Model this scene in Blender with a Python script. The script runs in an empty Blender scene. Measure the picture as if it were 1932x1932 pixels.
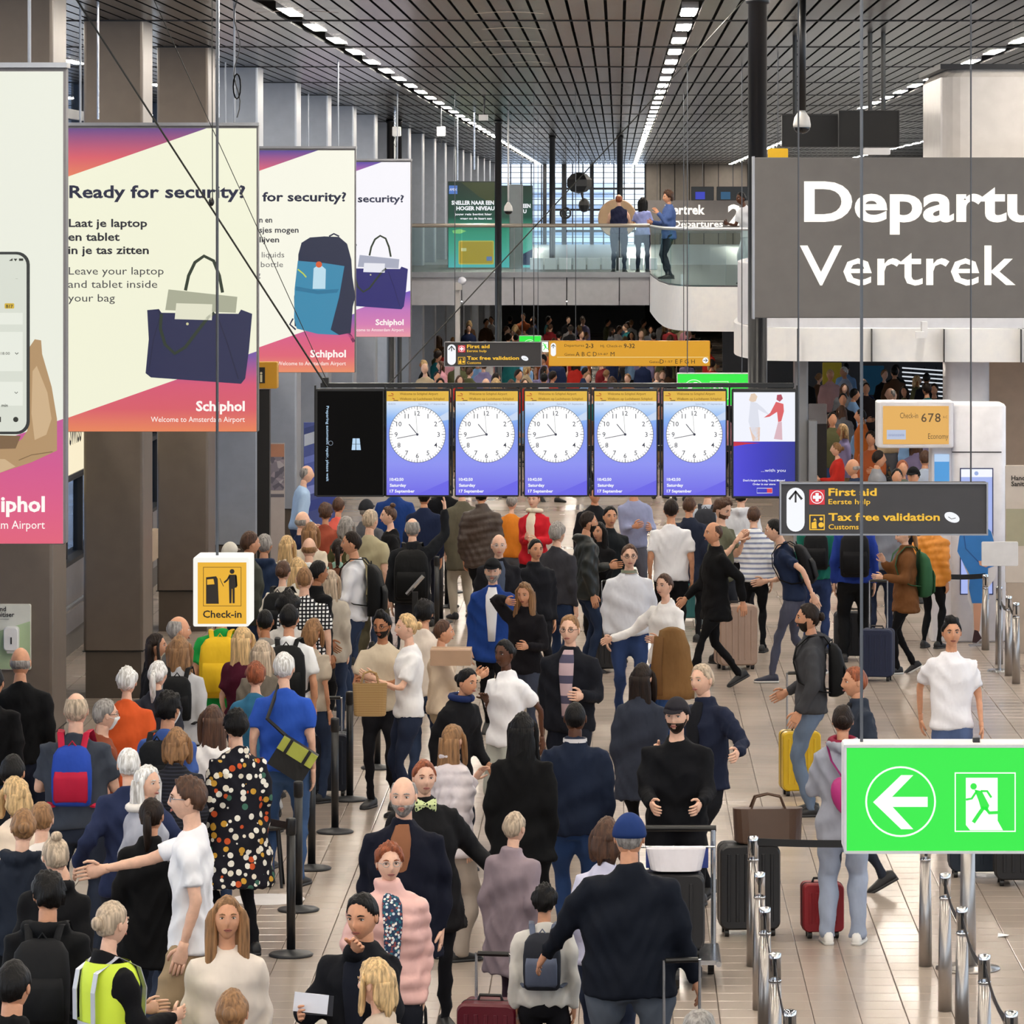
import bpy, math, random
import numpy as np
from mathutils import Vector, Matrix
R = math.radians
random.seed(7); np.random.seed(7)
SC = bpy.context.scene
COL = SC.collection
# ---------------------------------------------------------------- camera
EYE = 5.15                      # the camera looks level down the hall from a landing 5.15 m up
FOC = 8500.0                    # focal length in pixels of a 1932 px wide frame
CU, CV = 1166.0, 400.0          # vanishing point of the hall
cam = bpy.data.cameras.new('camera')
cam.sensor_width = 36.0; cam.lens = 36.0 * FOC / 1932.0
cam.shift_x = (966.0 - CU) / 1932.0; cam.shift_y = (CV - 966.0) / 1932.0
cam.clip_start = 0.5; cam.clip_end = 600.0
co = bpy.data.objects.new('camera', cam); COL.objects.link(co)
co.location = (0, 0, EYE); co.rotation_euler = (R(90), 0, 0)
SC.camera = co
# ---------------------------------------------------------------- world, exposure
w = bpy.data.worlds.new('daylight'); SC.world = w; w.use_nodes = True
bg = w.node_tree.nodes['Background']
bg.inputs[0].default_value = (0.82, 0.9, 1.0, 1); bg.inputs[1].default_value = 1.8
vs = SC.view_settings
SC.display_settings.display_device = 'sRGB'
vs.view_transform = 'Standard'; vs.look = 'None'; vs.gamma = 1.0; vs.use_curve_mapping = False
vs.exposure = 0.3
LAMP = 92.0                     # radiance of the ceiling light strips
SC.cycles.max_bounces = 6; SC.cycles.diffuse_bounces = 3; SC.cycles.glossy_bounces = 3
SC.cycles.transparent_max_bounces = 12; SC.cycles.caustics_reflective = False; SC.cycles.caustics_refractive = False
SC.cycles.sample_clamp_indirect = 4.0

def at(u, v, d):
    """point at depth d along the line of sight through pixel (u, v)"""
    return Vector(((u - CU) * d / FOC, d, EYE - (v - CV) * d / FOC))
def floor_depth(v): return FOC * EYE / (v - CV)

# ---------------------------------------------------------------- materials
def hexc(h):
    h = h.lstrip('#'); c = [int(h[i:i+2], 16) / 255.0 for i in (0, 2, 4)]
    return tuple(x / 12.92 if x <= 0.04045 else ((x + 0.055) / 1.055) ** 2.4 for x in c) + (1.0,)
_M = {}
def base_mat(key, color='#888888', rough=0.6, metal=0.0, spec=0.5, emit=None, estr=1.0, coat=0.0):
    if key in _M: return _M[key], None, None
    m = bpy.data.materials.new(key); m.use_nodes = True; _M[key] = m
    nt = m.node_tree; b = nt.nodes['Principled BSDF']
    b.inputs['Base Color'].default_value = hexc(color)
    b.inputs['Roughness'].default_value = rough; b.inputs['Metallic'].default_value = metal
    b.inputs['Specular IOR Level'].default_value = spec
    b.inputs['Coat Weight'].default_value = coat
    if emit:
        b.inputs['Emission Color'].default_value = hexc(emit); b.inputs['Emission Strength'].default_value = estr
    return m, nt, b
def add(nt, t, **k):
    n = nt.nodes.new(t)
    for a, v in k.items(): setattr(n, a, v)
    return n
def noise_bump(nt, b, scale, strength, dist=0.01, detail=3.0, vec=(1, 1, 1), kind='Object'):
    tc = add(nt, 'ShaderNodeTexCoord'); mp = add(nt, 'ShaderNodeMapping'); mp.inputs['Scale'].default_value = vec
    nt.links.new(tc.outputs[kind], mp.inputs[0])
    n = add(nt, 'ShaderNodeTexNoise'); n.inputs['Scale'].default_value = scale; n.inputs['Detail'].default_value = detail
    nt.links.new(mp.outputs[0], n.inputs['Vector'])
    bp = add(nt, 'ShaderNodeBump'); bp.inputs['Strength'].default_value = strength; bp.inputs['Distance'].default_value = dist
    nt.links.new(n.outputs[0], bp.inputs['Height']); nt.links.new(bp.outputs[0], b.inputs['Normal'])
    return n
def vary(nt, b, fac, color, amt):
    """colour mottled by +-amt with a noise output"""
    c = hexc(color)
    r = add(nt, 'ShaderNodeValToRGB'); e = r.color_ramp.elements
    e[0].position = 0.3; e[1].position = 0.7
    e[0].color = tuple(x * (1 - amt) for x in c[:3]) + (1,); e[1].color = tuple(min(1, x * (1 + amt)) for x in c[:3]) + (1,)
    nt.links.new(fac, r.inputs[0]); nt.links.new(r.outputs[0], b.inputs['Base Color'])
def plain(color, rough=0.55, metal=0.0, spec=0.5, coat=0.0):
    m, nt, b = base_mat(f'paint {color} {rough} {metal}', color, rough, metal, spec, coat=coat)
    if nt:
        n = noise_bump(nt, b, 6.0, 0.04); vary(nt, b, n.outputs[0], color, 0.05)
    return m
def lit(color, s=1.0):
    m, nt, b = base_mat(f'lit {color} {s}', '#101010', 0.4, emit=color, estr=s if s > 5 else s * 2 ** -vs.exposure)
    return m
def cloth(color, rough=0.85):
    if sum(hexc(color)[:3]) < .06: color = '#%02x%02x%02x' % tuple(int(int(color[i:i+2], 16) * .72) for i in (1, 3, 5))
    m, nt, b = base_mat(f'cloth {color} {rough}', color, rough, spec=0.18 if rough > .6 else .5)
    if nt:
        n = noise_bump(nt, b, 5.0, 0.5, 0.06, 3.0, (1, 1, .6)); vary(nt, b, n.outputs[0], color, 0.05 if hexc(color)[1] > .4 else 0.12)
    return m
def skin(color):
    m, nt, b = base_mat(f'skin {color}', color, 0.5, spec=0.35)
    if nt:
        n = noise_bump(nt, b, 30.0, 0.1, 0.003); vary(nt, b, n.outputs[0], color, 0.07)
        b.inputs['Subsurface Weight'].default_value = 0.0
    return m
def hairm(color):
    m, nt, b = base_mat(f'hair {color}', color, 0.5, spec=0.2 if sum(hexc(color)[:3]) < .1 else .35)
    if nt:
        n = noise_bump(nt, b, 70.0, 1.0, 0.012, 3.0, (1, 1, 0.09)); vary(nt, b, n.outputs[0], color, 0.5)
    return m
def gradient(key, stops, axis='Z', lo=0.0, hi=1.0, emit=None, rough=0.5):
    """print whose ink changes along one axis of the panel itself (object coordinates lo..hi)"""
    if key in _M: return _M[key]
    m, nt, b = base_mat(key, '#101010', rough)
    tc = add(nt, 'ShaderNodeTexCoord'); sp = add(nt, 'ShaderNodeSeparateXYZ'); nt.links.new(tc.outputs['Object'], sp.inputs[0])
    mr = add(nt, 'ShaderNodeMapRange'); mr.inputs[1].default_value = lo; mr.inputs[2].default_value = hi
    nt.links.new(sp.outputs[axis], mr.inputs[0])
    r = add(nt, 'ShaderNodeValToRGB'); els = r.color_ramp.elements
    while len(els) < len(stops): els.new(0.5)
    for e, (p, c) in zip(els, stops): e.position = p; e.color = hexc(c)
    nt.links.new(mr.outputs[0], r.inputs[0])
    if emit: nt.links.new(r.outputs[0], b.inputs['Emission Color']); b.inputs['Emission Strength'].default_value = emit * 2 ** -vs.exposure
    else: nt.links.new(r.outputs[0], b.inputs['Base Color'])
    return m
def glassm(key='clear glass', tint='#eaf4f2', clear=0.85):
    if key in _M: return _M[key]
    m = bpy.data.materials.new(key); m.use_nodes = True; _M[key] = m; nt = m.node_tree
    nt.nodes.clear(); o = add(nt, 'ShaderNodeOutputMaterial'); t = add(nt, 'ShaderNodeBsdfTransparent'); g = add(nt, 'ShaderNodeBsdfGlossy')
    t.inputs[0].default_value = hexc(tint); g.inputs[0].default_value = (0.9, 0.95, 1, 1); g.inputs['Roughness'].default_value = 0.03
    mx = add(nt, 'ShaderNodeMixShader'); mx.inputs[0].default_value = 1 - clear
    nt.links.new(t.outputs[0], mx.inputs[1]); nt.links.new(g.outputs[0], mx.inputs[2]); nt.links.new(mx.outputs[0], o.inputs[0])
    return m
def pattern(key, c1, c2, kind, scale, extra=None, rough=0.85):
    """woven or printed pattern in the cloth"""
    if key in _M: return _M[key]
    m, nt, b = base_mat(key, c1, rough, spec=0.25)
    tc = add(nt, 'ShaderNodeTexCoord'); src = tc.outputs['Object']
    ramp = add(nt, 'ShaderNodeValToRGB'); ramp.color_ramp.interpolation = 'CONSTANT'; e = ramp.color_ramp.elements
    if kind == 'stripes':
        sp = add(nt, 'ShaderNodeSeparateXYZ'); nt.links.new(src, sp.inputs[0])
        mu = add(nt, 'ShaderNodeMath', operation='MULTIPLY'); mu.inputs[1].default_value = scale; nt.links.new(sp.outputs['Z'], mu.inputs[0])
        fr = add(nt, 'ShaderNodeMath', operation='FRACT'); nt.links.new(mu.outputs[0], fr.inputs[0]); f = fr.outputs[0]
        e[0].position = 0; e[0].color = hexc(c1); e[1].position = 0.6; e[1].color = hexc(c2)
        nt.links.new(f, ramp.inputs[0]); nt.links.new(ramp.outputs[0], b.inputs['Base Color'])
    elif kind == 'gingham':
        sp = add(nt, 'ShaderNodeSeparateXYZ'); nt.links.new(src, sp.inputs[0]); outs = []
        for ax in ('X', 'Z'):
            mu = add(nt, 'ShaderNodeMath', operation='MULTIPLY'); mu.inputs[1].default_value = scale; nt.links.new(sp.outputs[ax], mu.inputs[0])
            fr = add(nt, 'ShaderNodeMath', operation='FRACT'); nt.links.new(mu.outputs[0], fr.inputs[0])
            gt = add(nt, 'ShaderNodeMath', operation='GREATER_THAN'); gt.inputs[1].default_value = 0.42; nt.links.new(fr.outputs[0], gt.inputs[0]); outs.append(gt.outputs[0])
        mi = add(nt, 'ShaderNodeMath', operation='MULTIPLY'); nt.links.new(outs[0], mi.inputs[0]); nt.links.new(outs[1], mi.inputs[1])
        e[0].position = 0; e[0].color = hexc(c1); e[1].position = 0.5; e[1].color = hexc(c2)
        nt.links.new(mi.outputs[0], ramp.inputs[0]); nt.links.new(ramp.outputs[0], b.inputs['Base Color'])
    elif kind in ('dots', 'blotch', 'blocks'):
        vo = add(nt, 'ShaderNodeTexVoronoi'); vo.inputs['Scale'].default_value = scale; nt.links.new(src, vo.inputs['Vector'])
        cr = add(nt, 'ShaderNodeValToRGB'); cr.color_ramp.interpolation = 'CONSTANT'; cols = extra or [c2]
        sc_ = add(nt, 'ShaderNodeSeparateColor'); nt.links.new(vo.outputs['Color'], sc_.inputs[0])
        els = cr.color_ramp.elements
        while len(els) < len(cols): els.new(0.5)
        while len(els) > len(cols): els.remove(els[-1])
        for i, (q, c) in enumerate(zip(els, cols)): q.position = i / len(cols); q.color = hexc(c)
        nt.links.new(sc_.outputs[0], cr.inputs[0])
        if kind == 'blocks': nt.links.new(cr.outputs[0], b.inputs['Base Color'])
        else:
            lt = add(nt, 'ShaderNodeMath', operation='LESS_THAN'); lt.inputs[1].default_value = 0.40 if kind == 'dots' else 0.5
            nt.links.new(vo.outputs['Distance'], lt.inputs[0])
            mx = add(nt, 'ShaderNodeMix', data_type='RGBA'); mx.inputs[6].default_value = hexc(c1)
            nt.links.new(lt.outputs[0], mx.inputs[0]); nt.links.new(cr.outputs[0], mx.inputs[7]); nt.links.new(mx.outputs[2], b.inputs['Base Color'])
    return m
BLACK = plain('#0b0b0d', 0.4); DARK = plain('#1d1e22', 0.5); STEEL = plain('#b9babd', 0.22, 0.9); ALU = plain('#9a9ca1', 0.35, 0.7)
WHITE = plain('#e8e8ea', 0.4)
# ---------------------------------------------------------------- mesh builder
class MB:
    def __init__(s): s.v = []; s.f = []; s.m = []; s.n = 0
    def vs(s, pts):
        i = s.n; s.v.extend([tuple(p) for p in pts]); s.n = len(s.v); return i
    def face(s, idx, m=0): s.f.append(tuple(idx)); s.m.append(m)
    def poly(s, pts, m=0):
        i = s.vs(pts); s.face(range(i, i + len(pts)), m); return s
    def box(s, a, b, m=0, rot=None, piv=None):
        x0, y0, z0 = a; x1, y1, z1 = b
        p = [(x0, y0, z0), (x1, y0, z0), (x1, y1, z0), (x0, y1, z0), (x0, y0, z1), (x1, y0, z1), (x1, y1, z1), (x0, y1, z1)]
        if rot is not None:
            pv = Vector(piv) if piv is not None else (Vector(a) + Vector(b)) / 2
            p = [rot @ (Vector(q) - pv) + pv for q in p]
        i = s.vs(p)
        for f in ((0, 3, 2, 1), (4, 5, 6, 7), (0, 1, 5, 4), (1, 2, 6, 5), (2, 3, 7, 6), (3, 0, 4, 7)): s.face([i + k for k in f], m)
        return s
    def cbox(s, c, size, m=0, rot=None):
        c = Vector(c); h = Vector(size) / 2
        return s.box(c - h, c + h, m, rot, c)
    def rbox(s, a, b, r, m=0, axis='y', n=4):
        """box with four rounded edges running along axis"""
        a = Vector(a); b = Vector(b)
        ax = {'x': (1, 2, 0), 'y': (0, 2, 1), 'z': (0, 1, 2)}[axis]; i0, i1, i2 = ax
        cs = []
        for (cx, cy, s0) in ((b[i0] - r, b[i1] - r, 0), (a[i0] + r, b[i1] - r, 90), (a[i0] + r, a[i1] + r, 180), (b[i0] - r, a[i1] + r, 270)):
            for k in range(n + 1):
                t = R(s0 + 90.0 * k / n); cs.append((cx + r * math.cos(t), cy + r * math.sin(t)))
        def mk(w):
            o = []
            for (p, q) in cs:
                v = [0, 0, 0]; v[i0] = p; v[i1] = q; v[i2] = w; o.append(v)
            return o
        e = min(r * 0.3, (b[i2] - a[i2]) * 0.2)
        c0 = [(a[k] + b[k]) / 2 for k in range(3)]
        def shr(ring, f):
            return [[c0[k] + (p[k] - c0[k]) * f if k != i2 else p[k] for k in range(3)] for p in ring]
        wd = min(b[i0] - a[i0], b[i1] - a[i1]); f = 1 - 1.2 * e / wd
        return s.loft([shr(mk(a[i2]), f), mk(a[i2] + e), mk(b[i2] - e), shr(mk(b[i2]), f)], m)
    def loft(s, rings, m=0, cap=True, closed=True):
        n = len(rings[0]); base = [s.vs(r) for r in rings]
        for a, b in zip(base, base[1:]):
            for k in range(n if closed else n - 1):
                k2 = (k + 1) % n; s.face((a + k, a + k2, b + k2, b + k), m)
        if cap:
            s.face([base[0] + k for k in range(n)][::-1], m); s.face([base[-1] + k for k in range(n)], m)
        return s
    def tube(s, pts, rad, n=8, m=0, cap=True, up=None):
        pts = [Vector(p) for p in pts]
        if not hasattr(rad, '__len__'): rad = [rad] * len(pts)
        rings = []; prev = None
        for i, p in enumerate(pts):
            t = (pts[min(i + 1, len(pts) - 1)] - pts[max(i - 1, 0)]).normalized()
            if prev is None:
                u = Vector(up) if up else (Vector((0, 0, 1)) if abs(t.z) < 0.9 else Vector((1, 0, 0)))
            else: u = prev
            x = (u - t * u.dot(t)).normalized(); y = t.cross(x); prev = x
            r = rad[i]; rx, ry = r if hasattr(r, '__len__') else (r, r)
            rings.append([p + x * (ry * math.sin(2 * math.pi * k / n)) + y * (rx * math.cos(2 * math.pi * k / n)) for k in range(n)])
        return s.loft(rings, m, cap)
    def lathe(s, c, prof, n=16, m=0):
        c = Vector(c)
        return s.loft([[c + Vector((r * math.cos(2 * math.pi * k / n), r * math.sin(2 * math.pi * k / n), z)) for k in range(n)] for r, z in prof], m)
    def ell(s, c, r, n=10, k=6, m=0, mat=None):
        c = Vector(c); rx, ry, rz = r if hasattr(r, '__len__') else (r, r, r); rings = []
        for i in range(1, k):
            t = math.pi * i / k; q = []
            for j in range(n):
                a = 2 * math.pi * j / n; p = Vector((rx * math.sin(t) * math.cos(a), ry * math.sin(t) * math.sin(a), -rz * math.cos(t)))
                q.append(c + (mat @ p if mat else p))
            rings.append(q)
        base = s.n; s.loft(rings, m, cap=False)
        for sg, ring0 in ((-1, base), (1, base + (k - 2) * n)):
            p = Vector((0, 0, sg * rz)); i = s.vs([c + (mat @ p if mat else p)])
            for j in range(n):
                a, b = ring0 + j, ring0 + (j + 1) % n
                s.face((i, b, a) if sg < 0 else (i, a, b), m)
        return s
    def disc(s, c, r, n=32, m=0, ry=None):
        """flat disc facing the camera side (-Y)"""
        c = Vector(c); ry = ry or r
        return s.poly([(c.x + r * math.cos(-2 * math.pi * k / n + 0), c.y, c.z - ry * math.sin(-2 * math.pi * k / n)) for k in range(n)], m)
    def arr(s, V, F, m=0):
        i = s.n; s.v.extend([tuple(p) for p in V]); s.n = len(s.v)
        ml = m if hasattr(m, '__len__') else None
        for k, f in enumerate(F): s.f.append(tuple(i + int(q) for q in f)); s.m.append(int(ml[k]) if ml is not None else m)
        return s
    def mesh(s, name, mats, smooth=False, off=None):
        me = bpy.data.meshes.new(name)
        V = np.array(s.v, dtype=np.float64).reshape(-1, 3)
        if off is not None: V = V - np.array(off)
        me.from_pydata(V.tolist(), [], s.f)
        if not hasattr(mats, '__len__'): mats = [mats]
        for mm in mats: me.materials.append(mm)
        if len(mats) > 1: me.polygons.foreach_set('material_index', s.m)
        if smooth: me.polygons.foreach_set('use_smooth', [True] * len(me.polygons))
        me.update(); return me
def put(name, me, parent=None, loc=(0, 0, 0)):
    o = bpy.data.objects.new(name, me); COL.objects.link(o); o.location = loc
    if parent: o.parent = parent
    return o
def part(name, mb, mats, parent, smooth=False, local=False, label=None, kind=None):
    """one mesh under its thing; geometry given in world coordinates unless local"""
    off = None
    if not local:
        off = Vector(parent.location)
        if parent.parent: off = off + parent.parent.location
    o = put(name, mb.mesh(name, mats, smooth, off), parent)
    if label: o['label'] = label
    if kind: o['kind'] = kind
    return o
def thing(name, label, cat, loc=(0, 0, 0), rotz=0.0, group=None):
    o = bpy.data.objects.new(name, None); COL.objects.link(o); o.empty_display_size = 0.1
    o.location = loc; o.rotation_euler = (0, 0, rotz); o['label'] = label; o['category'] = cat
    if group: o['group'] = group
    return o
def single(name, mb, mats, label, cat, group=None, smooth=False):
    """a thing that is one mesh; origin moved to its base"""
    V = np.array(mb.v); c = (V.min(0) + V.max(0)) / 2; c[2] = V[:, 2].min()
    o = put(name, mb.mesh(name, mats, smooth, c), None, c); o['label'] = label; o['category'] = cat
    if group: o['group'] = group
    return o
def struct(name, mb, mats, parent=None, smooth=False, loc=(0, 0, 0)):
    o = put(name, mb.mesh(name, mats, smooth, Vector(loc)), parent, loc)
    if not parent: o['kind'] = 'structure'
    return o
_TX = {}
def text(mb, s, x, z, h, y, m=0, bold=0.0, align='l', sx=1.0, width=None, rotv=False):
    """flat lettering on a panel that faces the camera: baseline at z, cap height h, at depth y"""
    key = (s, bold)
    if key not in _TX:
        c = bpy.data.curves.new('lettering', 'FONT'); c.body = s; c.size = 1; c.resolution_u = 5 if bold > .0255 and len(s) > 9 and s[0] == 'D' and s[-1] == 's' else 2; c.offset = bold
        o = bpy.data.objects.new('lettering', c); me = o.to_mesh()
        V = np.empty(len(me.vertices) * 3); me.vertices.foreach_get('co', V)
        _TX[key] = (V.reshape(-1, 3).copy(), [tuple(p.vertices) for p in me.polygons])
        o.to_mesh_clear(); bpy.data.objects.remove(o); bpy.data.curves.remove(c)
    V, F = _TX[key]
    if len(V) == 0: return mb
    k = h / 0.729; x0, x1 = V[:, 0].min(), V[:, 0].max()
    kx = width / (x1 - x0) if width else k * sx
    W = np.zeros_like(V); px = (V[:, 0] - x0) * kx; wd = (x1 - x0) * kx
    px = px - (0 if align == 'l' else wd / 2 if align == 'c' else wd)
    pz = V[:, 1] * k
    if rotv: W[:, 0] = x + pz; W[:, 2] = z - px
    else: W[:, 0] = x + px; W[:, 2] = z + pz
    W[:, 1] = y
    return mb.arr(W, F, m)
# ================================================================ THE HALL
FAR = 192.0; CEIL = 7.18; BAY = 7.6; D0 = 40.1
# ---- floor: 30 cm tiles; the 300 that show largest are parts, the rest of the near field is one joined part, far off the material takes over
def floor_mat():
    m, nt, b = base_mat('glazed floor tile', '#b5a698', 0.2, spec=0.5)
    tc = add(nt, 'ShaderNodeTexCoord'); gm = add(nt, 'ShaderNodeNewGeometry')
    n = add(nt, 'ShaderNodeTexNoise'); n.inputs['Scale'].default_value = 0.55; n.inputs['Detail'].default_value = 2.0
    mp = add(nt, 'ShaderNodeMapping'); mp.inputs['Scale'].default_value = (3.3, 3.3, 1)
    nt.links.new(gm.outputs['Position'], mp.inputs[0])
    wn = add(nt, 'ShaderNodeTexWhiteNoise'); fl = add(nt, 'ShaderNodeVectorMath', operation='FLOOR')
    nt.links.new(mp.outputs[0], fl.inputs[0]); nt.links.new(fl.outputs[0], wn.inputs['Vector'])
    nt.links.new(gm.outputs['Position'], n.inputs['Vector'])
    ad = add(nt, 'ShaderNodeMath', operation='ADD'); mu = add(nt, 'ShaderNodeMath', operation='MULTIPLY'); mu.inputs[1].default_value = 0.12
    nt.links.new(wn.outputs['Value'], mu.inputs[0]); nt.links.new(mu.outputs[0], ad.inputs[0]); nt.links.new(n.outputs[0], ad.inputs[1])
    vary(nt, b, ad.outputs[0], '#a99b8f', 0.09)
    rr = add(nt, 'ShaderNodeMapRange'); rr.inputs[1].default_value = 0.3; rr.inputs[2].default_value = 0.9; rr.inputs[3].default_value = 0.16; rr.inputs[4].default_value = 0.30
    nt.links.new(ad.outputs[0], rr.inputs[0]); nt.links.new(rr.outputs[0], b.inputs['Roughness'])
    return m
TILE = floor_mat(); GROUT = plain('#5b524b', 0.8)
mb = MB(); mb.box((-14, -8, -0.2), (14, 61.2, -0.012)); mb.box((-14, 61.2, -0.2), (14, FAR, 0.0), 1)
floor = struct('floor', mb, [GROUT, TILE])
T = 0.3; G = 0.0025
def tile_verts(x, y):
    b = 0.004
    lo = [(x + G, y + G), (x + T - G, y + G), (x + T - G, y + T - G), (x + G, y + T - G)]
    hi = [(x + G + b, y + G + b), (x + T - G - b, y + G + b), (x + T - G - b, y + T - G - b), (x + G + b, y + T - G - b)]
    return [(p[0], p[1], -0.012) for p in lo] + [(p[0], p[1], -0.0015) for p in lo] + [(p[0], p[1], 0.0) for p in hi]
TF = [(8, 9, 10, 11)] + [(4 + k, 4 + (k + 1) % 4, 8 + (k + 1) % 4, 8 + k) for k in range(4)] + [(k, (k + 1) % 4, 4 + (k + 1) % 4, 4 + k) for k in range(4)]
tm = MB(); tm.arr([(a - 0.15, c - 0.15, z) for a, c, z in tile_verts(0, 0)], TF); tile_me = tm.mesh('tile', TILE)
rest = MB(); near = []
for j in range(0, 114):
    y = 27.0 + j * T
    for i in range(-40, 41):
        x = 0.05 + i * T; u = CU + (x + T / 2) * FOC / y; v = CV + EYE * FOC / (y + T / 2)
        if v > 1960: continue
        if (1000 < u < 1935 or 470 < u < 700) and len(near) < 300: near.append((x, y))
        elif abs(x) < 12: rest.arr(tile_verts(x, y), TF)
for x, y in near:
    o = put('tile', tile_me, floor, (x + T / 2, y + T / 2, 0))
o = struct('tile_field', rest, TILE, floor); o['kind'] = 'stuff'

# ---- ceiling: dark metal slats running down the hall, one field per 7.6 m bay
SL = pattern('ceiling slat metal', '#606264', '#606264', 'blocks', 1.0, ['#55575a', '#666668', '#5c5e62', '#706f6c'], 0.24)
SL.node_tree.nodes['Principled BSDF'].inputs['Metallic'].default_value = 0.75
_b = SL.node_tree.nodes['Principled BSDF']
n_ = noise_bump(SL.node_tree, _b, 1.2, 0.35, 0.03, 2.0, (3, 1, 1))
for l in list(SL.node_tree.links):
    if l.to_socket == _b.inputs['Base Color']: SL.node_tree.links.remove(l)
vary(SL.node_tree, _b, n_.outputs[0], '#3c3d40', 0.3)
PLEN = plain('#050506', 0.9)
mb = MB(); mb.box((-14, -8, CEIL + 0.22), (14, FAR + 1, CEIL + 0.45)); ceiling = struct('ceiling', mb, PLEN)
P_ = 0.1875; LROWS = (-7.38, -3.33, 0.72, 4.77, 8.82)
lrow_i = set()
def slat_box(L): return MB().box((-0.078, -L / 2 + 0.015, 0), (0.078, L / 2 - 0.015, 0.022))
slat_me = slat_box(BAY).mesh('slat', SL)
rest = MB(); cnt = 0; slatpos = []
y = D0 - 5 * BAY - BAY
ys = []
while y < FAR: ys.append(y); y += BAY
for y in ys:
    for i in range(-72, 73):
        x = 0.72 + i * P_
        if abs(x) > 13: continue
        if any(abs(x - r) < 0.1 for r in LROWS): continue
        yc = y + BAY / 2; u = CU + x * FOC / (y + BAY); v = CV - (CEIL - EYE) * FOC / (y + BAY)
        vis = -40 < u < 1970 and v > -20
        if vis and y > 30 and cnt < 300: put('slat', slat_me, ceiling, (x, yc, CEIL)); cnt += 1
        else: rest.box((x - 0.078, y + 0.015, CEIL), (x + 0.078, y + BAY - 0.015, CEIL + 0.022))
for y in ys:      # cross rails between the bays
    rest.box((-13.5, y - 0.03, CEIL - 0.012), (13.5, y + 0.03, CEIL + 0.006), 1)
    rest.box((-13.5, y + BAY / 2 - 0.012, CEIL + 0.03), (13.5, y + BAY / 2 + 0.012, CEIL + 0.08), 1)
o = struct('slat_field', rest, [SL, DARK], ceiling); o['kind'] = 'stuff'
# ---- light strips let into the ceiling (they light the hall)
LM = lit('#fff4e4', LAMP)
strip_case = MB().box((-0.085, -0.85, 0.004), (0.085, 0.85, 0.07)).mesh('housing', WHITE)
strip_dif = MB().box((-0.07, -0.82, -0.004), (0.07, 0.82, 0.0035)).mesh('diffuser', LM)
rowc = {}; NTH = 'first second third fourth fifth sixth seventh eighth ninth tenth eleventh twelfth thirteenth fourteenth fifteenth sixteenth seventeenth eighteenth nineteenth twentieth'.split()
names = {-7.38: 'far left', -3.33: 'left', 0.72: 'middle', 4.77: 'right', 8.82: 'far right'}
for r in LROWS:
    for y in ys:
        for dy in (1.9, 5.7):
            yy = y + dy; u = CU + r * FOC / yy
            vv = CV - (CEIL - EYE) * FOC / yy; seen = vv > 0 and 0 < u < 1932
            if seen: rowc[r] = rowc.get(r, 0) + 1
            lb = f'white ceiling strip light, {NTH[rowc[r] - 1]} visible from the front in the {names[r]} row' if seen and rowc[r] <= len(NTH) else f'small far white strip light near the end of the {names[r]} ceiling row' if seen else f'white strip light of the {names[r]} ceiling row, overhead before the frame begins'
            t = thing('ceiling_light', lb, 'light', (r, yy, CEIL), 0, f'strip lights of the {names[r]} ceiling row')
            put('housing', strip_case, t); put('diffuser', strip_dif, t)

# ---- pillars down the left side (7.6 m apart)
PIL = plain('#6f645a', 0.35, 0.25); PILB = plain('#5b5148', 0.4, 0.2); PIL_DAYLIT = plain('#a0a7b2', 0.35, 0.3)  # bluish light from the windows is painted into the paler far pillars
for k in range(-1, 20):
    y = D0 + k * BAY
    if y > FAR - 1: break
    mb = MB(); x1 = -5.03
    dark = k in (0, 2) ; m1 = PIL if k < 3 else PIL_DAYLIT
    mb.rbox((x1 - 0.63, y, 0.5), (x1, y + 1.0, CEIL + 0.2), 0.03, 0, 'z', 2)
    mb.box((x1 - 0.61, y + 0.02, 0.0), (x1 - 0.02, y + 0.98, 0.5), 1)
    mb.box((x1 - 0.64, y - 0.004, 0.492), (x1 + 0.004, y + 1.0, 0.5), 2)
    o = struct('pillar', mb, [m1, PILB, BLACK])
# ---- outer left wall: glazing above a metal dado, with a bumper rail
GL = glassm('tinted facade glass', '#b9c6d8', 0.72)
mb = MB(); mb.box((-6.6, 30, 0.28), (-6.35, 95, 1.05), 0); mb.box((-6.62, 30, 0), (-6.38, 95, 0.28), 1)
o = struct('wall_left', mb, [plain('#9c9ca2', 0.3, 0.5), plain('#66625f', 0.5)])
for k in range(9):
    y = 31 + k * 7.6
    struct('joint', MB().box((-6.36, y, 0.02), (-6.342, y + 0.03, 1.05)), DARK, o)
rail = MB().tube([(-6.22, 30, 0.66), (-6.22, 95, 0.66)], 0.035, 8)
for k in range(20): rail.tube([(-6.22, 31 + 3.3 * k, 0.66), (-6.36, 31 + 3.3 * k, 0.6)], 0.015, 6)
struct('bumper_rail', rail, STEEL, o)
win = struct('window_1', MB().box((-6.5, 30, 1.05), (-6.48, 95, 3.0)), GL)
fr = MB()
for k in range(44): fr.box((-6.53, 30 + 1.5 * k, 1.05), (-6.42, 30.07 + 1.5 * k, 3.0))
fr.box((-6.56, 30, 2.0), (-6.4, 95, 2.06)); fr.box((-6.6, 30, 1.05), (-6.35, 95, 1.1))
struct('window_frame', fr, DARK, win)
mb = MB(); mb.box((-6.9, 20, 3.0), (-6.5, 95, 5.2)); struct('wall_left_upper', mb, plain('#9fa4ad', 0.5))
win = struct('window_2', MB().box((-8.6, 20, 5.2), (-8.58, 190, CEIL + .2)), GL)
fr = MB()
for k in range(56): fr.box((-8.7, 20 + 3.04 * k, 5.2), (-8.5, 20.25 + 3.04 * k, CEIL + .2))
fr.box((-8.7, 20, 6.6), (-8.5, 190, 6.75)); struct('window_frame', fr, plain('#55585e', 0.5), win)
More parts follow.
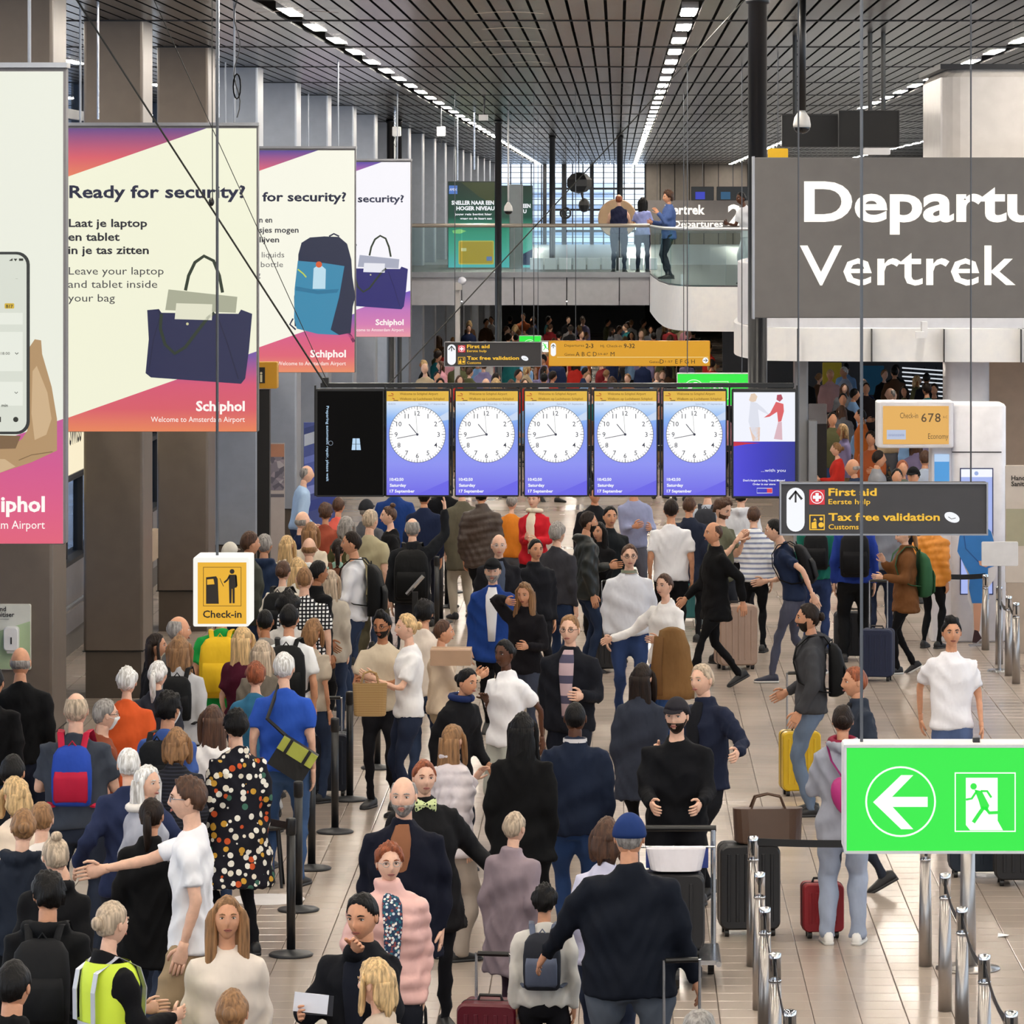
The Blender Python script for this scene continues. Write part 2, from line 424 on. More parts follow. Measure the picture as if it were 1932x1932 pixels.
# dark cladding between the far pillars
mb = MB(); mb.box((-5.75, 96, 3.8), (-5.55, FAR, CEIL + .2)); struct('wall_left_far', mb, plain('#55575c', 0.5))
mb = MB(); mb.box((-9, 104, 0), (-8.8, FAR, 3.8)); struct('wall_left_far_lower', mb, plain('#8d949e', 0.5))
# ---- far end: glazed facade with mullions (left) and timber panelling (right)
win = struct('window_3', MB().box((-9, FAR, 3.6), (1.15, FAR + 0.04, CEIL + 0.3)), glassm('far glass', '#f4f8fc', 0.97))
fr = MB()
for k in range(24): fr.box((-9 + 0.44 * k, FAR - 0.12, 3.6), (-8.95 + 0.44 * k, FAR + 0.02, CEIL + 0.2))
for k in range(16): fr.box((-9, FAR - 0.1, 3.6 + 0.23 * k), (1.15, FAR, 3.625 + 0.23 * k))
for x in (-3.2, -2.35, -1.2, 0.0): fr.box((x, FAR - 0.3, 3.6), (x + 0.16, FAR, CEIL + 0.2))
for z in (4.3, 5.2, 6.1): fr.box((-2.8, FAR - 0.2, z), (1.1, FAR, z + 0.09))
struct('window_frame', fr, plain('#23262c', 0.6), win)
# building across the apron, seen through the facade
bm_ = MB(); bm_.box((-22, 232, 0), (0.2, 240, 6.6), 0)
bl = thing('outside_building', 'grey office building with window bands seen through the far glass facade', 'building', (-10, 236, 0))
part('facade', bm_, plain('#d9e0ea', 0.6), bl)
for k in range(5):
    part('window_band', MB().box((-21, 231.9, 3.3 + 0.65 * k), (-0.2, 232.0, 3.55 + 0.65 * k)), plain('#93a3b8', 0.2), bl)
part('roof', MB().box((-22.2, 231.7, 6.6), (0.4, 240.2, 6.75)), plain('#dfe4ea', 0.5), bl)
mb = MB(); WP = plain('#6f6861', 0.6)
mb.box((1.15, FAR, 0), (14, FAR + 0.3, CEIL + .3)); wf = struct('wall_far', mb, plain('#2b2928', 0.7))
for k in range(20):
    x = 1.2 + 0.62 * k
    for z in (3.75, 5.5): struct('panel', MB().box((x, FAR - 0.05, z), (x + 0.58, FAR - 0.002, z + 1.7)), WP, wf)
mb = MB(); mb.box((-9, FAR, 0), (1.15, FAR + 0.3, 3.55)); struct('wall_far_lower', mb, plain('#7c8086', 0.7))

# ---- mezzanine across the hall and its curved gallery on the right
FZ = 3.77; BZ = 2.98
CON = plain('#b0afb4', 0.45, 0.0); FW = plain('#fbfcff', 0.4)
edge = [(-8.6, 102.0), (0.72, 102.0)]
edge2 = [(0.72, 102.0), (0.76, 97), (0.84, 91), (0.98, 87), (1.3, 85.2), (2.0, 84.8), (3.4, 84.4), (6.0, 84)]
mb = MB(); mb.box((-9, 102.15, BZ + 0.15), (14, 118, FZ), 0); mb.box((6.0, 64.3, BZ + 0.15), (14, 102.2, FZ), 0)
pts = edge2 + [(6.0, 102.2), (0.7, 102.2)]
mb.loft([[(x, y, BZ + 0.1) for x, y in pts], [(x, y, FZ) for x, y in pts]])
mz = struct('mezzanine', mb, [plain('#4b4d52', 0.5)])
mb = MB(); mb.box((-9, 118, BZ + .15), (14, FAR, FZ)); struct('mezzanine_back', mb, plain('#7d838c', 0.3))
x = -8.3
while x < 0.7:
    x2 = min(x + 1.19, 0.72)
    struct('fascia_panel', MB().box((x + 0.012, 102.0, BZ + 0.06), (x2 - 0.012, 102.14, FZ - 0.1)), CON, mz); x += 1.19
struct('floor_edge', MB().box((-8.5, 101.93, FZ - 0.1), (0.72, 102.15, FZ + 0.02)), ALU, mz)
def band(poly, z0, z1, th=0.12, zb=None):
    """vertical band following a plan polyline, smooth"""
    m_ = MB(); R0 = []
    P = [Vector((a, b, 0)) for a, b in poly]; Q = []
    for i, p in enumerate(P):
        t = (P[min(i + 1, len(P) - 1)] - P[max(i - 1, 0)]).normalized(); Q.append(Vector((-t.y, t.x, 0)) * th)
    for p, q in zip(P, Q): R0.append([(p.x, p.y, z0), (p.x, p.y, z1), (p.x + q.x, p.y + q.y, z1), (p.x + q.x, p.y + q.y, z0)])
    return m_.loft(R0)
def smoothp(pts, n=6):
    P = [Vector((*p, 0)) if len(p) == 2 else Vector(p) for p in pts]; out = []
    for i in range(len(P) - 1):
        p0, p1, p2, p3 = P[max(i - 1, 0)], P[i], P[i + 1], P[min(i + 2, len(P) - 1)]
        for k in range(n):
            t = k / n; out.append(0.5 * ((2 * p1) + (-p0 + p2) * t + (2 * p0 - 5 * p1 + 4 * p2 - p3) * t * t + (-p0 + 3 * p1 - 3 * p2 + p3) * t ** 3))
    out.append(P[-1]); return out
e2 = [(p.x, p.y) for p in smoothp(edge2)]
struct('curved_fascia', band(e2, BZ - 0.08, FZ - 0.03), FW, mz)
# lower gallery front nearer on the right, two tiers with panel joints
g1 = [(3.1, 84.3), (2.1, 74), (1.75, 68), (1.95, 65.2), (2.4, 64.4), (4, 64.1), (7.5, 63.6)]
gs = [(p.x, p.y) for p in smoothp(g1)]
struct('gallery_fascia', band(gs, 3.02, 3.49, 0.12), FW, mz)
gs2 = [(x_ + 0.06, y_ + 0.12) for x_, y_ in gs]
struct('gallery_parapet', band(gs2, 3.5, 4.4, 0.12), plain('#e0e1e8', 0.4), mz)
gm = MB(); gm.loft([[(x_ + .05, y_ + .1, 3.02 + dz) for x_, y_ in gs] + [(14, 63.8, 3.02 + dz), (14, 84.3, 3.02 + dz)] for dz in (0.05, 0.4)])
struct('gallery_deck', gm, plain('#d9d9df', 0.5), mz)
for xx in (2.55, 3.6, 4.62, 5.7):
    struct('joint', MB().box((xx, 63.75 + (5.5 - xx) * 0.12, 3.02), (xx + 0.012, 64.2, 3.49)), DARK, mz)
# glass balustrade
GLB = glassm('balustrade glass', '#eaf5f4', 0.95)
bal = thing('glass_balustrade', 'glass balustrade with brushed metal handrail along the straight mezzanine edge', 'railing', (-4, 102, FZ))
x = -8.3
while x < 0.6:
    x2 = min(x + 1.19, 0.72)
    part('glass_panel', MB().box((x + 0.01, 102.05, FZ - 0.02), (x2 - 0.01, 102.065, FZ + 1.05)), GLB, bal); x += 1.19
part('handrail', MB().rbox((-8.4, 102.01, FZ + 1.03), (0.72, 102.11, FZ + 1.12), 0.03, 0, 'x', 3), plain('#a39a90', 0.3, 0.6), bal)
bal = thing('glass_balustrade', 'curved glass balustrade with white handrail above the white gallery front', 'railing', (2, 86, FZ))
for a in range(0, len(e2) - 6, 6):
    part('glass_panel', band([(x_ + 0.03, y_ + 0.03) for x_, y_ in e2[a:a + 7]], FZ - 0.04, FZ + 1.03, 0.015), GLB, bal)
part('handrail', MB().tube([(x_ + 0.03, y_ + 0.03, FZ + 1.06) for x_, y_ in e2], 0.032, 8), plain('#c9ccd2', 0.3, 0.5), bal, True)
# ---- round black columns
for (x, y, r, z0) in ((1.31, 42.3, 0.09, 2.62), (-2.65, 99.7, 0.075, 0), (-1.75, 120, 0.08, FZ), (0.05, 120, 0.08, FZ), (-5.0, 99, .08, 0), (-4.8, 99, .05, 0)):
    mb = MB().lathe((x, y, z0), [(r * 1.3, 0), (r * 1.3, 0.05), (r, 0.06), (r, CEIL - z0 - 0.08), (r * 1.25, CEIL - z0 - 0.07), (r * 1.25, CEIL - z0)], 20)
    struct('column', mb, plain('#0e1016', 0.35), None, True)
# ---- right side: white column, walls under and beyond the gallery
mb = MB(); mb.box((3.1, 43.6, 4.5), (7.5, 45.5, CEIL + .1), 0); 
a = at(1778, 297, 43.5); b = at(1960, 175, 43.5)
mb = MB(); mb.rbox((a.x, 43.5, 4.2), (7.2, 46.5, CEIL - 0.65), 0.25, 0, 'z', 5); struct('bulkhead_right', mb, plain('#d2cdc9', 0.25))
mb = MB(); mb.box((a.x - .02, 43.48, CEIL - 0.65), (7.25, 46.6, CEIL - 0.6)); struct('bulkhead_cap', mb, DARK)
mb = MB(); mb.rbox((4.72, 64.8, 0), (5.35, 65.6, 3.1), 0.12, 0, 'z', 4); struct('column_white', mb, plain('#e4e4ea', 0.35), None, True)
mb = MB(); mb.box((5.35, 66.5, 0), (14, 66.8, 3.2)); struct('wall_right', mb, plain('#bda893', 0.5))
mb = MB(); mb.rbox((2.55, 64.9, 0), (2.74, 65.6, 3.1), 0.03, 0, 'z', 2); mb.rbox((2.74, 64.7, 0), (2.86, 65.2, 2.15), 0.02, 0, 'z', 2); struct('pier_grey', mb, plain('#83868c', 0.4))
mb = MB(); mb.box((2.6, 112, 0), (14, 112.3, 3.0)); struct('wall_right_far', mb, plain('#3c3f45', 0.6))
mb = MB(); mb.box((13.8, -8, 0), (14, FAR, 1.6)); mb.box((13.8, 112, 1.6), (14, FAR, CEIL + .3)); struct('wall_right_side', mb, plain('#b9b4ae', 0.6))
win = struct('added_window', MB().box((13.88, -8, 1.6), (13.9, 112, CEIL + .3)), glassm('side glass', '#f4f8fc', 0.97)); fr = MB()  # unseen window, added so daylight enters from the right
for k in range(40): fr.box((13.8, -8 + 3.0 * k, 1.6), (13.98, -7.9 + 3.0 * k, CEIL + .3))
struct('window_frame', fr, plain('#55585e', 0.5), win)
# ================================================================ HANGING SIGNS, BANNERS, SCREENS
ROD = plain('#55575b', 0.4, 0.5)
class Board:
    """flat panel facing the camera; artwork is set out in the panel's own plane, d metres down the hall"""
    def __init__(s, name, label, cat, u0, v0, u1, v1, d, th=0.12, group=None):
        s.d = d; a = at(u0, v1, d); b = at(u1, v0, d); s.a, s.b = a, b; s.k = d / FOC; s.th = th
        s.t = thing(name, label, cat, ((a.x + b.x) / 2, d, a.z), 0, group); s.lay = 0
    def x(s, u): return (u - CU) * s.k
    def z(s, v): return EYE - (v - CV) * s.k
    def y(s, l=0): return s.d - 0.004 * l
    def P(s, pts, l): return [(s.x(u), s.y(l), s.z(v)) for u, v in pts]
    def case(s, mat, grow=0, name='case', edge=0.0):
        mb = MB(); g = grow * s.k
        mb.rbox((s.a.x - g, s.d + 0.001, s.a.z - g), (s.b.x + g, s.d + s.th, s.b.z + g), 0.015, 0, 'y', 2)
        return part(name, mb, mat, s.t)
    def frame(s, mat, w, name='frame', out=0.02):
        mb = MB(); a, b = s.a, s.b; w = w * s.k; y0 = s.d - out; y1 = s.d + 0.01
        mb.box((a.x, y0, a.z), (a.x + w, y1, b.z)); mb.box((b.x - w, y0, a.z), (b.x, y1, b.z))
        mb.box((a.x + w, y0, a.z), (b.x - w, y1, a.z + w)); mb.box((a.x + w, y0, b.z - w), (b.x - w, y1, b.z))
        return part(name, mb, mat, s.t)
    def rect(s, u0, v0, u1, v1, mat, l=1, name='panel'):
        return part(name, MB().poly(s.P([(u0, v1), (u1, v1), (u1, v0), (u0, v0)], l)), mat, s.t)
    def poly(s, pts, mat, l=2, name='print'):
        ar = sum(pts[i][0] * pts[(i + 1) % len(pts)][1] - pts[(i + 1) % len(pts)][0] * pts[i][1] for i in range(len(pts)))
        if ar > 0: pts = pts[::-1]
        return part(name, MB().poly(s.P(pts, l)), mat, s.t)
    def txt(s, rows, mat, l=3, name='lettering'):
        mb = MB()
        for r in rows:
            st, u, v, h = r[:4]; o = r[4] if len(r) > 4 else {}
            o = dict(o)
            if 'width' in o: o['width'] *= s.k
            text(mb, st, s.x(u), s.z(v), h * s.k, s.y(l), 0, **o)
        return part(name, mb, mat, s.t)
    def line(s, pts, w, mat, l=2, name='line', closed=False):
        """printed stroke of width w px"""
        mb = MB(); P = [Vector((a, -b)) for a, b in pts]
        if closed: P = P + [P[0], P[1]]
        L = []; Rr = []
        for i, p in enumerate(P):
            t = (P[min(i + 1, len(P) - 1)] - P[max(i - 1, 0)])
            if closed and i in (0, len(P) - 2): t = P[1] - P[-3]
            t.normalize(); n = Vector((-t.y, t.x)) * w / 2; L.append(p + n); Rr.append(p - n)
        if closed: L.pop(); Rr.pop(); P.pop()
        for i in range(len(P) - 1):
            q = [Rr[i], Rr[i + 1], L[i + 1], L[i]]
            mb.poly([(s.x(v.x), s.y(l), s.z(-v.y)) for v in q])
        return part(name, mb, mat, s.t)
    def circ(s, u, v, r, mat, l=2, name='disc', n=40):
        return part(name, MB().disc((s.x(u), s.y(l), s.z(v)), r * s.k, n), mat, s.t)
    def ring(s, u, v, r, w, mat, l=2, name='ring', n=48):
        return s.line([(u + r * math.cos(2 * math.pi * k / n), v + r * math.sin(2 * math.pi * k / n)) for k in range(n)], w, mat, l, name, True)
    def rods(s, us, vtop_z=CEIL, r=0.008, name='suspension_rod', mat=None, back=None):
        for u in us:
            x = s.x(u); y = s.d + (s.th / 2 if back is None else back)
            part(name, MB().tube([(x, y, s.b.z), (x, y, vtop_z)], r, 6), mat or ROD, s.t)
def arcp(cu, cv, r, a0, a1, n=12, ry=None):
    return [(cu + r * math.cos(R(a0 + (a1 - a0) * k / n)), cv - (ry or r) * math.sin(R(a0 + (a1 - a0) * k / n))) for k in range(n + 1)]
def rrect(u0, v0, u1, v1, r, n=5):
    return arcp(u1 - r, v0 + r, r, 0, 90, n) + arcp(u0 + r, v0 + r, r, 90, 180, n) + arcp(u0 + r, v1 - r, r, 180, 270, n) + arcp(u1 - r, v1 - r, r, 270, 360, n)
BL = dict(bold=0.022); BL2 = dict(bold=0.012)
# ---- big Departures sign
B = Board('departures_sign', 'large grey hanging sign with white letters Departures over Vertrek', 'sign', 1422, 297, 2330, 600, 40.6, 0.3)
B.case(plain('#6e6b6a', 0.45)); B.rect(1424, 299, 2328, 598, plain('#676462', 0.5), 1, 'face')
LW = lit('#fff8ec', 1.35)
B.txt([('Departures', 1517, 416, 76, dict(bold=0.0256, width=612))], LW, 2)
B.txt([('Vertrek', 1509, 537, 78, dict(bold=0.008, width=407))], LW, 2)
B.rods((2250,), CEIL, 0.02)
part('edge_strip', MB().box((B.x(1420), B.d - 0.01, B.z(602)), (B.x(1424), B.d + 0.3, B.z(295))), ALU, B.t)
# ---- first aid / tax free sign, near (d 37) and far (d 77)
YL = lit('#f7c22e', 0.95); WL = lit('#f4f6fa', 1.0); RL = lit('#e02634', 0.9)
def first_aid(label, u0, v0, sc, d, rods):
    X = lambda a: u0 + (a - 1471) * sc
    Y = lambda b: v0 + (b - 910) * sc
    W_ = lit('#f4f6fa', 1.0)
    B = Board('first_aid_sign', label, 'sign', u0, v0, X(1864), Y(1010), d, 0.14, 'first aid and tax free signs')
    B.case(plain('#3a3a3e', 0.45)); B.frame(ALU, 3 * sc)
    B.poly(rrect(X(1484), Y(920), X(1518), Y(1003), 17 * sc), W_, 1, 'arrow_field')
    DK = plain('#2f2f33', 0.5)
    B.line([(X(1501), Y(948)), (X(1501), Y(926))], 3.6 * sc, DK, 2, 'arrow'); B.line([(X(1489), Y(942)), (X(1501), Y(927)), (X(1513), Y(942))], 4.5 * sc, DK, 2, 'arrow')
    B.rect(X(1527), Y(924), X(1556), Y(952), RL, 1, 'red_cross_field'); B.ring(X(1541.5), Y(938), 11.5 * sc, 1.5 * sc, W_, 2)
    B.rect(X(1538.5), Y(930), X(1544.5), Y(946), W_, 2, 'cross'); B.rect(X(1533.5), Y(935), X(1549.5), Y(941), W_, 3, 'cross')
    B.rect(X(1527), Y(971), X(1556), Y(1000), YL, 1, 'customs_field'); B.rect(X(1529), Y(973), X(1554), Y(998), DK, 2, 'customs_frame')
    B.poly([(X(1531), Y(997)), (X(1531), Y(986)), (X(1540), Y(983)), (X(1541), Y(997))], YL, 3, 'case_symbol'); B.circ(X(1549), Y(990), 5 * sc, YL, 3, 'officer_symbol')
    B.circ(X(1549), Y(979), 3 * sc, YL, 3, 'officer_head'); B.poly([(X(1534), Y(982)), (X(1537), Y(977)), (X(1541), Y(982))], YL, 3, 'handle_symbol')
    B.txt([('First aid', X(1563), Y(935), 14.5 * sc, dict(bold=0.025, width=91 * sc)), ('Tax free validation', X(1563), Y(982), 14.5 * sc, dict(bold=0.025, width=210 * sc))], YL, 2)
    B.txt([('Eerste hulp', X(1563), Y(951), 10 * sc, dict(bold=0.01, width=79 * sc)), ('Customs', X(1563), Y(998.5), 10 * sc, dict(bold=0.01, width=57 * sc))], YL, 2)
    pts = [(X(1796) + 15 * sc * math.cos(t) * math.cos(.4) + 9 * sc * math.sin(t) * math.sin(.4) * -1, Y(976) + 15 * sc * math.cos(t) * math.sin(.4) + 9 * sc * math.sin(t) * math.cos(.4)) for t in [2 * math.pi * k / 20 for k in range(20)]]
    B.poly(pts, W_, 2, 'logo'); B.line([(X(1789), Y(975)), (X(1795), Y(979)), (X(1803), Y(977))], 1.2 * sc, DK, 3, 'logo_mark')
    B.rods(rods); return B
first_aid('dark First aid sign hanging in front of the right-hand columns, large lettering', 1471, 910, 1.0, 37.0, (1507, 1833))
first_aid('small distant First aid sign hanging beside the yellow gates sign', 838, 645, 0.468, 77.0, (858, 1007))
# ---- yellow gates sign
B = Board('gates_sign', 'yellow hanging sign with gate letters ABCD, M and EFGH', 'sign', 1035, 643, 1340, 691, 77.0, 0.16)
YC = lit('#e6a51f', 0.85); KD = plain('#1d1a12', 0.5)
B.case(plain('#c08a1e', 0.5)); B.rect(1036, 644, 1339, 690, YC, 1, 'face')
B.poly(rrect(1039, 647, 1049, 672, 5), WL, 2, 'arrow_field'); B.line([(1044, 657), (1044, 650)], 1.3, KD, 3, 'arrow'); B.line([(1040.5, 654), (1044, 650), (1047.5, 654)], 1.3, KD, 3, 'arrow')
B.txt([('Departures', 1065, 654, 5, dict(width=37)), ('2-3', 1105, 656.5, 8.5, dict(bold=.015)), ('Hj. Check-in', 1133, 655, 5, dict(width=40)), ('9-32', 1177, 656.5, 8.5, dict(bold=.015)),
       ('Gates', 1065, 671, 5, dict(width=19)), ('A B C D', 1086, 672, 8.5, dict(width=40)), ('59-87', 1128, 670, 4, dict(width=19)), ('M', 1152, 672, 8.5, {}),
       ('Gates', 1225, 685, 5, dict(width=19)), ('D', 1245, 686, 8.5, {}), ('1-57', 1255, 684, 4, dict(width=14)), ('E F G H', 1274, 686, 8.5, dict(width=37))], KD, 2)
B.rect(1051, 673.5, 1336, 674.3, lit('#fff0b0', 0.9), 2, 'rule'); B.circ(1331, 680, 5.5, WL, 2, 'arrow_disc'); B.line([(1327, 680), (1334, 680)], 1.2, KD, 3, 'arrow'); B.line([(1331, 677), (1334.5, 680), (1331, 683)], 1.2, KD, 3, 'arrow')
B.rods((1086, 1290))
# ---- emergency exit signs
GRN = lit('#2bf043', 0.95); GW = lit('#f2fff0', 1.15)
def exit_sign(label, u0, v0, sc, d, w, rods, th=0.2):
    X = lambda a: u0 + (a - 1592) * sc
    Y = lambda b: v0 + (b - 1405) * sc
    B = Board('exit_sign', label, 'sign', u0, v0, X(1592 + w), Y(1610), d, th, 'green running man exit signs')
    B.case(WHITE); B.frame(plain('#c9ccd0', 0.4), 5 * sc, 'frame', 0.015)
    B.rect(X(1597), Y(1411), X(1587 + w), Y(1605), GRN, 1, 'face')
    B.ring(X(1699), Y(1512), 65 * sc, 3.4 * sc, GW, 2)
    B.poly([(X(1647), Y(1513)), (X(1700), Y(1462)), (X(1723), Y(1462)), (X(1683), Y(1503)), (X(1750), Y(1503)), (X(1750), Y(1522)), (X(1684), Y(1522)), (X(1723), Y(1564)), (X(1700), Y(1564))], GW, 2, 'arrow')
    B.line([(X(1802), Y(1458)), (X(1915), Y(1458)), (X(1915), Y(1568)), (X(1802), Y(1568))], 3.2 * sc, GW, 2, 'frame_line', True)
    B.poly([(X(1822), Y(1467)), (X(1882), Y(1467)), (X(1882), Y(1548)), (X(1892), Y(1566)), (X(1830), Y(1566)), (X(1822), Y(1556))], GW, 2, 'doorway')
    B.circ(X(1836.5), Y(1483), 6 * sc, GRN, 3, 'man_head')
    B.poly([(X(1838), Y(1489)), (X(1852), Y(1492)), (X(1866), Y(1519)), (X(1862), Y(1530)), (X(1850), Y(1524)), (X(1846), Y(1510))], GRN, 3, 'man_body')
    B.line([(X(1843), Y(1491)), (X(1833), Y(1506)), (X(1822), Y(1508))], 4 * sc, GRN, 3, 'man_arm'); B.line([(X(1850), Y(1492)), (X(1862), Y(1492)), (X(1870), Y(1504))], 4 * sc, GRN, 3, 'man_arm')
    B.line([(X(1856), Y(1522)), (X(1846), Y(1536)), (X(1836), Y(1551))], 7 * sc, GRN, 3, 'man_leg'); B.line([(X(1858), Y(1522)), (X(1866), Y(1533)), (X(1889), Y(1532)), (X(1893), Y(1539))], 6 * sc, GRN, 3, 'man_leg')
    B.rods(rods, CEIL, 0.008); return B
B = exit_sign('large green running man exit sign with left arrow, hung low in front of silver posts', 1592, 1405, 1.0, 20.0, 460, (1628, 1990), 0.22)
part('bracket', MB().cbox((B.x(1845), 20.1, B.b.z + 0.01), (0.03, 0.04, 0.02)), BLACK, B.t)
exit_sign('green exit sign half hidden above the two right-hand clock screens', 1277, 704, 0.30, 62.0, 466, (1297, 1400), 0.16)
exit_sign('tiny distant green exit sign above the far First aid sign', 979, 633, 0.19, 100.0, 222, (985, 1015), 0.16)
# ---- check-in cube
CB = Board('checkin_cube_sign', 'yellow Check-in cube sign with white sides hanging over the left queue', 'sign', 372, 1060, 466, 1179, 31.0, 0.46)
mb = MB(); a, b = CB.a, CB.b; mb.rbox((a.x - 0.028, 31.004, a.z - 0.012), (b.x + 0.012, 31.46, b.z + 0.03), 0.012, 0, 'y', 2); part('case', mb, lit('#fffdf4', 0.92), CB.t)
CB.rect(373, 1061, 465, 1177, lit('#f0b41e', 0.92), 1, 'face'); KK = plain('#231a10', 0.6)
CB.line([(384, 1070), (455, 1070), (455, 1143), (384, 1143)], 1.3, KK, 2, 'frame_line', True)
CB.poly([(389, 1089), (408, 1087), (411, 1092), (413, 1139), (389, 1139)], KK, 2, 'kiosk_symbol'); CB.poly([(391, 1093), (403, 1092), (405, 1102), (391, 1103)], lit('#f0b41e', 0.92), 3, 'kiosk_screen')
CB.circ(438, 1078, 4.5, KK, 2, 'figure_head'); CB.poly([(432, 1084), (446, 1084), (447, 1108), (443, 1109), (443, 1138), (439, 1138), (438.5, 1111), (437.5, 1111), (437, 1138), (433, 1138), (432, 1100)], KK, 2, 'figure_body')
CB.line([(433, 1087), (429, 1094), (423, 1099)], 3.2, KK, 2, 'figure_arm'); CB.line([(445.5, 1086), (447, 1106)], 2.8, KK, 2, 'figure_arm'); CB.line([(415, 1091), (418, 1098), (422, 1106)], 1.2, KK, 2, 'ticket_symbol')
CB.txt([('Check-in', 383, 1165, 14, dict(bold=0.02, width=73))], KK, 2); CB.rods((405,), CEIL, 0.011, back=0.2)
CB2 = CB
# ---- the four backlit banners
def banner(label, u0, v0, u1, v1, d, art, cream, tones, real=None):
    B = Board('banner', label, 'banner', u0, v0, u1, v1, d, 0.14, 'backlit security banners down the left side')
    S = (v1 - v0) / 578.0
    X = lambda a: u1 - (487 - a) * S
    Y = lambda b: v0 + (b - 237) * S
    B.case(plain('#6d6a6c', 0.4)); CR = lit(cream, 0.95)
    B.rect(X(104) + 1.5, Y(242), X(484), Y(814), CR, 1, 'face')
    zt = (B.b.z - B.a.z)
    g1 = gradient(f'top print {label}', [(0, tones[0]), (0.45, tones[1]), (1, tones[2])], 'Z', 0.82 * zt, 0.99 * zt, 0.9)
    g2 = gradient(f'bottom print {label}', [(0, tones[0]), (0.3, tones[1]), (0.62, tones[3]), (1, tones[4])], 'Z', 0.0, 0.25 * zt, 0.9)
    B.poly([(X(104) + 2, Y(242)), (X(390), Y(242)), (X(104) + 2, Y(341))], g1, 2, 'corner_print')
    B.poly([(X(104) + 2, Y(796)), (X(484), Y(663)), (X(484), Y(814)), (X(104) + 2, Y(814))], g2, 2, 'corner_print')
    NV = plain('#262c4a', 0.6); art(B, X, Y, S, NV)
    WT = lit('#fff6f0', 1.0)
    B.txt([('Schiphol', X(462), Y(775), 19 * S, dict(bold=0.03, width=92 * S, align='r')), ('Welcome to Amsterdam Airport', X(462), Y(796), 10.5 * S, dict(width=177 * S, align='r'))], WT, 3)
    part('top_rail', MB().box((B.a.x - .01, d - .03, B.b.z - 0.002), (B.b.x + .01, d + .16, B.b.z + 0.03)), ALU, B.t)
    for f in (0.12, 0.88):
        x = B.a.x + (B.b.x - B.a.x) * f; part('suspension_rod', MB().tube([(x, d + 0.07, B.b.z + 0.03), (x, d + 0.07, CEIL)], 0.012, 6), ALU, B.t)
    return B
def heading(B, X, Y, S, NV):
    B.txt([('Ready for security?', X(131), Y(373), 24 * S, dict(bold=0.025, width=332 * S))], NV, 3, 'heading')
def art_bag(bagcol, lap):
    def f(B, X, Y, S, NV):
        heading(B, X, Y, S, NV); TD = plain('#2b2d3a', 0.6)
        B.txt([('Laat je laptop', X(130), Y(428), 15.5 * S, dict(bold=0.022, width=148 * S)), ('en tablet', X(129), Y(454), 15.5 * S, dict(bold=0.022, width=97 * S)), ('in je tas zitten', X(129), Y(479), 15.5 * S, dict(bold=0.022, width=152 * S))], TD, 3)
        B.txt([('Leave your laptop', X(130), Y(518), 15 * S, dict(width=179 * S)), ('and tablet inside', X(129), Y(543), 15 * S, dict(width=168 * S)), ('your bag', X(129), Y(569), 15 * S, dict(width=88 * S))], plain('#4a4c55', 0.6), 3)
        BC = lit(bagcol, 0.75); BD = lit(lap[2], 0.8); st = lit('#33402f', 0.7)
        B.line([(X(a), Y(b)) for a, b in [(350, 548), (356, 520), (368, 495), (385, 483), (403, 492), (414, 520), (420, 552)]], 6 * S, st, 2, 'handle_print')
        B.poly([(X(a), Y(b)) for a, b in [(318, 546), (448, 560), (445, 590), (312, 585)]], lit(lap[0], 0.8), 3, 'laptop_print')
        B.poly([(X(a), Y(b)) for a, b in [(333, 572), (401, 574), (399, 604), (330, 601)]], lit(lap[1], 0.9), 5, 'tablet_print')
        B.poly([(X(a), Y(b)) for a, b in [(278, 585), (300, 583), (305, 590), (450, 592), (455, 584), (476, 592), (470, 660), (463, 714), (455, 724), (285, 712), (275, 704), (281, 640)]], BC, 4, 'bag_print')
        B.poly([(X(a), Y(b)) for a, b in [(332, 586), (401, 588), (400, 604), (330, 602)]], lit(lap[1], 0.9), 6, 'tablet_print')
        B.line([(X(a), Y(b)) for a, b in [(303, 598), (299, 583)]], 2 * S, BD, 5, 'seam_print'); B.line([(X(a), Y(b)) for a, b in [(304, 592), (290, 640), (281, 700)]], 1.5 * S, BD, 5, 'seam_print')
        B.line([(X(a), Y(b)) for a, b in [(412, 600), (430, 650), (450, 715)]], 2 * S, BD, 5, 'seam_print')
        B.line([(X(a), Y(b)) for a, b in [(305, 592), (303, 620), (312, 650), (330, 667), (350, 655), (375, 622), (392, 600), (405, 590)]], 6 * S, st, 6, 'strap_print')
        B.circ(X(354), Y(611), 2.6 * S, lit('#d8d4a0', 0.9), 6, 'button_print', 12)
    return f
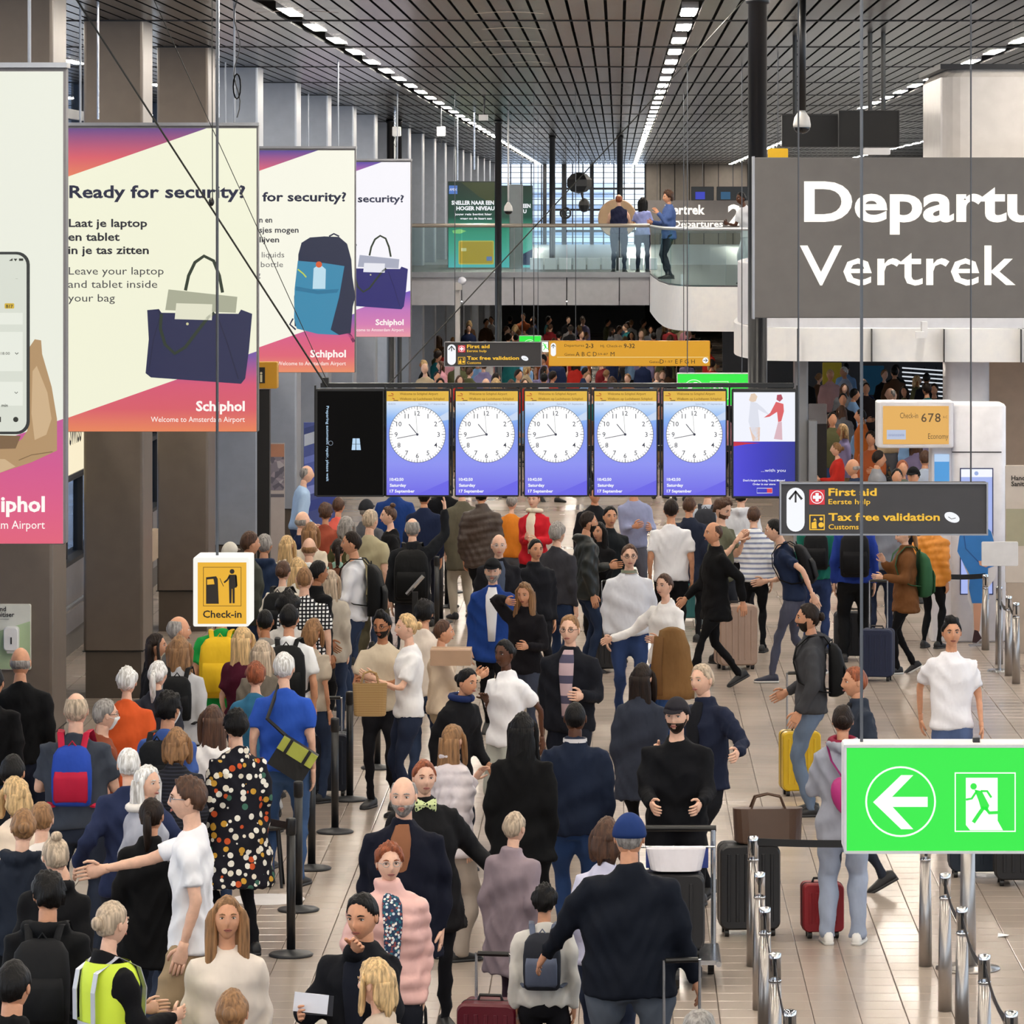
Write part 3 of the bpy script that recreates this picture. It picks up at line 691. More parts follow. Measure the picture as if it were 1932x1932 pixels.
def art_pack(B, X, Y, S, NV):
    heading(B, X, Y, S, NV); TD = plain('#3b3d4c', 0.6)
    B.txt([('Vloeistoffen en', X(272), Y(428), 15 * S, dict(bold=.02, width=120 * S, align='r')), ('medicijnflesjes mogen', X(340), Y(454), 15 * S, dict(bold=.02, width=200 * S, align='r')), ('in je tas blijven', X(290), Y(479), 15 * S, dict(bold=.02, width=150 * S, align='r'))], TD, 3)
    B.txt([('Leave your liquids', X(303), Y(518), 15 * S, dict(width=170 * S, align='r')), ('and water bottle', X(300), Y(543), 15 * S, dict(width=165 * S, align='r')), ('in your bag', X(242), Y(569), 15 * S, dict(width=100 * S, align='r'))], plain('#6a6c74', 0.6), 3)
    q = lambda L: [(487 * 0 + a, b) for a, b in L]
    D1 = lit('#2b3350', 0.75); TL = lit('#3f96bd', 0.8); TL2 = lit('#2f7fa6', 0.8)
    B.line([(553, 601), (547, 612), (558, 622)], 3, D1, 2, 'strap_print'); B.line([(655, 625), (664, 638), (668, 645)], 6, D1, 2, 'strap_print'); B.line([(662, 520), (668, 560), (660, 590)], 5, D1, 2, 'strap_print')
    B.poly([(562, 520), (563, 480), (569, 458), (585, 448), (612, 446), (640, 447), (655, 460), (663, 490), (667, 560), (662, 628), (640, 632), (580, 625), (556, 615), (555, 560)], D1, 3, 'backpack_print')
    B.poly([(562, 492), (610, 496), (650, 502), (640, 560), (624, 622), (640, 632), (600, 630), (560, 620), (555, 600), (556, 545)], TL, 4, 'pocket_print')
    B.poly([(558, 540), (600, 548), (640, 545), (636, 552), (600, 555), (558, 548)], TL2, 5, 'pocket_fold_print')
    B.line([(621, 446), (630, 441), (640, 446)], 3, D1, 3, 'loop_print'); B.poly([(592, 506), (598, 502), (608, 502), (615, 508), (614, 545), (590, 545)], lit('#bfe0ef', 0.95), 6, 'bottle_print'); B.circ(602, 499, 6, lit('#e06030', 0.9), 7, 'cap_print', 12)
    B.line([(562, 508), (572, 516), (578, 523)], 2.5, lit('#c8d850', 0.9), 5, 'cord_print')
def art_phone(B, X, Y, S, NV):
    PB = lit('#1c2220', 0.6); PS = lit('#dfe3d6', 0.9); SK = lit('#c09a6a', 0.8); SK2 = lit('#d8b78c', 0.85); SK3 = lit('#8a6840', 0.7)
    B.poly([(-120, 840), (20, 842), (42, 828), (52, 812), (56, 700), (56, 655), (66, 640), (78, 642), (80, 668), (98, 730), (108, 790), (108, 850), (60, 872), (0, 892), (-120, 900)], SK, 3, 'hand_print')
    B.poly([(62, 700), (70, 690), (90, 740), (98, 790), (88, 820), (66, 830), (60, 780)], SK2, 4, 'palm_print'); B.poly([(-120, 862), (10, 866), (30, 880), (0, 892), (-120, 900)], SK2, 4, 'wrist_print')
    B.line([(36, 868), (60, 858), (100, 852)], 1.5, SK3, 5, 'crease_print'); B.poly([(-120, 818), (40, 822), (30, 846), (-120, 850)], SK3, 4, 'shade_print')
    B.poly(rrect(-210, 475, 57, 819, 24, 6), PB, 5, 'phone_print'); B.poly(rrect(-206, 480, 51, 814, 20, 6), PS, 6, 'phone_screen_print')
    GL2 = lit('#e9ece0', 0.95)
    for (a, b_) in ((590, 612), (626, 700), (720, 765)): B.rect(-180, a, 44, b_, GL2, 7, 'list_row_print')
    B.poly(rrect(10, 572, 28, 582, 2), lit('#d8b32a', 0.9), 8, 'tag_print')
    KG = plain('#2c302c', 0.6)
    B.txt([('B17', 13, 580.5, 6, dict(bold=.02)), ('18:00', 3, 669, 5.5, dict(width=17)), ('5 min', -2, 767, 6, dict(bold=.02)), ('...', 31, 526, 5, {})], KG, 9)
    B.line([(30, 665), (33, 668), (36, 665)], 1.4, KG, 9, 'chevron_print'); B.line([(29, 739), (32, 742), (35, 739)], 1.2, KG, 9, 'chevron_print')
    B.circ(31, 791, 5, KG, 8, 'icon_print', 14); B.rect(-2, 786, 3, 796, KG, 8, 'icon_print')
    B.poly([(18, 492), (25, 487), (25, 492)], KG, 8, 'icon_print'); B.poly([(27, 488), (34, 488), (30.5, 493)], KG, 8, 'icon_print'); B.rect(37, 487.5, 45, 492, KG, 8, 'icon_print')
banner('nearest banner, cut off by the frame: hand holding a phone above a pink Schiphol corner', -470, 127, 124, 1027, 28.7, art_phone, '#eceee0', ('#e8607a', '#e25a86', '#c85a9a', '#d9568f', '#c9569a'))
banner('banner reading Laat je laptop en tablet in je tas zitten, navy tote bag print', 104, 237, 487, 815, 44.6, art_bag('#2c3058', ('#b9bba2', '#ecebd2', '#1c2040')), '#f6f6dc', ('#f08a5c', '#e0606c', '#6a4a8c', '#dd5a78', '#7a5aa8'))
banner('banner with a blue backpack and water bottle print, mostly behind the tote bag banner', 391, 280, 671, 703, 61.0, art_pack, '#fbfaea', ('#f3956a', '#e8687a', '#5a4a9a', '#e0608a', '#8a66b8'))
banner('farthest banner, small and lilac white, with a violet tote bag print', 555, 303, 776, 636, 77.5, art_bag('#2e2c7c', ('#b8bcd0', '#f2f2fa', '#1e1c58')), '#fbf9ff', ('#f0a0a8', '#dc80b8', '#5a44a8', '#c878c0', '#7a5ac0'))
# ---- row of clock screens
SCB = gradient('clock screen blue', [(0, '#6a62e8'), (0.3, '#8c92f4'), (0.62, '#7f9cf2'), (0.72, '#86b4f4'), (0.82, '#c4dcfa'), (0.9, '#e8effc')], 'Z', 0.0, 0.98, 0.95)
CWH = lit('#fdfdfb', 1.05); CT = plain('#3a3f58', 0.5); YB = lit('#e8b93a', 0.9)
places = ['leftmost', 'second', 'middle', 'fourth', 'rightmost']
def seg_clock(i, u0):
    W0 = 119; u1 = u0 + W0
    B = Board('clock_screen', f'portrait screen with a white clock on blue, {places[i]} of the five clocks', 'screen', u0, 735, u1, 936, 41.0, 0.09, 'five hanging clock screens')
    B.case(BLACK, 1.5); X = lambda a: u0 + (a - 729)
    B.rect(X(730), 738, X(847), 934, SCB, 1, 'display')
    B.poly([(X(785), 934), (X(847), 906), (X(847), 934)], lit('#6660e8', 0.95), 2, 'wave'); B.poly([(X(808), 798), (X(847), 776), (X(847), 792)], lit('#cfe0fb', 0.9), 2, 'wave')
    B.rect(X(730), 738, X(847), 757, YB, 2, 'title_bar')
    B.txt([('Welcome to Schiphol Airport', X(755), 745, 4.6, dict(width=72, bold=.01)), ('Welkom op Luchthaven Schiphol', X(755), 754.5, 4.6, dict(width=84, bold=.01)), ], plain('#7a5a18', .6), 3)
    B.txt([('10:42:50', X(733), 763.5, 3.2, {}), ('Saturday, 17 September', X(842), 763.5, 3.2, dict(align='r', width=52))], plain('#8a94b8', .6), 3)
    RD = plain('#b03a1e', 0.6); B.line([(X(733), 746.5), (X(743), 746.5)], 1.1, RD, 3, 'arrow_mark'); B.line([(X(743), 755.5), (X(752), 755.5)], 1.2, plain('#2a2010', .6), 3, 'arrow_mark'); B.line([(X(739), 742), (X(743), 744)], 1.6, RD, 3, 'arrow_mark'); B.line([(X(741), 751), (X(745), 753)], 1.6, RD, 3, 'arrow_mark')
    cx, cy, r = X(788), 819.5, 53
    B.circ(cx, cy, r, CWH, 3, 'dial', 56); B.ring(cx, cy, r, 0.8, CT, 4, 'dial_rim', 56)
    mb = MB()
    for k in range(60):
        a = R(6 * k); big = k % 5 == 0; r0 = r - (7 if big else 4.2); w = 0.55 if big else 0.4
        dx, dy = math.sin(a), -math.cos(a); px, py = -dy, dx
        q = [(cx + dx * r0 - px * w, cy + dy * r0 - py * w), (cx + dx * r - px * w, cy + dy * r - py * w), (cx + dx * r + px * w, cy + dy * r + py * w), (cx + dx * r0 + px * w, cy + dy * r0 + py * w)]
        mb.poly([(B.x(a_), B.y(4), B.z(b_)) for a_, b_ in q][::-1])
    part('minute_marks', mb, CT, B.t)
    B.txt([(str(k), cx + 40 * math.sin(R(30 * k)), cy - 40 * math.cos(R(30 * k)) + 4.5, 9.2, dict(align='c', bold=0.004)) for k in range(1, 13)], CT, 4, 'numerals')
    for ang, L, w, nm in ((321, 25, 1.5, 'hour_hand'), (259, 39, 1.2, 'minute_hand'), (356 - 0 * i, 40, 0.5, 'second_hand')):
        B.line([(cx, cy), (cx + L * math.sin(R(ang)), cy - L * math.cos(R(ang)))], w, CT, 5, nm)
    B.circ(cx, cy, 2.4, CT, 6, 'hub', 14)
    B.txt([('10:42:50', X(736), 907, 5.6, dict(bold=.03, width=26)), ('Saturday', X(736), 918, 5.6, dict(bold=.03, width=31)), ('17 September', X(736), 929, 5.6, dict(bold=.03, width=47))], WL, 3)
for i, u0 in enumerate((728.5, 859, 989.5, 1120.5, 1251)): seg_clock(i, u0)
B = Board('dead_screen', 'black screen with a tiny window symbol left of the clock screens', 'screen', 597, 735, 724, 936, 41.0, 0.09); B.case(BLACK, 1.5); B.rect(599, 738, 722, 934, plain('#030304', 0.6, 0, .1), 1, 'display')
LB = lit('#bcdcf8', 0.9)
for q in ([(665.5, 827), (671.3, 827), (671, 837.5), (664.6, 837.5)], [(672.3, 827), (678.5, 827), (679.7, 837.5), (672.2, 837.5)], [(664.5, 838.3), (671, 838.3), (670.8, 849), (663.5, 849)], [(672.2, 838.3), (679.8, 838.3), (681, 849), (672.2, 849)]): B.poly(q, LB, 2, 'window_symbol')
mb = MB(); text(mb, 'Preparing automatic repair, please wait', B.x(616), B.z(766), 5 * B.k, B.y(2), 0, bold=.01, width=142 * B.k, rotv=True); part('lettering', mb, LB, B.t)
B.ring(624, 836, 4, 1, plain('#8090a8', .5), 2, 'spinner', 16)
B = Board('advert_screen', 'screen right of the clocks with blurred figures above blue and the words with you', 'screen', 1382, 735, 1502, 939, 41.0, 0.09); B.case(BLACK, 1.5)
B.rect(1384, 740, 1500, 833, lit('#eef0fa', 1.0), 1, 'display'); B.rect(1384, 833, 1500, 936, gradient('advert blue', [(0, '#4a44e0'), (0.5, '#2f2fc0'), (1, '#1c2896')], 'X', -0.29, 0.28, 0.9), 1, 'display')
B.poly([(1384, 833), (1400, 834), (1434, 836), (1408, 838), (1384, 842)], lit('#c8173a', 0.9), 3, 'wave')
for pts, c in (([(1413, 755), (1417, 743), (1424, 742), (1429, 748), (1426, 757), (1418, 759)], '#e6cdb6'), ([(1416, 757), (1428, 760), (1440, 770), (1452, 783), (1440, 778), (1430, 772), (1433, 800), (1434, 822), (1430, 832), (1424, 832), (1418, 815), (1412, 795)], '#dfe2ee'), ([(1414, 806), (1434, 806), (1433, 832), (1420, 832)], '#e8c8b4'),
                ([(1466, 745), (1474, 744), (1477, 752), (1471, 758), (1465, 754)], '#b0455a'), ([(1464, 758), (1478, 762), (1479, 776), (1474, 795), (1468, 796), (1466, 777), (1452, 786), (1441, 788), (1453, 779)], '#dd5a5e'), ([(1468, 796), (1475, 796), (1476, 830), (1460, 828), (1464, 812)], '#dcb6c0')):
    B.poly(pts, lit(c, 0.95), 2, 'figure_print')
B.txt([('...with you', 1436, 890, 6, dict(width=46))], WL, 3); B.txt([("Don't forget to bring Travel Money!", 1402, 908, 3.8, dict(width=79, bold=.02)), ('Order in our store', 1420, 915, 3.6, dict(width=43, bold=.02))], WL, 3)
B.line([(1428, 921), (1457, 921), (1457, 930), (1428, 930)], 0.9, WL, 3, 'logo_box', True); B.rect(1447, 921, 1457, 930, lit('#e83a4a', .9), 3, 'logo_box')
# truss the screens hang on, and its cables
t = thing('screen_truss', 'black truss carrying the row of clock screens', 'truss', (0, 41.2, 3.5))
a = at(605, 733, 41.15); b = at(1498, 733, 41.15); zt = a.z + 0.03
mb = MB(); mb.box((a.x, 41.12, zt - 0.02), (b.x, 41.2, zt + 0.02)); mb.box((a.x, 41.12, zt - 0.6), (b.x, 41.2, zt - 0.55)); part('beam', mb, BLACK, t)
for u in (596, 727.5, 853.5, 984, 1115, 1246, 1376, 1503):
    x = at(u, 0, 41.2).x; part('strut', MB().box((x - 0.008, 41.1, 2.56), (x + 0.008, 41.16, zt)), BLACK, t)
part('clamp', MB().cbox((at(612, 0, 41).x, 41.15, zt + 0.04), (0.06, 0.08, 0.06)), BLACK, t)
CABM = plain('#22231f', 0.5)
def cable(label, p, q, r, name='cable', sag=0, n=1, mat=None):
    P = []
    for i in range(max(n, 1) + 1):
        f = i / max(n, 1); v = p.lerp(q, f); v.z -= sag * 4 * f * (1 - f); P.append(v)
    return single(name, MB().tube(P, r, 6, 0), mat or CABM, label, 'cable')
cable('thick dark steel cable running diagonally from top left to the dead screen', at(132, -20, 40.2), at(617, 730, 41.1), 0.009)
cable('thin dark cable running down right across the backpack banner', at(285, -12, 41.3), at(622, 730, 41.3), 0.004)
cable('long dark cable running diagonally from the black column top to the leftmost clock', at(1412, -8, 41.8), at(728, 731, 41.15), 0.006)
# black electric cable looped beside the cube's rod
cable('thin black flex beside the check-in cube rod ending in a plug', at(400, 0, 31), at(401, 380, 31), 0.004, sag=0.02, n=6)
single('plug', MB().ell(at(399, 381, 31), (0.02, 0.02, 0.03)), BLACK, 'black plug hanging over the word security', 'plug', smooth=True)
# ================================================================ FIXTURES AND PROPS
def flo(u, v): d = floor_depth(v); return Vector(((u - CU) * d / FOC, d, 0))
# ---- lamps added under the mezzanine soffit to brighten the far crowd
for i, (x, y) in enumerate([(x, y) for y in (104, 108, 113, 118, 126, 136, 148, 160, 174) for x in (-3.5, -1.2, 1.2)]):
    t = thing('ceiling_light', f'added square downlight brightening the crowd under the dark mezzanine soffit', 'light', (x, y, BZ + 0.15), 0, 'added downlights under the mezzanine')
    part('housing', MB().cbox((0, 0, -0.01), (0.5, 0.5, 0.05)), WHITE, t, local=True); part('diffuser', MB().cbox((0, 0, -0.04), (0.42, 0.42, 0.01)), lit('#fff4e4', 45.0), t, local=True)
for i, (x, y) in enumerate([(4.2, 68), (6.5, 68), (4.2, 74), (6.5, 74), (3.8, 80), (6.2, 86), (4.5, 92), (9, 72)]):  # more added lamps, brightening the space below the gallery
    t = thing('ceiling_light', 'added square downlight brightening the space under the white gallery at the right', 'light', (x, y, 3.0), 0, 'added downlights under the gallery')
    part('housing', MB().cbox((0, 0, -0.0), (0.5, 0.5, 0.04)), WHITE, t, local=True); part('diffuser', MB().cbox((0, 0, -0.03), (0.42, 0.42, 0.01)), lit('#fff4e4', 40.0), t, local=True)
# ---- black belt posts along the left queue
def belt(name, p, q, h, label, z=0.9, sag=0.03, parent=None, mat=BLACK):
    mb = MB(); rings = []
    for i in range(9):
        f = i / 8; v = Vector(p).lerp(Vector(q), f); zc = z - sag * 4 * f * (1 - f); rings.append([(v.x, v.y, zc - h / 2), (v.x + .003, v.y + .003, zc - h / 2), (v.x + .003, v.y + .003, zc + h / 2), (v.x, v.y, zc + h / 2)])
    mb.loft(rings); return single(name, mb, mat, label, 'belt')
POST = plain('#101114', 0.38); BASEM = plain('#2a2b2e', 0.45)
def belt_post(p, label, group, h=0.955):
    t = thing('belt_post', label, 'barrier post', p, 0, group)
    part('base', MB().lathe((0, 0, 0), [(0.150, 0), (0.155, 0.012), (0.14, 0.022), (0.04, 0.036), (0.034, 0.045)], 28), BASEM, t, True, True)
    part('post', MB().lathe((0, 0, 0.04), [(0.031, 0), (0.031, h - 0.14)], 14), POST, t, True, True)
    part('belt_cassette', MB().lathe((0, 0, h - 0.12), [(0.031, 0), (0.036, 0.01), (0.036, 0.1), (0.034, 0.115), (0.02, 0.12)], 14), BLACK, t, True, True)
    return t
order = ['nearest', 'second nearest', 'third', 'fourth', 'fifth', 'sixth', 'seventh', 'eighth', 'ninth', 'farthest']
BP = [(549, 1803), (563, 1718), (588, 1640), (632, 1571), (660, 1510), (712, 1450), (824, 1197), (832, 1174), (843, 1146), (855, 1118)]
for i, (u, v) in enumerate(BP):
    belt_post(flo(u, v), f'black belt barrier post with round base, {order[i]} of the row beside the left queue', 'black belt posts beside the left queue')
PB = [flo(u, v) for u, v in BP]
belt('barrier_belt', PB[0], PB[0] + Vector((-0.62, 1.3, 0)), 0.05, 'dark grey belt slanting from the nearest black post towards the dotted dress', 0.9)
for a, b, n in ((6, 7, 'first'), (7, 8, 'second'), (8, 9, 'last')): belt('barrier_belt', PB[a], PB[b], 0.05, f'black belt between the far queue posts, {n} span', 0.9)
# ---- silver posts on the right
SIL = plain('#a7a29e', 0.28, 0.95); CHR = plain('#d8d9db', 0.08, 1.0)
def silver_post(p, label, group, h=0.89, disc=None, r=0.04):
    t = thing('barrier_post', label, 'barrier post', p, 0, group)
    part('post', MB().lathe((0, 0, 0), [(r * 1.12, 0), (r * 1.1, 0.3), (r * 0.88, h - 0.17)], 20), SIL, t, True, True)
    part('collar', MB().lathe((0, 0, h - 0.17), [(r * 0.95, 0), (r * 0.95, 0.015)], 20), CHR, t, True, True)
    part('belt_head', MB().lathe((0, 0, h - 0.155), [(r * 0.9, 0), (r * 0.9, 0.12), (r * .9, 0.15), (r * 0.6, 0.155)], 20), CHR, t, True, True)
    part('belt_slot', MB().cbox((0.0, -r * 0.9, h - 0.08), (0.018, 0.012, 0.1)), BLACK, t, local=True)
    if disc: part('base', MB().lathe((0, 0, 0), [(disc, 0), (disc, 0.012), (0.06, 0.03)], 32), SIL, t, True, True)
    return t
L1 = [(1421, 1577), (1433, 1645), (1443, 1711), (1462, 1797), (1490, 1905)]; R1 = [(1746, 1577), (1783, 1647), (1815, 1711), (1857, 1800), (1908, 1907)]
def topd(v): return FOC * (EYE - 0.89) / (v - CV)
LP = [Vector(((u - CU) * topd(v) / FOC, topd(v), 0)) for u, v in L1]; RP = [Vector(((u - CU) * topd(v) / FOC, topd(v), 0)) for u, v in R1]
nth = ['back', 'second', 'third', 'fourth', 'front']
for i, p in enumerate(LP): silver_post(p, f'brushed silver barrier post, {nth[i]} one of the row left of the exit sign', 'silver posts left of the exit sign')
for i, p in enumerate(RP): silver_post(p, f'brushed silver barrier post, {nth[i]} one of the row below the exit sign', 'silver posts below the exit sign')
GB = plain('#2d2f36', 0.6)
belt('barrier_belt', LP[0], RP[0], 0.05, 'wide black belt running level from the silver post behind the exit sign', 0.85, 0.015)
for i in range(4): belt('barrier_belt', LP[i], LP[i + 1], 0.045, f'grey belt of the left silver row, {nth[i]} span', 0.83, 0.10, mat=GB)
for i in range(1, 4): belt('barrier_belt', RP[i], RP[i + 1], 0.045, f'grey belt of the right silver row, {nth[i]} span', 0.83, 0.08, mat=GB)
p = flo(1826, 1828); t = silver_post(p, 'thick silver pole with a wide round base behind the right silver row', None, 1.35, 0.22, 0.05)
UR = [(1722, 1215), (1859, 1226), (1885, 1253), (1903, 1275), (1917, 1290)]
for i, (u, v) in enumerate(UR):
    if i == 0: continue
    silver_post(flo(u, v), f'silver barrier post in front of the white check-in kiosk, {nth[i]} of four', 'silver posts by the check-in kiosk')
belt('barrier_belt', flo(1785, 1222), flo(1859, 1220), 0.06, 'black belt reaching left from the silver post beside the blue uniform figure', 0.84, 0.01)
belt('barrier_belt', flo(1885, 1253), flo(1903, 1275), 0.05, 'grey belt slung between silver posts by the kiosk, upper span', 0.8, 0.1); belt('barrier_belt', flo(1903, 1275), flo(1917, 1290), 0.05, 'grey belt slung between silver posts by the kiosk, lower span', 0.8, 0.06)
B = Board('notice_board', 'blank white board held up beside the blue uniform figure', 'board', 1852, 1022, 1921, 1068, 50.5, 0.02); B.case(WHITE); part('stem', MB().tube([(B.x(1886), 50.52, 0), (B.x(1886), 50.52, B.a.z)], 0.02, 8), STEEL, B.t); part('foot', MB().lathe((B.x(1886), 50.52, 0), [(0.14, 0), (0.13, 0.02)], 16), STEEL, B.t)
# ---- white check-in kiosk with yellow sign
d = 53.9; KW = plain('#ecebf0', 0.35)
kt = thing('checkin_kiosk', 'rounded white check-in kiosk with a yellow Economy sign wing', 'kiosk', (at(1846, 0, d).x, d, 0))
a = at(1796, 763, d); b = at(1899, 1212, d)
part('body', MB().rbox((a.x, d, 0), (b.x, d + 0.9, a.z), 0.1, 0, 'z', 5), KW, kt, True)
w0 = at(1757, 0, d + 0.1).x; part('side_wall', MB().rbox((w0, d + 0.1, 0), (a.x + .05, d + 0.6, at(0, 845, d).z), 0.03, 0, 'z', 3), KW, kt)
a2 = at(1655, 757, d); b2 = at(1796, 845, d)
part('sign_wing', MB().rbox((a2.x, d - 0.05, b2.z), (b2.x + .02, d + 0.45, a2.z), 0.05, 0, 'z', 4), KW, kt, False)
part('joint', MB().box((a.x, d - 0.006, at(0, 854, d).z), (b.x - .06, d, at(0, 852, d).z)), DARK, kt)
class KB(Board):
    def __init__(s, d, t): s.d = d; s.k = d / FOC; s.t = t; s.lay = 0
K = KB(d - 0.055, kt)
K.rect(1666, 766, 1790, 838, lit('#e9b25c', 0.92), 1, 'sign_face'); GY = plain('#6b5840', 0.6)
K.txt([('Check-in', 1698, 789, 11, dict(width=34)), ('6', 1738, 796, 17, dict(bold=.01)), ('7', 1751, 796, 17, dict(bold=.01)), ('8', 1764, 796, 17, dict(bold=.01)), ('A-C', 1779, 789, 5, dict(width=8)), ('Economy', 1751, 828, 11, dict(width=38))], GY, 2)
K.rect(1673, 811, 1709, 829, lit('#c2cde6', 0.85), 2, 'logo_field'); K.txt([('transavia', 1676, 823, 6, dict(width=30))], plain('#8fa0d0', .5), 3)
K2 = KB(d + 0.095, kt); K2.rect(1763, 857, 1791, 1005, lit('#4f9fe0', 0.9), 1, 'screen'); K2.rect(1763, 857, 1791, 871, lit('#b8d4f4', 0.95), 2, 'screen_title')
K3 = KB(d - 0.005, kt)
K3.rect(1811, 883, 1874, 1122, plain('#1b2a5c', 0.4), 1, 'screen_frame'); K3.rect(1813, 885, 1872, 1120, lit('#a9b8f2', 0.95), 2, 'screen'); K3.rect(1813, 885, 1872, 900, lit('#f4f6ff', 1.0), 3, 'screen_title')
K3.circ(1842, 893, 4, lit('#9fb4e8', .9), 4, 'crown_mark', 12)
UB = plain('#2f7fd0', 0.5); SKP = plain('#d8a58a', 0.5)
# life-size printed figure standing in front of the kiosk
ft = thing('standee', 'life-size printed figure in a blue uniform with folded hands at the white kiosk', 'display', (at(1842, 0, d - 0.4).x, d - 0.4, 0))
F_ = KB(d - 0.4, ft)
def fp(pts, mat, l, name): F_.poly(pts, mat, l, name)
sil = [(1830, 958), (1848, 955), (1858, 965), (1858, 990), (1872, 1005), (1884, 1050), (1878, 1090), (1864, 1110), (1868, 1130), (1862, 1160), (1846, 1214), (1834, 1214), (1836, 1160), (1826, 1130), (1826, 1085), (1808, 1040), (1812, 1005), (1830, 990)]
mb = MB(); P = [(F_.x(u), F_.z(v)) for u, v in sil][::-1]; mb.loft([[(x, d - 0.4, z) for x, z in P], [(x, d - 0.385, z) for x, z in P]]); part('board', mb, KW, ft)
fp([(1834, 985), (1852, 985), (1870, 1003), (1882, 1048), (1876, 1068), (1864, 1072), (1864, 1100), (1866, 1130), (1858, 1138), (1834, 1138), (1828, 1110), (1830, 1085), (1816, 1060), (1806, 1040), (1810, 1012), (1820, 994)], UB, 2, 'uniform_print')
fp([(1834, 958), (1846, 957), (1852, 966), (1850, 982), (1842, 988), (1834, 980)], SKP, 3, 'face_print'); fp([(1832, 956), (1848, 952), (1855, 962), (1853, 975), (1848, 963), (1834, 966)], plain('#5a3a22', .6), 4, 'hair_print')
fp([(1846, 1058), (1862, 1058), (1868, 1066), (1860, 1070), (1848, 1066)], SKP, 4, 'hands_print'); fp([(1836, 1138), (1852, 1138), (1848, 1190), (1843, 1198), (1838, 1190)], SKP, 3, 'leg_print'); fp([(1838, 1188), (1845, 1190), (1852, 1204), (1842, 1213), (1834, 1212)], plain('#3a1c20', .4), 4, 'shoe_print')
F_.line([(1818, 1005), (1822, 1035), (1846, 1060)], 2, plain('#1f5ca8', .6), 3, 'sleeve_print')
part('foot', MB().box((F_.x(1828), d - 0.5, 0), (F_.x(1856), d - 0.3, 0.012)), STEEL, ft)
B = Board('sanitiser_poster', 'beige Hand Sanitiser poster cut by the right edge of the frame', 'poster', 1897, 878, 1990, 1100, 52.5, 0.05); B.case(plain('#cfc5bb', 0.5)); B.txt([('Hand', 1908, 906, 9, dict(bold=.025)), ('Sanitiser', 1908, 917, 9, dict(bold=.025))], plain('#2a2622', .6), 2); B.rect(1898, 960, 1989, 1030, plain('#a8a48c', .6), 1, 'photo'); part('stand', MB().box((B.x(1900), 52.5, 0), (B.x(1985), 52.6, B.a.z)), plain('#b0a294', .5), B.t)
# ---- sanitiser station on the front left pillar
B = Board('sanitiser_poster', 'white Hand sanitiser notice on the front left pillar', 'poster', -52, 1140, 58, 1264, 40.05, 0.05); B.case(plain('#d9dad2', .5)); B.txt([('Hand', -14, 1153, 9, dict(bold=.02)), ('sanitiser', -14, 1163.5, 9, dict(bold=.02))], plain('#24262a', .6), 2); B.poly([(-50, 1215), (0, 1190), (57, 1172), (57, 1262), (-50, 1262)], plain('#a9bf9a', .6), 2, 'leaf_print')
B.line([(0, 1168), (17, 1168)], 1, plain('#9a9c98', .6), 2)
t = thing('sanitiser_dispenser', 'white wall dispenser fixed on the Hand sanitiser notice', 'dispenser', (at(20, 0, 40).x, 40.0, at(0, 1228, 40).z))
a = at(7, 1228, 39.95); b = at(34, 1183, 39.95); part('body', MB().rbox((a.x, 39.93, a.z), (b.x, 40.05, b.z), 0.03, 0, 'y', 4), WHITE, t, False); part('level_window', MB().box((at(19, 0, 39.9).x, 39.925, at(0, 1216, 39.9).z), (at(21.5, 0, 39.9).x, 39.93, at(0, 1203, 39.9).z)), BLACK, t)
part('drip_cup', MB().cbox(((a.x + b.x) / 2, 39.97, a.z - 0.012), (0.07, 0.06, 0.02)), plain('#c9cac6', .5), t)
# ---- lit shop sign on the left wall
t = thing('shop_sign', 'cream backlit shop sign on the outer left wall behind the pillars', 'sign', (-6.4, 51, 2.1))
part('case', MB().box((-6.48, 43, 2.1), (-6.36, 56, 3.0)), lit('#fbeecb', 0.95), t); part('frame', MB().box((-6.5, 43, 2.06), (-6.34, 56, 2.1)), BLACK, t)
mb = MB(); text(mb, 'SWISS', 0, 0, 0.32, 0, bold=.02); V = np.array(mb.v); mb.v = [(-6.355, 52.2 + p[0] * 1.0, 2.45 + p[2]) for p in V]; part('lettering', mb, BLACK, t)
# ---- wooden box counter between pillars, info column and boards behind
t = thing('desk', 'pale wooden box desk between the second and third pillars', 'desk', (-5.55, 53, 0)); part('top_box', MB().box((-5.75, 52.6, 1.05), (-5.45, 53.4, 1.4)), plain('#a5917a', .5), t); part('leg', MB().box((-5.72, 52.7, 0), (-5.5, 53.3, 1.05)), BLACK, t)
d = 57.5; t = thing('info_column', 'black column with a yellow information sign behind the tote bag banner', 'sign', (at(512, 0, d).x, d, 0))
a = at(485, 735, d); b = at(508.5, 1100, d); part('column', MB().box((a.x, d, 0), (b.x, d + .2, a.z)), BLACK, t); c0 = at(484, 733, d); c1 = at(523, 683, d)
part('sign_box', MB().rbox((c0.x, d - 0.05, c0.z), (c1.x, d + 0.25, c1.z), 0.01, 0, 'y', 2), plain('#c8921c', .5), t)
K = KB(d - 0.055, t); K.rect(484, 693, 500, 723, BLACK, 1, 'i_field'); K.txt([('i', 490.5, 720, 20, dict(bold=.03))], plain('#d8cfae', .5), 2)
d = 60; t = thing('roll_up_banner', 'brown and grey roll-up banner with a church photo by the info column', 'banner', (at(522, 0, d).x, d, 0)); K = KB(d, t)
part('board', MB().box((K.x(509), d, 0.03), (K.x(537), d + .03, K.z(836))), plain('#a59c98', .5), t)
K.rect(510, 838, 536, 862, plain('#a07058', .6), 1, 'photo_sky'); K.rect(510, 862, 536, 925, pattern('church photo', '#6f6a72', '#8a8088', 'blocks', 14, ['#5c5a64', '#8a828a', '#76707a', '#a09a9e']), 1, 'photo'); K.rect(510, 932, 536, 938, plain('#55525a', .6), 1, 'text_block')
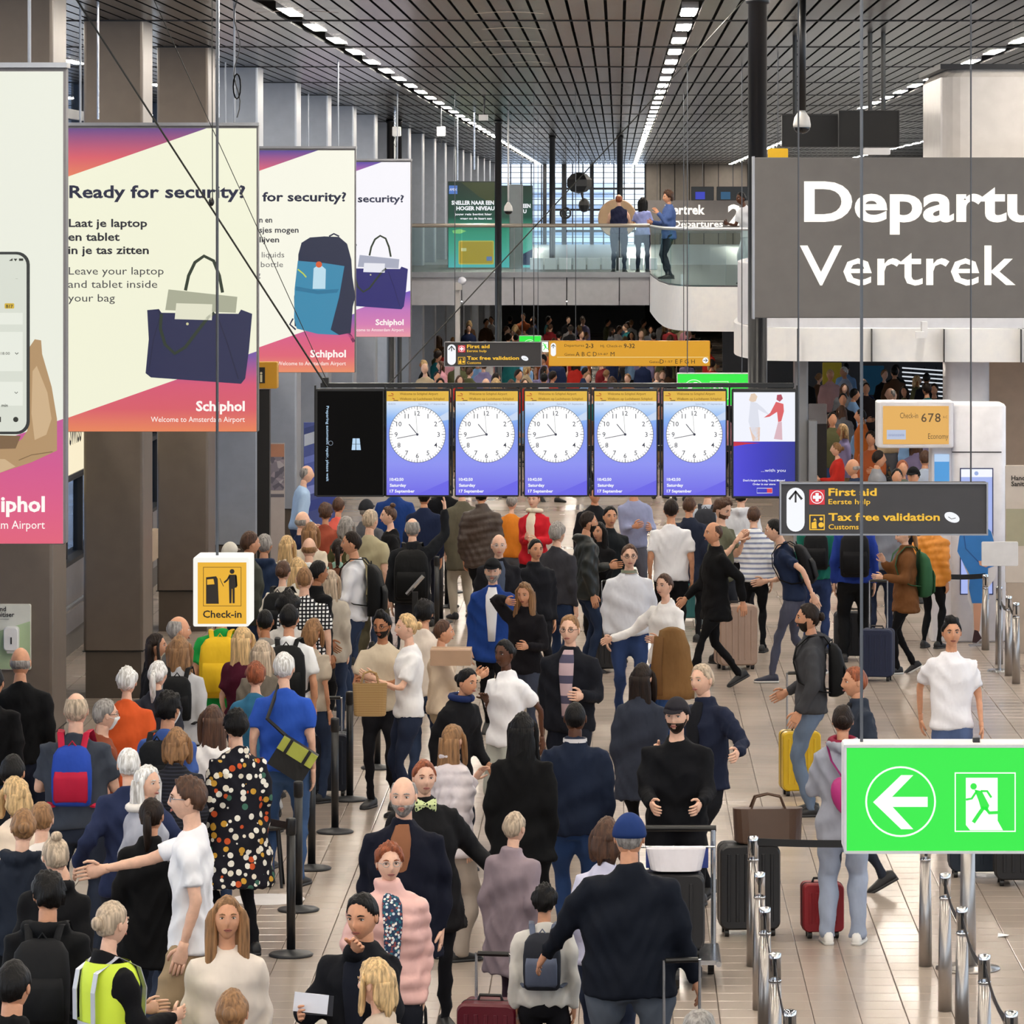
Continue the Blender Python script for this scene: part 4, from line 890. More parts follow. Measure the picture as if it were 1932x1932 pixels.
part('foot', MB().box((K.x(507), d - .1, 0), (K.x(539), d + .12, 0.03)), ALU, t)
d = 66; t = thing('striped_board', 'board with white and blue slanting stripes left of the dead screen', 'board', (at(590, 0, d).x, d, 0)); K = KB(d, t)
part('board', MB().box((K.x(573), d, 0), (K.x(640), d + .08, K.z(797))), plain('#4c5a9a', .5), t)
for v0, v1, c in ((800, 812, '#3c4a80'), (812, 834, '#b9c2d2'), (855, 868, '#6f80cc'), (868, 912, '#5566b4'), (912, 928, '#8c9ae0'), (940, 960, '#3a4a98')): K.poly([(574, v0 + 8), (640, v0 - 12), (640, v1 - 12), (574, v1 + 8)], plain(c, .5), 1, 'stripe')
# ---- advertising panels on the mezzanine
d = 112.0
def green_ad(u0, u1, v0, label, txt):
    B = Board('backlit_advert', label, 'advert', u0, v0, u1, 513, d, 0.2, 'green advert panels on the mezzanine'); B.case(DARK)
    B.rect(u0 + 1, v0 + 1, u1 - 1, 512, gradient('green advert' + label, [(0, '#6fd0d8'), (0.25, '#58c0a8'), (0.45, '#3fa888'), (0.62, '#0f4a3c'), (1, '#0c2c20')], 'Z', 0.0, 2.2, 0.85), 1, 'face')
    return B
B = green_ad(845, 935, 342, 'lit green advert with a golden bank card on the mezzanine, left one', 1)
B.poly([(870, 344), (933, 344), (933, 385), (905, 372)], lit('#3c4a24', 0.7), 2, 'photo'); B.rect(847, 350, 863, 366, lit('#4c78c8', .9), 2, 'logo'); B.txt([('AMEX', 848, 360, 5, dict(width=14))], WL, 3)
B.txt([('SNELLER NAAR EEN', 852, 386, 7.5, dict(bold=.04, width=80)), ('HOGER NIVEAU', 861, 396.5, 7.5, dict(bold=.04, width=72)), ('jouw reis begint hier', 858, 406, 4, dict(bold=.03, width=70)), ('vraag nu de kaart aan', 868, 414, 4, dict(bold=.03, width=60))], WL, 3)
B.poly(rrect(865, 454, 932, 499, 3), lit('#d9c860', .9), 2, 'card'); B.poly(rrect(867, 456, 930, 497, 3), lit('#c9a83c', .85), 3, 'card'); B.rect(870, 468, 880, 474, lit('#e6dca0', .9), 4, 'chip'); B.rect(918, 484, 928, 492, lit('#7088c0', .9), 4, 'logo'); B.poly([(853, 435), (868, 432), (880, 436), (868, 441), (855, 440)], lit('#9fe08a', .9), 3, 'fish_print')
B = green_ad(938, 1005, 350, 'lit green advert behind the grey slab on the mezzanine, right one', 2); B.txt([('EEN', 966, 392, 7.5, dict(bold=.04, width=16)), ('EEN', 987, 392, 7.5, dict(bold=.04, width=14)), ('U', 966, 402, 7, dict(bold=.04)), ('U', 987, 402, 7, dict(bold=.04))], WL, 3)
B.poly([(985, 480), (1004, 470), (1004, 500), (980, 500)], lit('#1c3058', .7), 2, 'print')
mb = MB(); a = at(961, 515, 110); b = at(986, 348, 110); mb.rbox((a.x, 110, FZ), (b.x, 110.4, b.z), 0.02, 0, 'z', 2); single('partition_slab', mb, plain('#8a9296', .5), 'grey upright slab between the green adverts', 'partition')
for i in range(9):   # white counters along the far facade
    u = 1000 + 27 * i; mb = MB(); a = at(u, 515, 108); b = at(u + 24, 487, 108); mb.rbox((a.x, 108, FZ), (b.x, 108.5, b.z + .0), 0.02, 0, 'z', 2)
    single('counter_unit', mb, plain('#d4dae4', .4), f'white counter unit low on the mezzanine, number {["one","two","three","four","five","six","seven","eight","nine"][i]} counted from the adverts', 'counter', 'white counters on the mezzanine')
# ---- Vertrek 2 sign and TV screens behind the gallery
B = Board('departures_sign', 'small distant grey sign with white lettering trek and a large 2', 'sign', 1222, 378, 1430, 440, 112.0, 0.3); B.case(plain('#6e6a6a', .5)); B.rect(1223, 379, 1429, 439, plain('#76716f', .5), 1, 'face')
B.txt([('Vertrek', 1254, 404, 18, dict(bold=.03, width=76)), ('2', 1373, 424, 39, dict(bold=.03, width=28)), ('Departures', 1270, 428, 12, dict(bold=.02, width=94))], LW, 2); B.rods((1240, 1420), CEIL, 0.006)
B.rect(1272, 416.5, 1366, 417.3, LW, 2, 'rule')
for u0, u1, l, c in ((1304, 1347, 'blue screen above the distant Vertrek sign', '#3040c8'), (1352, 1413, 'dark teal screen above the distant number 2', '#1c5a80')):
    B = Board('tv_screen', l, 'screen', u0, 352, u1, 378, 111.0, 0.1); B.case(BLACK); B.rect(u0 + 1, 353, u1 - 1, 377, lit('#0f1c24', .6), 1, 'display'); B.rect(u0 + 8, 362, u0 + 26, 376, lit(c, .8), 2, 'picture'); B.rods(((u0 + u1) / 2,), CEIL, 0.007)
for u0, v0, u1, v1, c, lb, cat in ((1552, 684, 1588, 742, '#d8c23a', 'yellow upright board behind the white-haired person under the gallery', 'board'), (1626, 690, 1668, 745, '#1f6f98', 'blue upright board right of the yellow one under the gallery', 'board'), (1526, 762, 1560, 800, '#8a8c94', 'grey lettered counter front beside the grey pier', 'counter')):
    B = Board('display_board' if cat == 'board' else 'service_counter', lb, cat, u0, v0, u1, v1, 104.0 if v0 < 700 else 72.0, 0.1); B.case(plain(c, .5)); part('stand', MB().box((B.a.x, B.d + .02, 0), (B.b.x, B.d + .09, B.a.z)), DARK, B.t)
    if v0 > 700: B.txt([('KIOSK', u0 + 3, v0 + 12, 7, dict(width=28))], WL, 2) if 0 else None
t = thing('slatted_screen', 'white slatted screen with slanting bars near the kiosk top', 'screen', at(1742, 745, 106)); K = KB(106, t)
for k in range(7): K.line([(1702, 694 + 8 * k), (1786, 700 + 8 * k)], 2.6, lit('#dfe6ee', .9), 0, 'slat')
for u in (1702, 1722, 1744, 1766, 1786): part('upright', MB().box((K.x(u) - .02, 106.01, 0), (K.x(u) + .02, 106.05, K.z(692))), DARK, t)
# round tan panel and hanging lantern
t = thing('round_panel', 'round tan disc standing behind the leaning man at the balustrade', 'panel', at(1150, 500, 106)); c = at(1165, 412, 106); mb = MB()
mb.loft([[(c.x + r * math.cos(2 * math.pi * k / 32), y, c.z + r * math.sin(2 * math.pi * k / 32)) for k in range(32)] for r, y in ((0.44, 105.9), (0.46, 105.93), (0.46, 106.0), (0.44, 106.03))][::-1]); part('disc', mb, plain('#b89a78', .5), t); part('foot', MB().tube([(c.x, 105.97, FZ), (c.x, 105.97, c.z - .4)], 0.03, 8), DARK, t)
t = thing('lantern', 'big black faceted lantern hanging before the far glass facade', 'lamp', at(1090, 375, 125)); c = at(1092, 345, 125); part('shade', MB().ell(c, (0.38, 0.38, 0.3), 7, 5), BLACK, t); part('cord', MB().tube([(c.x, c.y, c.z + .28), (c.x, c.y, CEIL)], 0.015, 6), BLACK, t)
part('lower_lamp', MB().ell(c + Vector((0.15, 0, -.62)), (0.16, 0.16, 0.2), 8, 6), BLACK, t); part('stem', MB().tube([c, c + Vector((0.13, 0, -.5))], 0.03, 6), BLACK, t)
t = thing('wheel_ornament', 'black spoked ring hanging left below the lantern', 'ornament', at(1067, 412, 124)); c = at(1067, 402, 124)
mb = MB(); mb.tube([(c.x + .14 * math.cos(a), c.y, c.z + .14 * math.sin(a)) for a in [2 * math.pi * k / 20 for k in range(21)]], 0.03, 6); part('ring', mb, BLACK, t)
for k in range(3): part('spoke', MB().tube([(c.x + .14 * math.cos(R(60 * k)), c.y, c.z + .14 * math.sin(R(60 * k))), (c.x - .14 * math.cos(R(60 * k)), c.y, c.z - .14 * math.sin(R(60 * k)))], 0.015, 5), BLACK, t)
part('hanger', MB().tube([(c.x, c.y, c.z + .14), (c.x, c.y, CEIL)], 0.008, 5), BLACK, t)
# ---- ceiling gear
def dome(u, v, d, r, label, pole_r):
    c = at(u, v, d); t = thing('dome_camera', label, 'camera', c - Vector((0, 0, r * 1.1)))
    part('pole', MB().tube([(c.x, d, c.z + r * 1.6), (c.x, d, CEIL)], pole_r, 12), BLACK if pole_r > .02 else WHITE, t, True)
    part('housing', MB().lathe(c, [(r * .98, -r * .3), (r, 0), (r * .85, r * .8), (r * .45, r * 1.4), (r * .25, r * 1.7)], 18), plain('#c9c8c6', .35), t, True)
    part('lens_dome', MB().ell(c - Vector((0, 0, r * .3)), (r * .93, r * .93, r * .75), 16, 8), plain('#15161a', 0.08), t, True)
dome(1513, 235, 38.0, 0.075, 'large pear-shaped dome camera on a thick black pole beside the column', 0.035)
dome(959, 396, 90.0, 0.09, 'small white dome camera on a white pole in front of the green advert', 0.018)
for u0, v0, u1, v1, lb in ((1475, 216, 1585, 278, 'black display panel seen from behind, left of the pair above the sign'), (1582, 208, 1697, 278, 'black display panel seen from behind, right of the pair above the sign')):
    B = Board('display_screen', lb, 'screen', u0, v0, u1, v1, 52.0 if u0 < 1500 else 51.0, 0.12, 'black display panels under the ceiling'); B.case(BLACK); B.frame(plain('#3a3a3c', .4), 1.2); B.rods((1642, 1667) if u0 > 1500 else (1500,), CEIL, 0.03, 'pole', BLACK)
B = Board('yellow_sign', 'small plain yellow sign edge above the big Departures sign', 'sign', 1449, 280, 1487, 306, 58.0, 0.15); B.case(plain('#e0b21c', .5)); B.rods((1468,))
B = Board('projector', 'white ceiling box under the slats beyond the display panels', 'projector', 1630, 279, 1680, 292, 60.0, 0.3); B.case(WHITE); B.rods((1640,))
for u, l in ((748, 'white hanging sensor box, left of two left of the long black column'), (832, 'white hanging sensor box, right of two left of the long black column')):
    B = Board('sensor_box', l, 'sensor', u - 8, 239, u + 8, 257, 88.0, 0.15, 'hanging sensor boxes'); B.case(WHITE); B.rods((u,), CEIL, 0.012); part('cable_loop', MB().tube([at(u - 3, 258, 88.05), at(u - 6, 270, 88.05), at(u - 1, 278, 88.05), at(u + 2, 262, 88.05)], 0.008, 5), DARK, B.t)
t = thing('security_camera', 'small white ceiling camera on a bracket above the left light row', 'camera', at(912, 228, 80)); c = at(912, 222, 80); part('body', MB().cbox(c, (0.16, 0.25, 0.1)), WHITE, t); part('bracket', MB().tube([c, (c.x + .02, c.y, CEIL)], 0.02, 6), DARK, t)
t = thing('security_camera', 'white camera arm hanging under the lower edge of the big sign', 'camera', at(1740, 640, 63.6)); a = at(1745, 600, 63.6); b = at(1745, 638, 63.6); part('arm', MB().box((a.x - .04, 63.6, b.z), (a.x + .04, 63.9, 3.6)), WHITE, t); part('head', MB().cbox((b.x - .08, 63.5, b.z + .05), (0.12, 0.16, 0.09)), WHITE, t)
t = thing('spot_lamp', 'pale pole with a round spotlight in front of the mezzanine panels', 'lamp', at(866, 700, 98)); a = at(863, 545, 98); part('pole', MB().rbox((a.x - .06, 97.9, 0), (a.x + .06, 98.02, a.z), .02, 0, 'z', 2), plain('#bdb9b6', .5), t); c = at(872, 530, 97.8); part('head', MB().ell(c, (0.09, 0.09, 0.09), 12, 8), plain('#dcdce8', .3), t, True); part('neck', MB().box((a.x - .07, 97.75, a.z - .02), (a.x + .1, 98, c.z - .04)), plain('#bdb9b6', .5), t)
for u, v0, v1, d, l in ((863, 275, 340, 95, 'short white tube hanging left of the green advert'), (895, 240, 320, 92, 'longer white tube hanging left of the black column'), (745, 170, 238, 90, 'thin cable with a tube left of the sensor box'), (185, 0, 225, 44, 'white pipe hanging above the tote bag banner, left'), (412, 5, 222, 43, 'white pipe hanging above the tote bag banner, right')):
    q0 = at(u, v0, d); q0.z = CEIL
    cable(l, q0, at(u, v1, d), 0.02 if d > 80 else 0.012, 'hanging_tube', mat=STEEL)
p0 = at(447, 222, 43.2); mb = MB(); mb.tube([(p0.x + .03 * math.sin(i * .9), 43.2, p0.z + (CEIL - p0.z) * i / 14) for i in range(15)], 0.006, 5); mb2 = MB()
t = thing('cable_coil', 'dark looped cable hanging above the right half of the tote bag banner', 'cable', p0); part('cable', mb, BLACK, t)
part('coil', mb2.tube([(p0.x + .035 * math.cos(a), 43.2, p0.z + .3 + .12 * math.sin(a)) for a in [2 * math.pi * k / 12 for k in range(25)]], 0.008, 5), BLACK, t)
for i, (u, v, w) in enumerate([(960, 20, 1), (970, 50, 1), (960, 75, 1.2), (975, 99, 1), (1000, 115, .8), (560, 18, 1.2), (1020, 196, .8)]):   # curved air baffles under the slats
    d = (CEIL - EYE) * FOC / (CV - v); x = (u - CU) * d / FOC; mb = MB(); w *= 0.35
    mb.loft([[(x + w * f, d - .03, CEIL - 0.03 + .02 * (1 - f * f)), (x + w * f, d + .03, CEIL - 0.03 + .02 * (1 - f * f)), (x + w * f, d, CEIL - .035 + .02 * (1 - f * f))] for f in (-1, -.5, 0, .5, 1)])
    single('ceiling_clip', mb, STEEL, f'thin curved metal strip under the slats, {["first", "second", "third", "fourth", "fifth", "sixth", "seventh"][i]} listed from the front middle', 'fitting', 'curved strips under the ceiling slats')
# ---- luggage
def suitcase(label, p, w, h, dep, color, rot=0.0, handle=0.45, rough=0.35, ribs=5, group=None, name='suitcase', z=0.0):
    t = thing(name, label, 'suitcase', (p.x, p.y, z), R(rot), group); m = plain(color, rough); z0 = 0.05
    shl = part('shell', MB().rbox((-w / 2, -dep / 2, z0), (w / 2, dep / 2, z0 + h), min(w, h) * 0.13, 0, 'y', 5), m, t, False, True)
    for k in range(ribs):
        x = -w / 2 + w * (k + 1) / (ribs + 1)
        part('rib', MB().rbox((x - .012, -dep / 2 - .008, z0 + .06), (x + .012, -dep / 2 + .01, z0 + h - .06), .006, 0, 'z', 2), m, shl, False, True)
    part('zip', MB().rbox((-w / 2 - .003, -.008, z0 - .003), (w / 2 + .003, .008, z0 + h + .003), min(w, h) * 0.13, 0, 'y', 5), BLACK, t, False, True)
    for sx in (-1, 1):
        for sy in (-1, 1):
            part('wheel', MB().tube([(sx * (w / 2 - .05) - .015, sy * (dep / 2 - .05), .028), (sx * (w / 2 - .05) + .015, sy * (dep / 2 - .05), .028)], .028, 12), BLACK, t, False, True)
    part('grip', MB().tube([(-.07, 0, z0 + h), (-.06, 0, z0 + h + .03), (.06, 0, z0 + h + .03), (.07, 0, z0 + h)], .01, 6), BLACK, t, False, True)
    if handle:
        hm = MB(); hh = z0 + h + handle
        th_ = part('telescopic_handle', hm.tube([(-.1, dep / 2 - .04, z0 + h - .02), (-.1, dep / 2 - .04, hh), (.1, dep / 2 - .04, hh), (.1, dep / 2 - .04, z0 + h - .02)], .009, 8), STEEL, t, False, True)
        part('handle_grip', MB().tube([(-.09, dep / 2 - .04, hh), (.09, dep / 2 - .04, hh)], .015, 8), BLACK, th_, False, True)
    return t
suitcase('bright yellow hard suitcase beside the bearded man with a bun', flo(1509, 1500), 0.34, 0.52, 0.24, '#c9a616', 8, 0.5)
suitcase('navy soft suitcase with raised silver handle left of the green rucksack person', flo(1655, 1284), 0.36, 0.52, 0.25, '#1d2744', -12, 0.52, 0.7)
suitcase('dark grey soft suitcase behind the navy one', flo(1608, 1244), 0.42, 0.5, 0.25, '#26282e', 0, 0.0, 0.7)
suitcase('small deep red suitcase between the legs of the woman in light jeans', flo(1551, 1768), 0.29, 0.34, 0.2, '#8c1420', 5, 0.0, 0.6)
suitcase('tall beige suitcase pulled by the walker in a black suit', flo(1388, 1262), 0.44, 0.68, 0.28, '#a38b7c', 15, 0.0)
suitcase('teal suitcase standing behind the white T-shirt man', flo(1302, 1172), 0.42, 0.62, 0.28, '#2f6f74', -5, 0.35)
suitcase('pale grey blue suitcase next to the teal one', flo(1330, 1185), 0.24, 0.62, 0.25, '#8f9fa8', 0, 0.0)
suitcase('big black ribbed suitcase under the brown leather bag left of the silver posts', flo(1412, 1762), 0.43, 0.6, 0.3, '#101013', 4, 0.0, 0.4, 6)
suitcase('burgundy suitcase under the orange bag at the bottom edge', Vector((at(925, 0, 25.6).x, 25.6, 0)), 0.34, 0.62, 0.26, '#5c0f20', -10, 0.25)
suitcase('dark blue suitcase behind the right end of the exit sign', flo(1850, 1652), 0.5, 0.42, 0.3, '#142435', 0, 0.0, 0.6)
suitcase('black suitcase mostly behind the right end of the exit sign', flo(1925, 1668), 0.4, 0.5, 0.3, '#121216', 0, 0.0, 0.6)
suitcase('dark suitcase in the queue behind the blue sling bag', flo(622, 1500), 0.34, 0.5, 0.25, '#1c2230', 0, 0.3, .6)
def bag(label, p, w, h, dep, color, handle=0.12, rot=0.0, name='tote_bag', cat='bag', mat=None, taper=0.85, z=None):
    t = thing(name, label, cat, (p.x, p.y, p.z if z is None else z), R(rot)); m = mat or cloth(color)
    rg = []
    for f in (0, 0.04, 0.3, 0.7, 1.0):
        ww = w * (taper + (1 - taper) * f) / 2 * (0.94 if f == 0 else 1); dd = dep / 2 * (1 - 0.5 * f)
        rg.append([(ww * sgn_pow(math.cos(2 * math.pi * k / 20), .45), dd * sgn_pow(math.sin(2 * math.pi * k / 20), .6), h * f) for k in range(20)])
    part('bag_body', MB().loft(rg), m, t, False, True)
    if handle:
        for s in (-1, 1): part('handle', MB().tube([(-w * .25, s * dep * .2, h - .01), (-w * .18, s * dep * .15, h + handle * .8), (0, s * dep * .08, h + handle), (w * .18, s * dep * .15, h + handle * .8), (w * .25, s * dep * .2, h - .01)], .008, 6), m, t, False, True)
    return t
def sgn_pow(x, e): return math.copysign(abs(x) ** e, x)
p = flo(1443, 1762); bag('brown leather travel bag lying on the big black suitcase', Vector((p.x + .02, p.y, 0.66)), 0.5, 0.24, 0.28, '#4a3020', 0.1, 4, 'travel_bag', mat=plain('#4a3222', .45), taper=.95)
# luggage trolley
tr = thing('luggage_trolley', 'silver luggage trolley with a wire basket pushed by the capped bearded man', 'trolley', (at(1275, 0, 30.2).x, 30.2, 0))
part('deck', MB().box((-.28, -.35, .16), (.28, .35, .19)), STEEL, tr, False, True)
for sx in (-1, 1):
    part('upright', MB().tube([(sx * .26, .35, .17), (sx * .26, .42, .95)], .018, 8), STEEL, tr, False, True)
    part('side_rail', MB().tube([(sx * .28, -.38, .17), (sx * .28, .38, .17)], .02, 8), STEEL, tr, False, True)
    part('wheel', MB().tube([(sx * .24 - .02, .25, .08), (sx * .24 + .02, .25, .08)], .08, 16), BLACK, tr, False, True)
part('wheel', MB().tube([(-.02, -.32, .07), (.02, -.32, .07)], .07, 16), BLACK, tr, False, True)
part('push_bar', MB().tube([(-.28, .43, .96), (.28, .43, .96)], .022, 10), BLACK, tr, False, True)
for k in range(7): part('basket_wire', MB().tube([(-.25 + .083 * k, .4, .72), (-.25 + .083 * k, .12, .7), (-.25 + .083 * k, .1, .86)], .005, 5), STEEL, tr, False, True)
part('basket_rim', MB().tube([(-.26, .4, .88), (-.26, .1, .88), (.26, .1, .88), (.26, .4, .88)], .008, 6), STEEL, tr, False, True)
part('advert_plate', MB().box((-.2, .09, .74), (.22, .095, .87)), plain('#2c3f88', .4), tr, False, True)
x_, y_ = tr.location.x, tr.location.y
suitcase('black suitcase standing on the luggage trolley', Vector((x_ - .04, y_ - .1, 0)), .46, .5, .26, '#17181c', 0, 0.0, .5, 4, z=0.19)
bag('white and grey carrier bag lying on the trolley suitcase', Vector((x_, y_ - .1, .76)), .4, .14, .25, '#cfccd2', 0, 0, 'carrier_bag')
# small things on the floor
p = flo(505, 1697); single('floor_sticker', MB().lathe((p.x, p.y, 0.0006), [(0.28, 0), (0.28, 0.0015)], 32), plain('#d9d6d6', .5), 'round white distance sticker on the floor left of the black posts', 'sticker')
p = flo(1893, 1768); single('paper_scrap', MB().arr([(p.x - .04, p.y, .001), (p.x + .03, p.y - .02, .012), (p.x + .05, p.y + .08, .004), (p.x - .03, p.y + .09, .015)], [(0, 1, 2), (0, 2, 3)]), WHITE, 'crumpled white paper scrap on the floor under the exit sign', 'litter')
p = flo(507, 1672); t = thing('stool', 'black metal stool half hidden behind the dotted dress', 'stool', p)
part('seat', MB().lathe((0, 0, .44), [(0.14, 0), (0.15, .02), (0.14, .04)], 20), BLACK, t, False, True)
for a in range(4): part('leg', MB().tube([(.1 * math.cos(R(45 + 90 * a)), .1 * math.sin(R(45 + 90 * a)), .44), (.15 * math.cos(R(45 + 90 * a)), .15 * math.sin(R(45 + 90 * a)), 0)], .012, 6), BLACK, t, False, True)
t = thing('lectern_display', 'silver tilted display plate on a black stand behind the bearded man in beige', 'display', flo(783, 1300)); part('stand', MB().box((-.03, -.03, 0), (.03, .03, 1.05)), BLACK, t, False, True); part('plate', MB().tube([(-.09, 0, 1.02), (.09, 0, 1.22)], (.045, .012) and 0.022, 4), STEEL, t, False, True)
# ================================================================ PEOPLE
SKINS = {'p': '#e2b59c', 'm': '#cd9676', 't': '#a8714f', 'd': '#55321f'}
HAIRS = {'blond': '#c9a878', 'ash': '#b3a08a', 'white': '#e4dfd6', 'grey': '#8f8a86', 'brown': '#4a3020', 'light': '#8a6542', 'red': '#8a4a2c', 'dark': '#20150f', 'black': '#0d0b0b'}
EYEW = plain('#efe9e4', 0.3); EYED = plain('#22170f', 0.2)
def vec(*a): return Vector(a)
def ik(S, Wt, l1, l2, hint):
    d = Wt - S; D = d.length
    if D > (l1 + l2) * 0.995: d = d * ((l1 + l2) * 0.995 / D); D = d.length
    if D < 0.12: d = d.normalized() * 0.12; D = 0.12
    n = d / D; a = (l1 * l1 - l2 * l2 + D * D) / (2 * D); h = math.sqrt(max(l1 * l1 - a * a, 0))
    p = hint - n * hint.dot(n)
    p = p.normalized() if p.length > 1e-4 else vec(0, 1, 0)
    return S + n * a + p * h, S + d
ARM = {'down': (.05, -.02, -.52), 'loose': (.07, -.10, -.50), 'bent': (.00, -.30, -.24), 'front': (-.13, -.27, -.22), 'phone': (-.10, -.25, -.06), 'chest': (-.14, -.19, -.13),
       'face': (-.13, -.17, .07), 'mouth': (-.15, -.15, .12), 'hip': (.10, -.03, -.34), 'fwd': (.04, -.26, -.44), 'back': (.06, .22, -.46), 'pull': (.10, .30, -.42), 'strap': (-.03, -.13, -.12),
       'reach': (.05, -.50, -.22), 'up': (.10, -.22, .46), 'side': (.30, -.10, -.38), 'push': (-.02, -.38, -.30), 'ear': (.0, -.08, .22), 'out': (.46, -.14, -.16), 'hold': (-.04, -.34, -.16)}
_HS = {}
def head_grid(nA, nE):
    if (nA, nE) in _HS: return _HS[(nA, nE)]
    t = np.linspace(0, 2 * np.pi, nA, endpoint=False); az = t - 0.55 * np.sin(t)
    el = np.linspace(-np.pi / 2 * 0.97, np.pi / 2 * 0.97, nE)
    A, E_ = np.meshgrid(az, el); A = A.ravel(); E_ = E_.ravel()
    D = np.stack([np.sin(A) * np.cos(E_), -np.cos(A) * np.cos(E_), np.sin(E_)], 1)
    x = .075 * D[:, 0]; y = .094 * D[:, 1]; z = .118 * D[:, 2]
    tl = np.clip(-z / .118, 0, 1); x = x * (1 - .30 * tl ** 1.5); y = np.where(y > 0, y * (1 - .5 * tl), y * (1 - .05 * tl))
    x = x * (1 + .07 * np.clip(y / .094, -1, 1)); fr = np.clip(-D[:, 1] * 1.6, 0, 1)
    g = lambda cx, cz, sx, sz: np.exp(-((x - cx) / sx) ** 2 - ((z - cz) / sz) ** 2)
    y = y - fr * (.019 * g(0, -.026, .011, .017) + .012 * g(0, .0, .009, .028) + .005 * g(0, -.062, .024, .012) + .007 * g(0, -.100, .022, .016) + .004 * np.exp(-((z - .03) / .01) ** 2) * (abs(x) < .05))
    for s in (-1, 1): y = y + fr * (.010 * g(s * .032, .006, .016, .012)) - fr * .005 * g(s * .043, -.03, .018, .022)
    P = np.stack([x, y, z], 1); F = []
    for j in range(nE - 1):
        for i in range(nA):
            F.append((j * nA + i, j * nA + (i + 1) % nA, (j + 1) * nA + (i + 1) % nA, (j + 1) * nA + i))
    F.append(tuple(range(nA))[::-1]); F.append(tuple((nE - 1) * nA + i for i in range(nA)))
    az2 = np.abs((A + np.pi) % (2 * np.pi) - np.pi); _HS[(nA, nE)] = (P, D, az2, F); return _HS[(nA, nE)]
def sstep(x): x = np.clip(x, 0, 1); return x * x * (3 - 2 * x)
class Head:
    def __init__(s, M, k, nA, nE): s.M = M; s.k = k; s.P, s.D, s.az, s.F = head_grid(nA, nE); s.R3 = np.array(M.to_3x3()); s.t = np.array(M.translation); s.nA, s.nE = nA, nE
    def tr(s, P): return (P * s.k) @ s.R3.T + s.t
    def p(s, x, y, z): return Vector(s.tr(np.array([[x, y, z]]))[0])
    def shell(s, mask, th, inn=0.014): return s.tr(s.P + s.D * (th * mask - inn * (1 - mask))[:, None])
JOBS = []
def job(ob, mb, voxel, mats, extra=None, fold=0.0, puff=0.0, seed=0):
    JOBS.append((ob, mb, voxel, mats, extra, fold, puff, seed))
def hand(mb, W, d, side, k, curl, lod, m=0, thup=None):
    d = d.normalized(); c = thup if thup is not None else vec(0, -abs(d.z), 1.001 - abs(d.z)); th = (c - d * c.dot(d)).normalized(); nr = d.cross(th)
    if nr.dot(vec(-side, 0, -.2)) < 0: nr = -nr
    n = 8 if lod < 2 else 6
    def rg(o, a, b): return [W + d * o * k + th * (a * k * math.cos(2 * math.pi * i / n)) + nr * (b * k * math.sin(2 * math.pi * i / n)) for i in range(n)]
    mb.loft([rg(-.03, .026, .021), rg(0, .028, .019), rg(.045, .042, .017), rg(.085, .041, .013), rg(.095, .036, .009)], m)
    for i, L in enumerate((.95, 1.06, 1.0, .8)):
        p = W + d * .082 * k + th * (.030 - .0205 * i) * k; pts = [p]; a = curl * .5
        for sgl in (.036, .026, .021):
            p = p + (d * math.cos(a) + nr * math.sin(a)) * sgl * L * k; pts.append(p); a += curl
        mb.tube(pts, [.0092 * k, .0086 * k, .0078 * k, .0055 * k], 6 if lod < 2 else 5, m)
    p = W + d * .025 * k + th * .03 * k; mb.tube([p, p + (d * .6 + th * .65 + nr * .25) * .034 * k, p + (d * 1.35 + th * .85 + nr * .55) * .038 * k, p + (d * 2.0 + th * .8 + nr * .9) * .037 * k], [.013 * k, .011 * k, .009 * k, .006 * k], 6 if lod < 2 else 5, m)
def ering(c, rx, ry, n=16, e=0.85): return [(c[0] + rx * math.copysign(abs(math.cos(t)) ** e, math.cos(t)), c[1] + ry * math.copysign(abs(math.sin(t)) ** e, math.sin(t)), c[2]) for t in [2 * math.pi * i / n for i in range(n)]]
PEOPLE = []
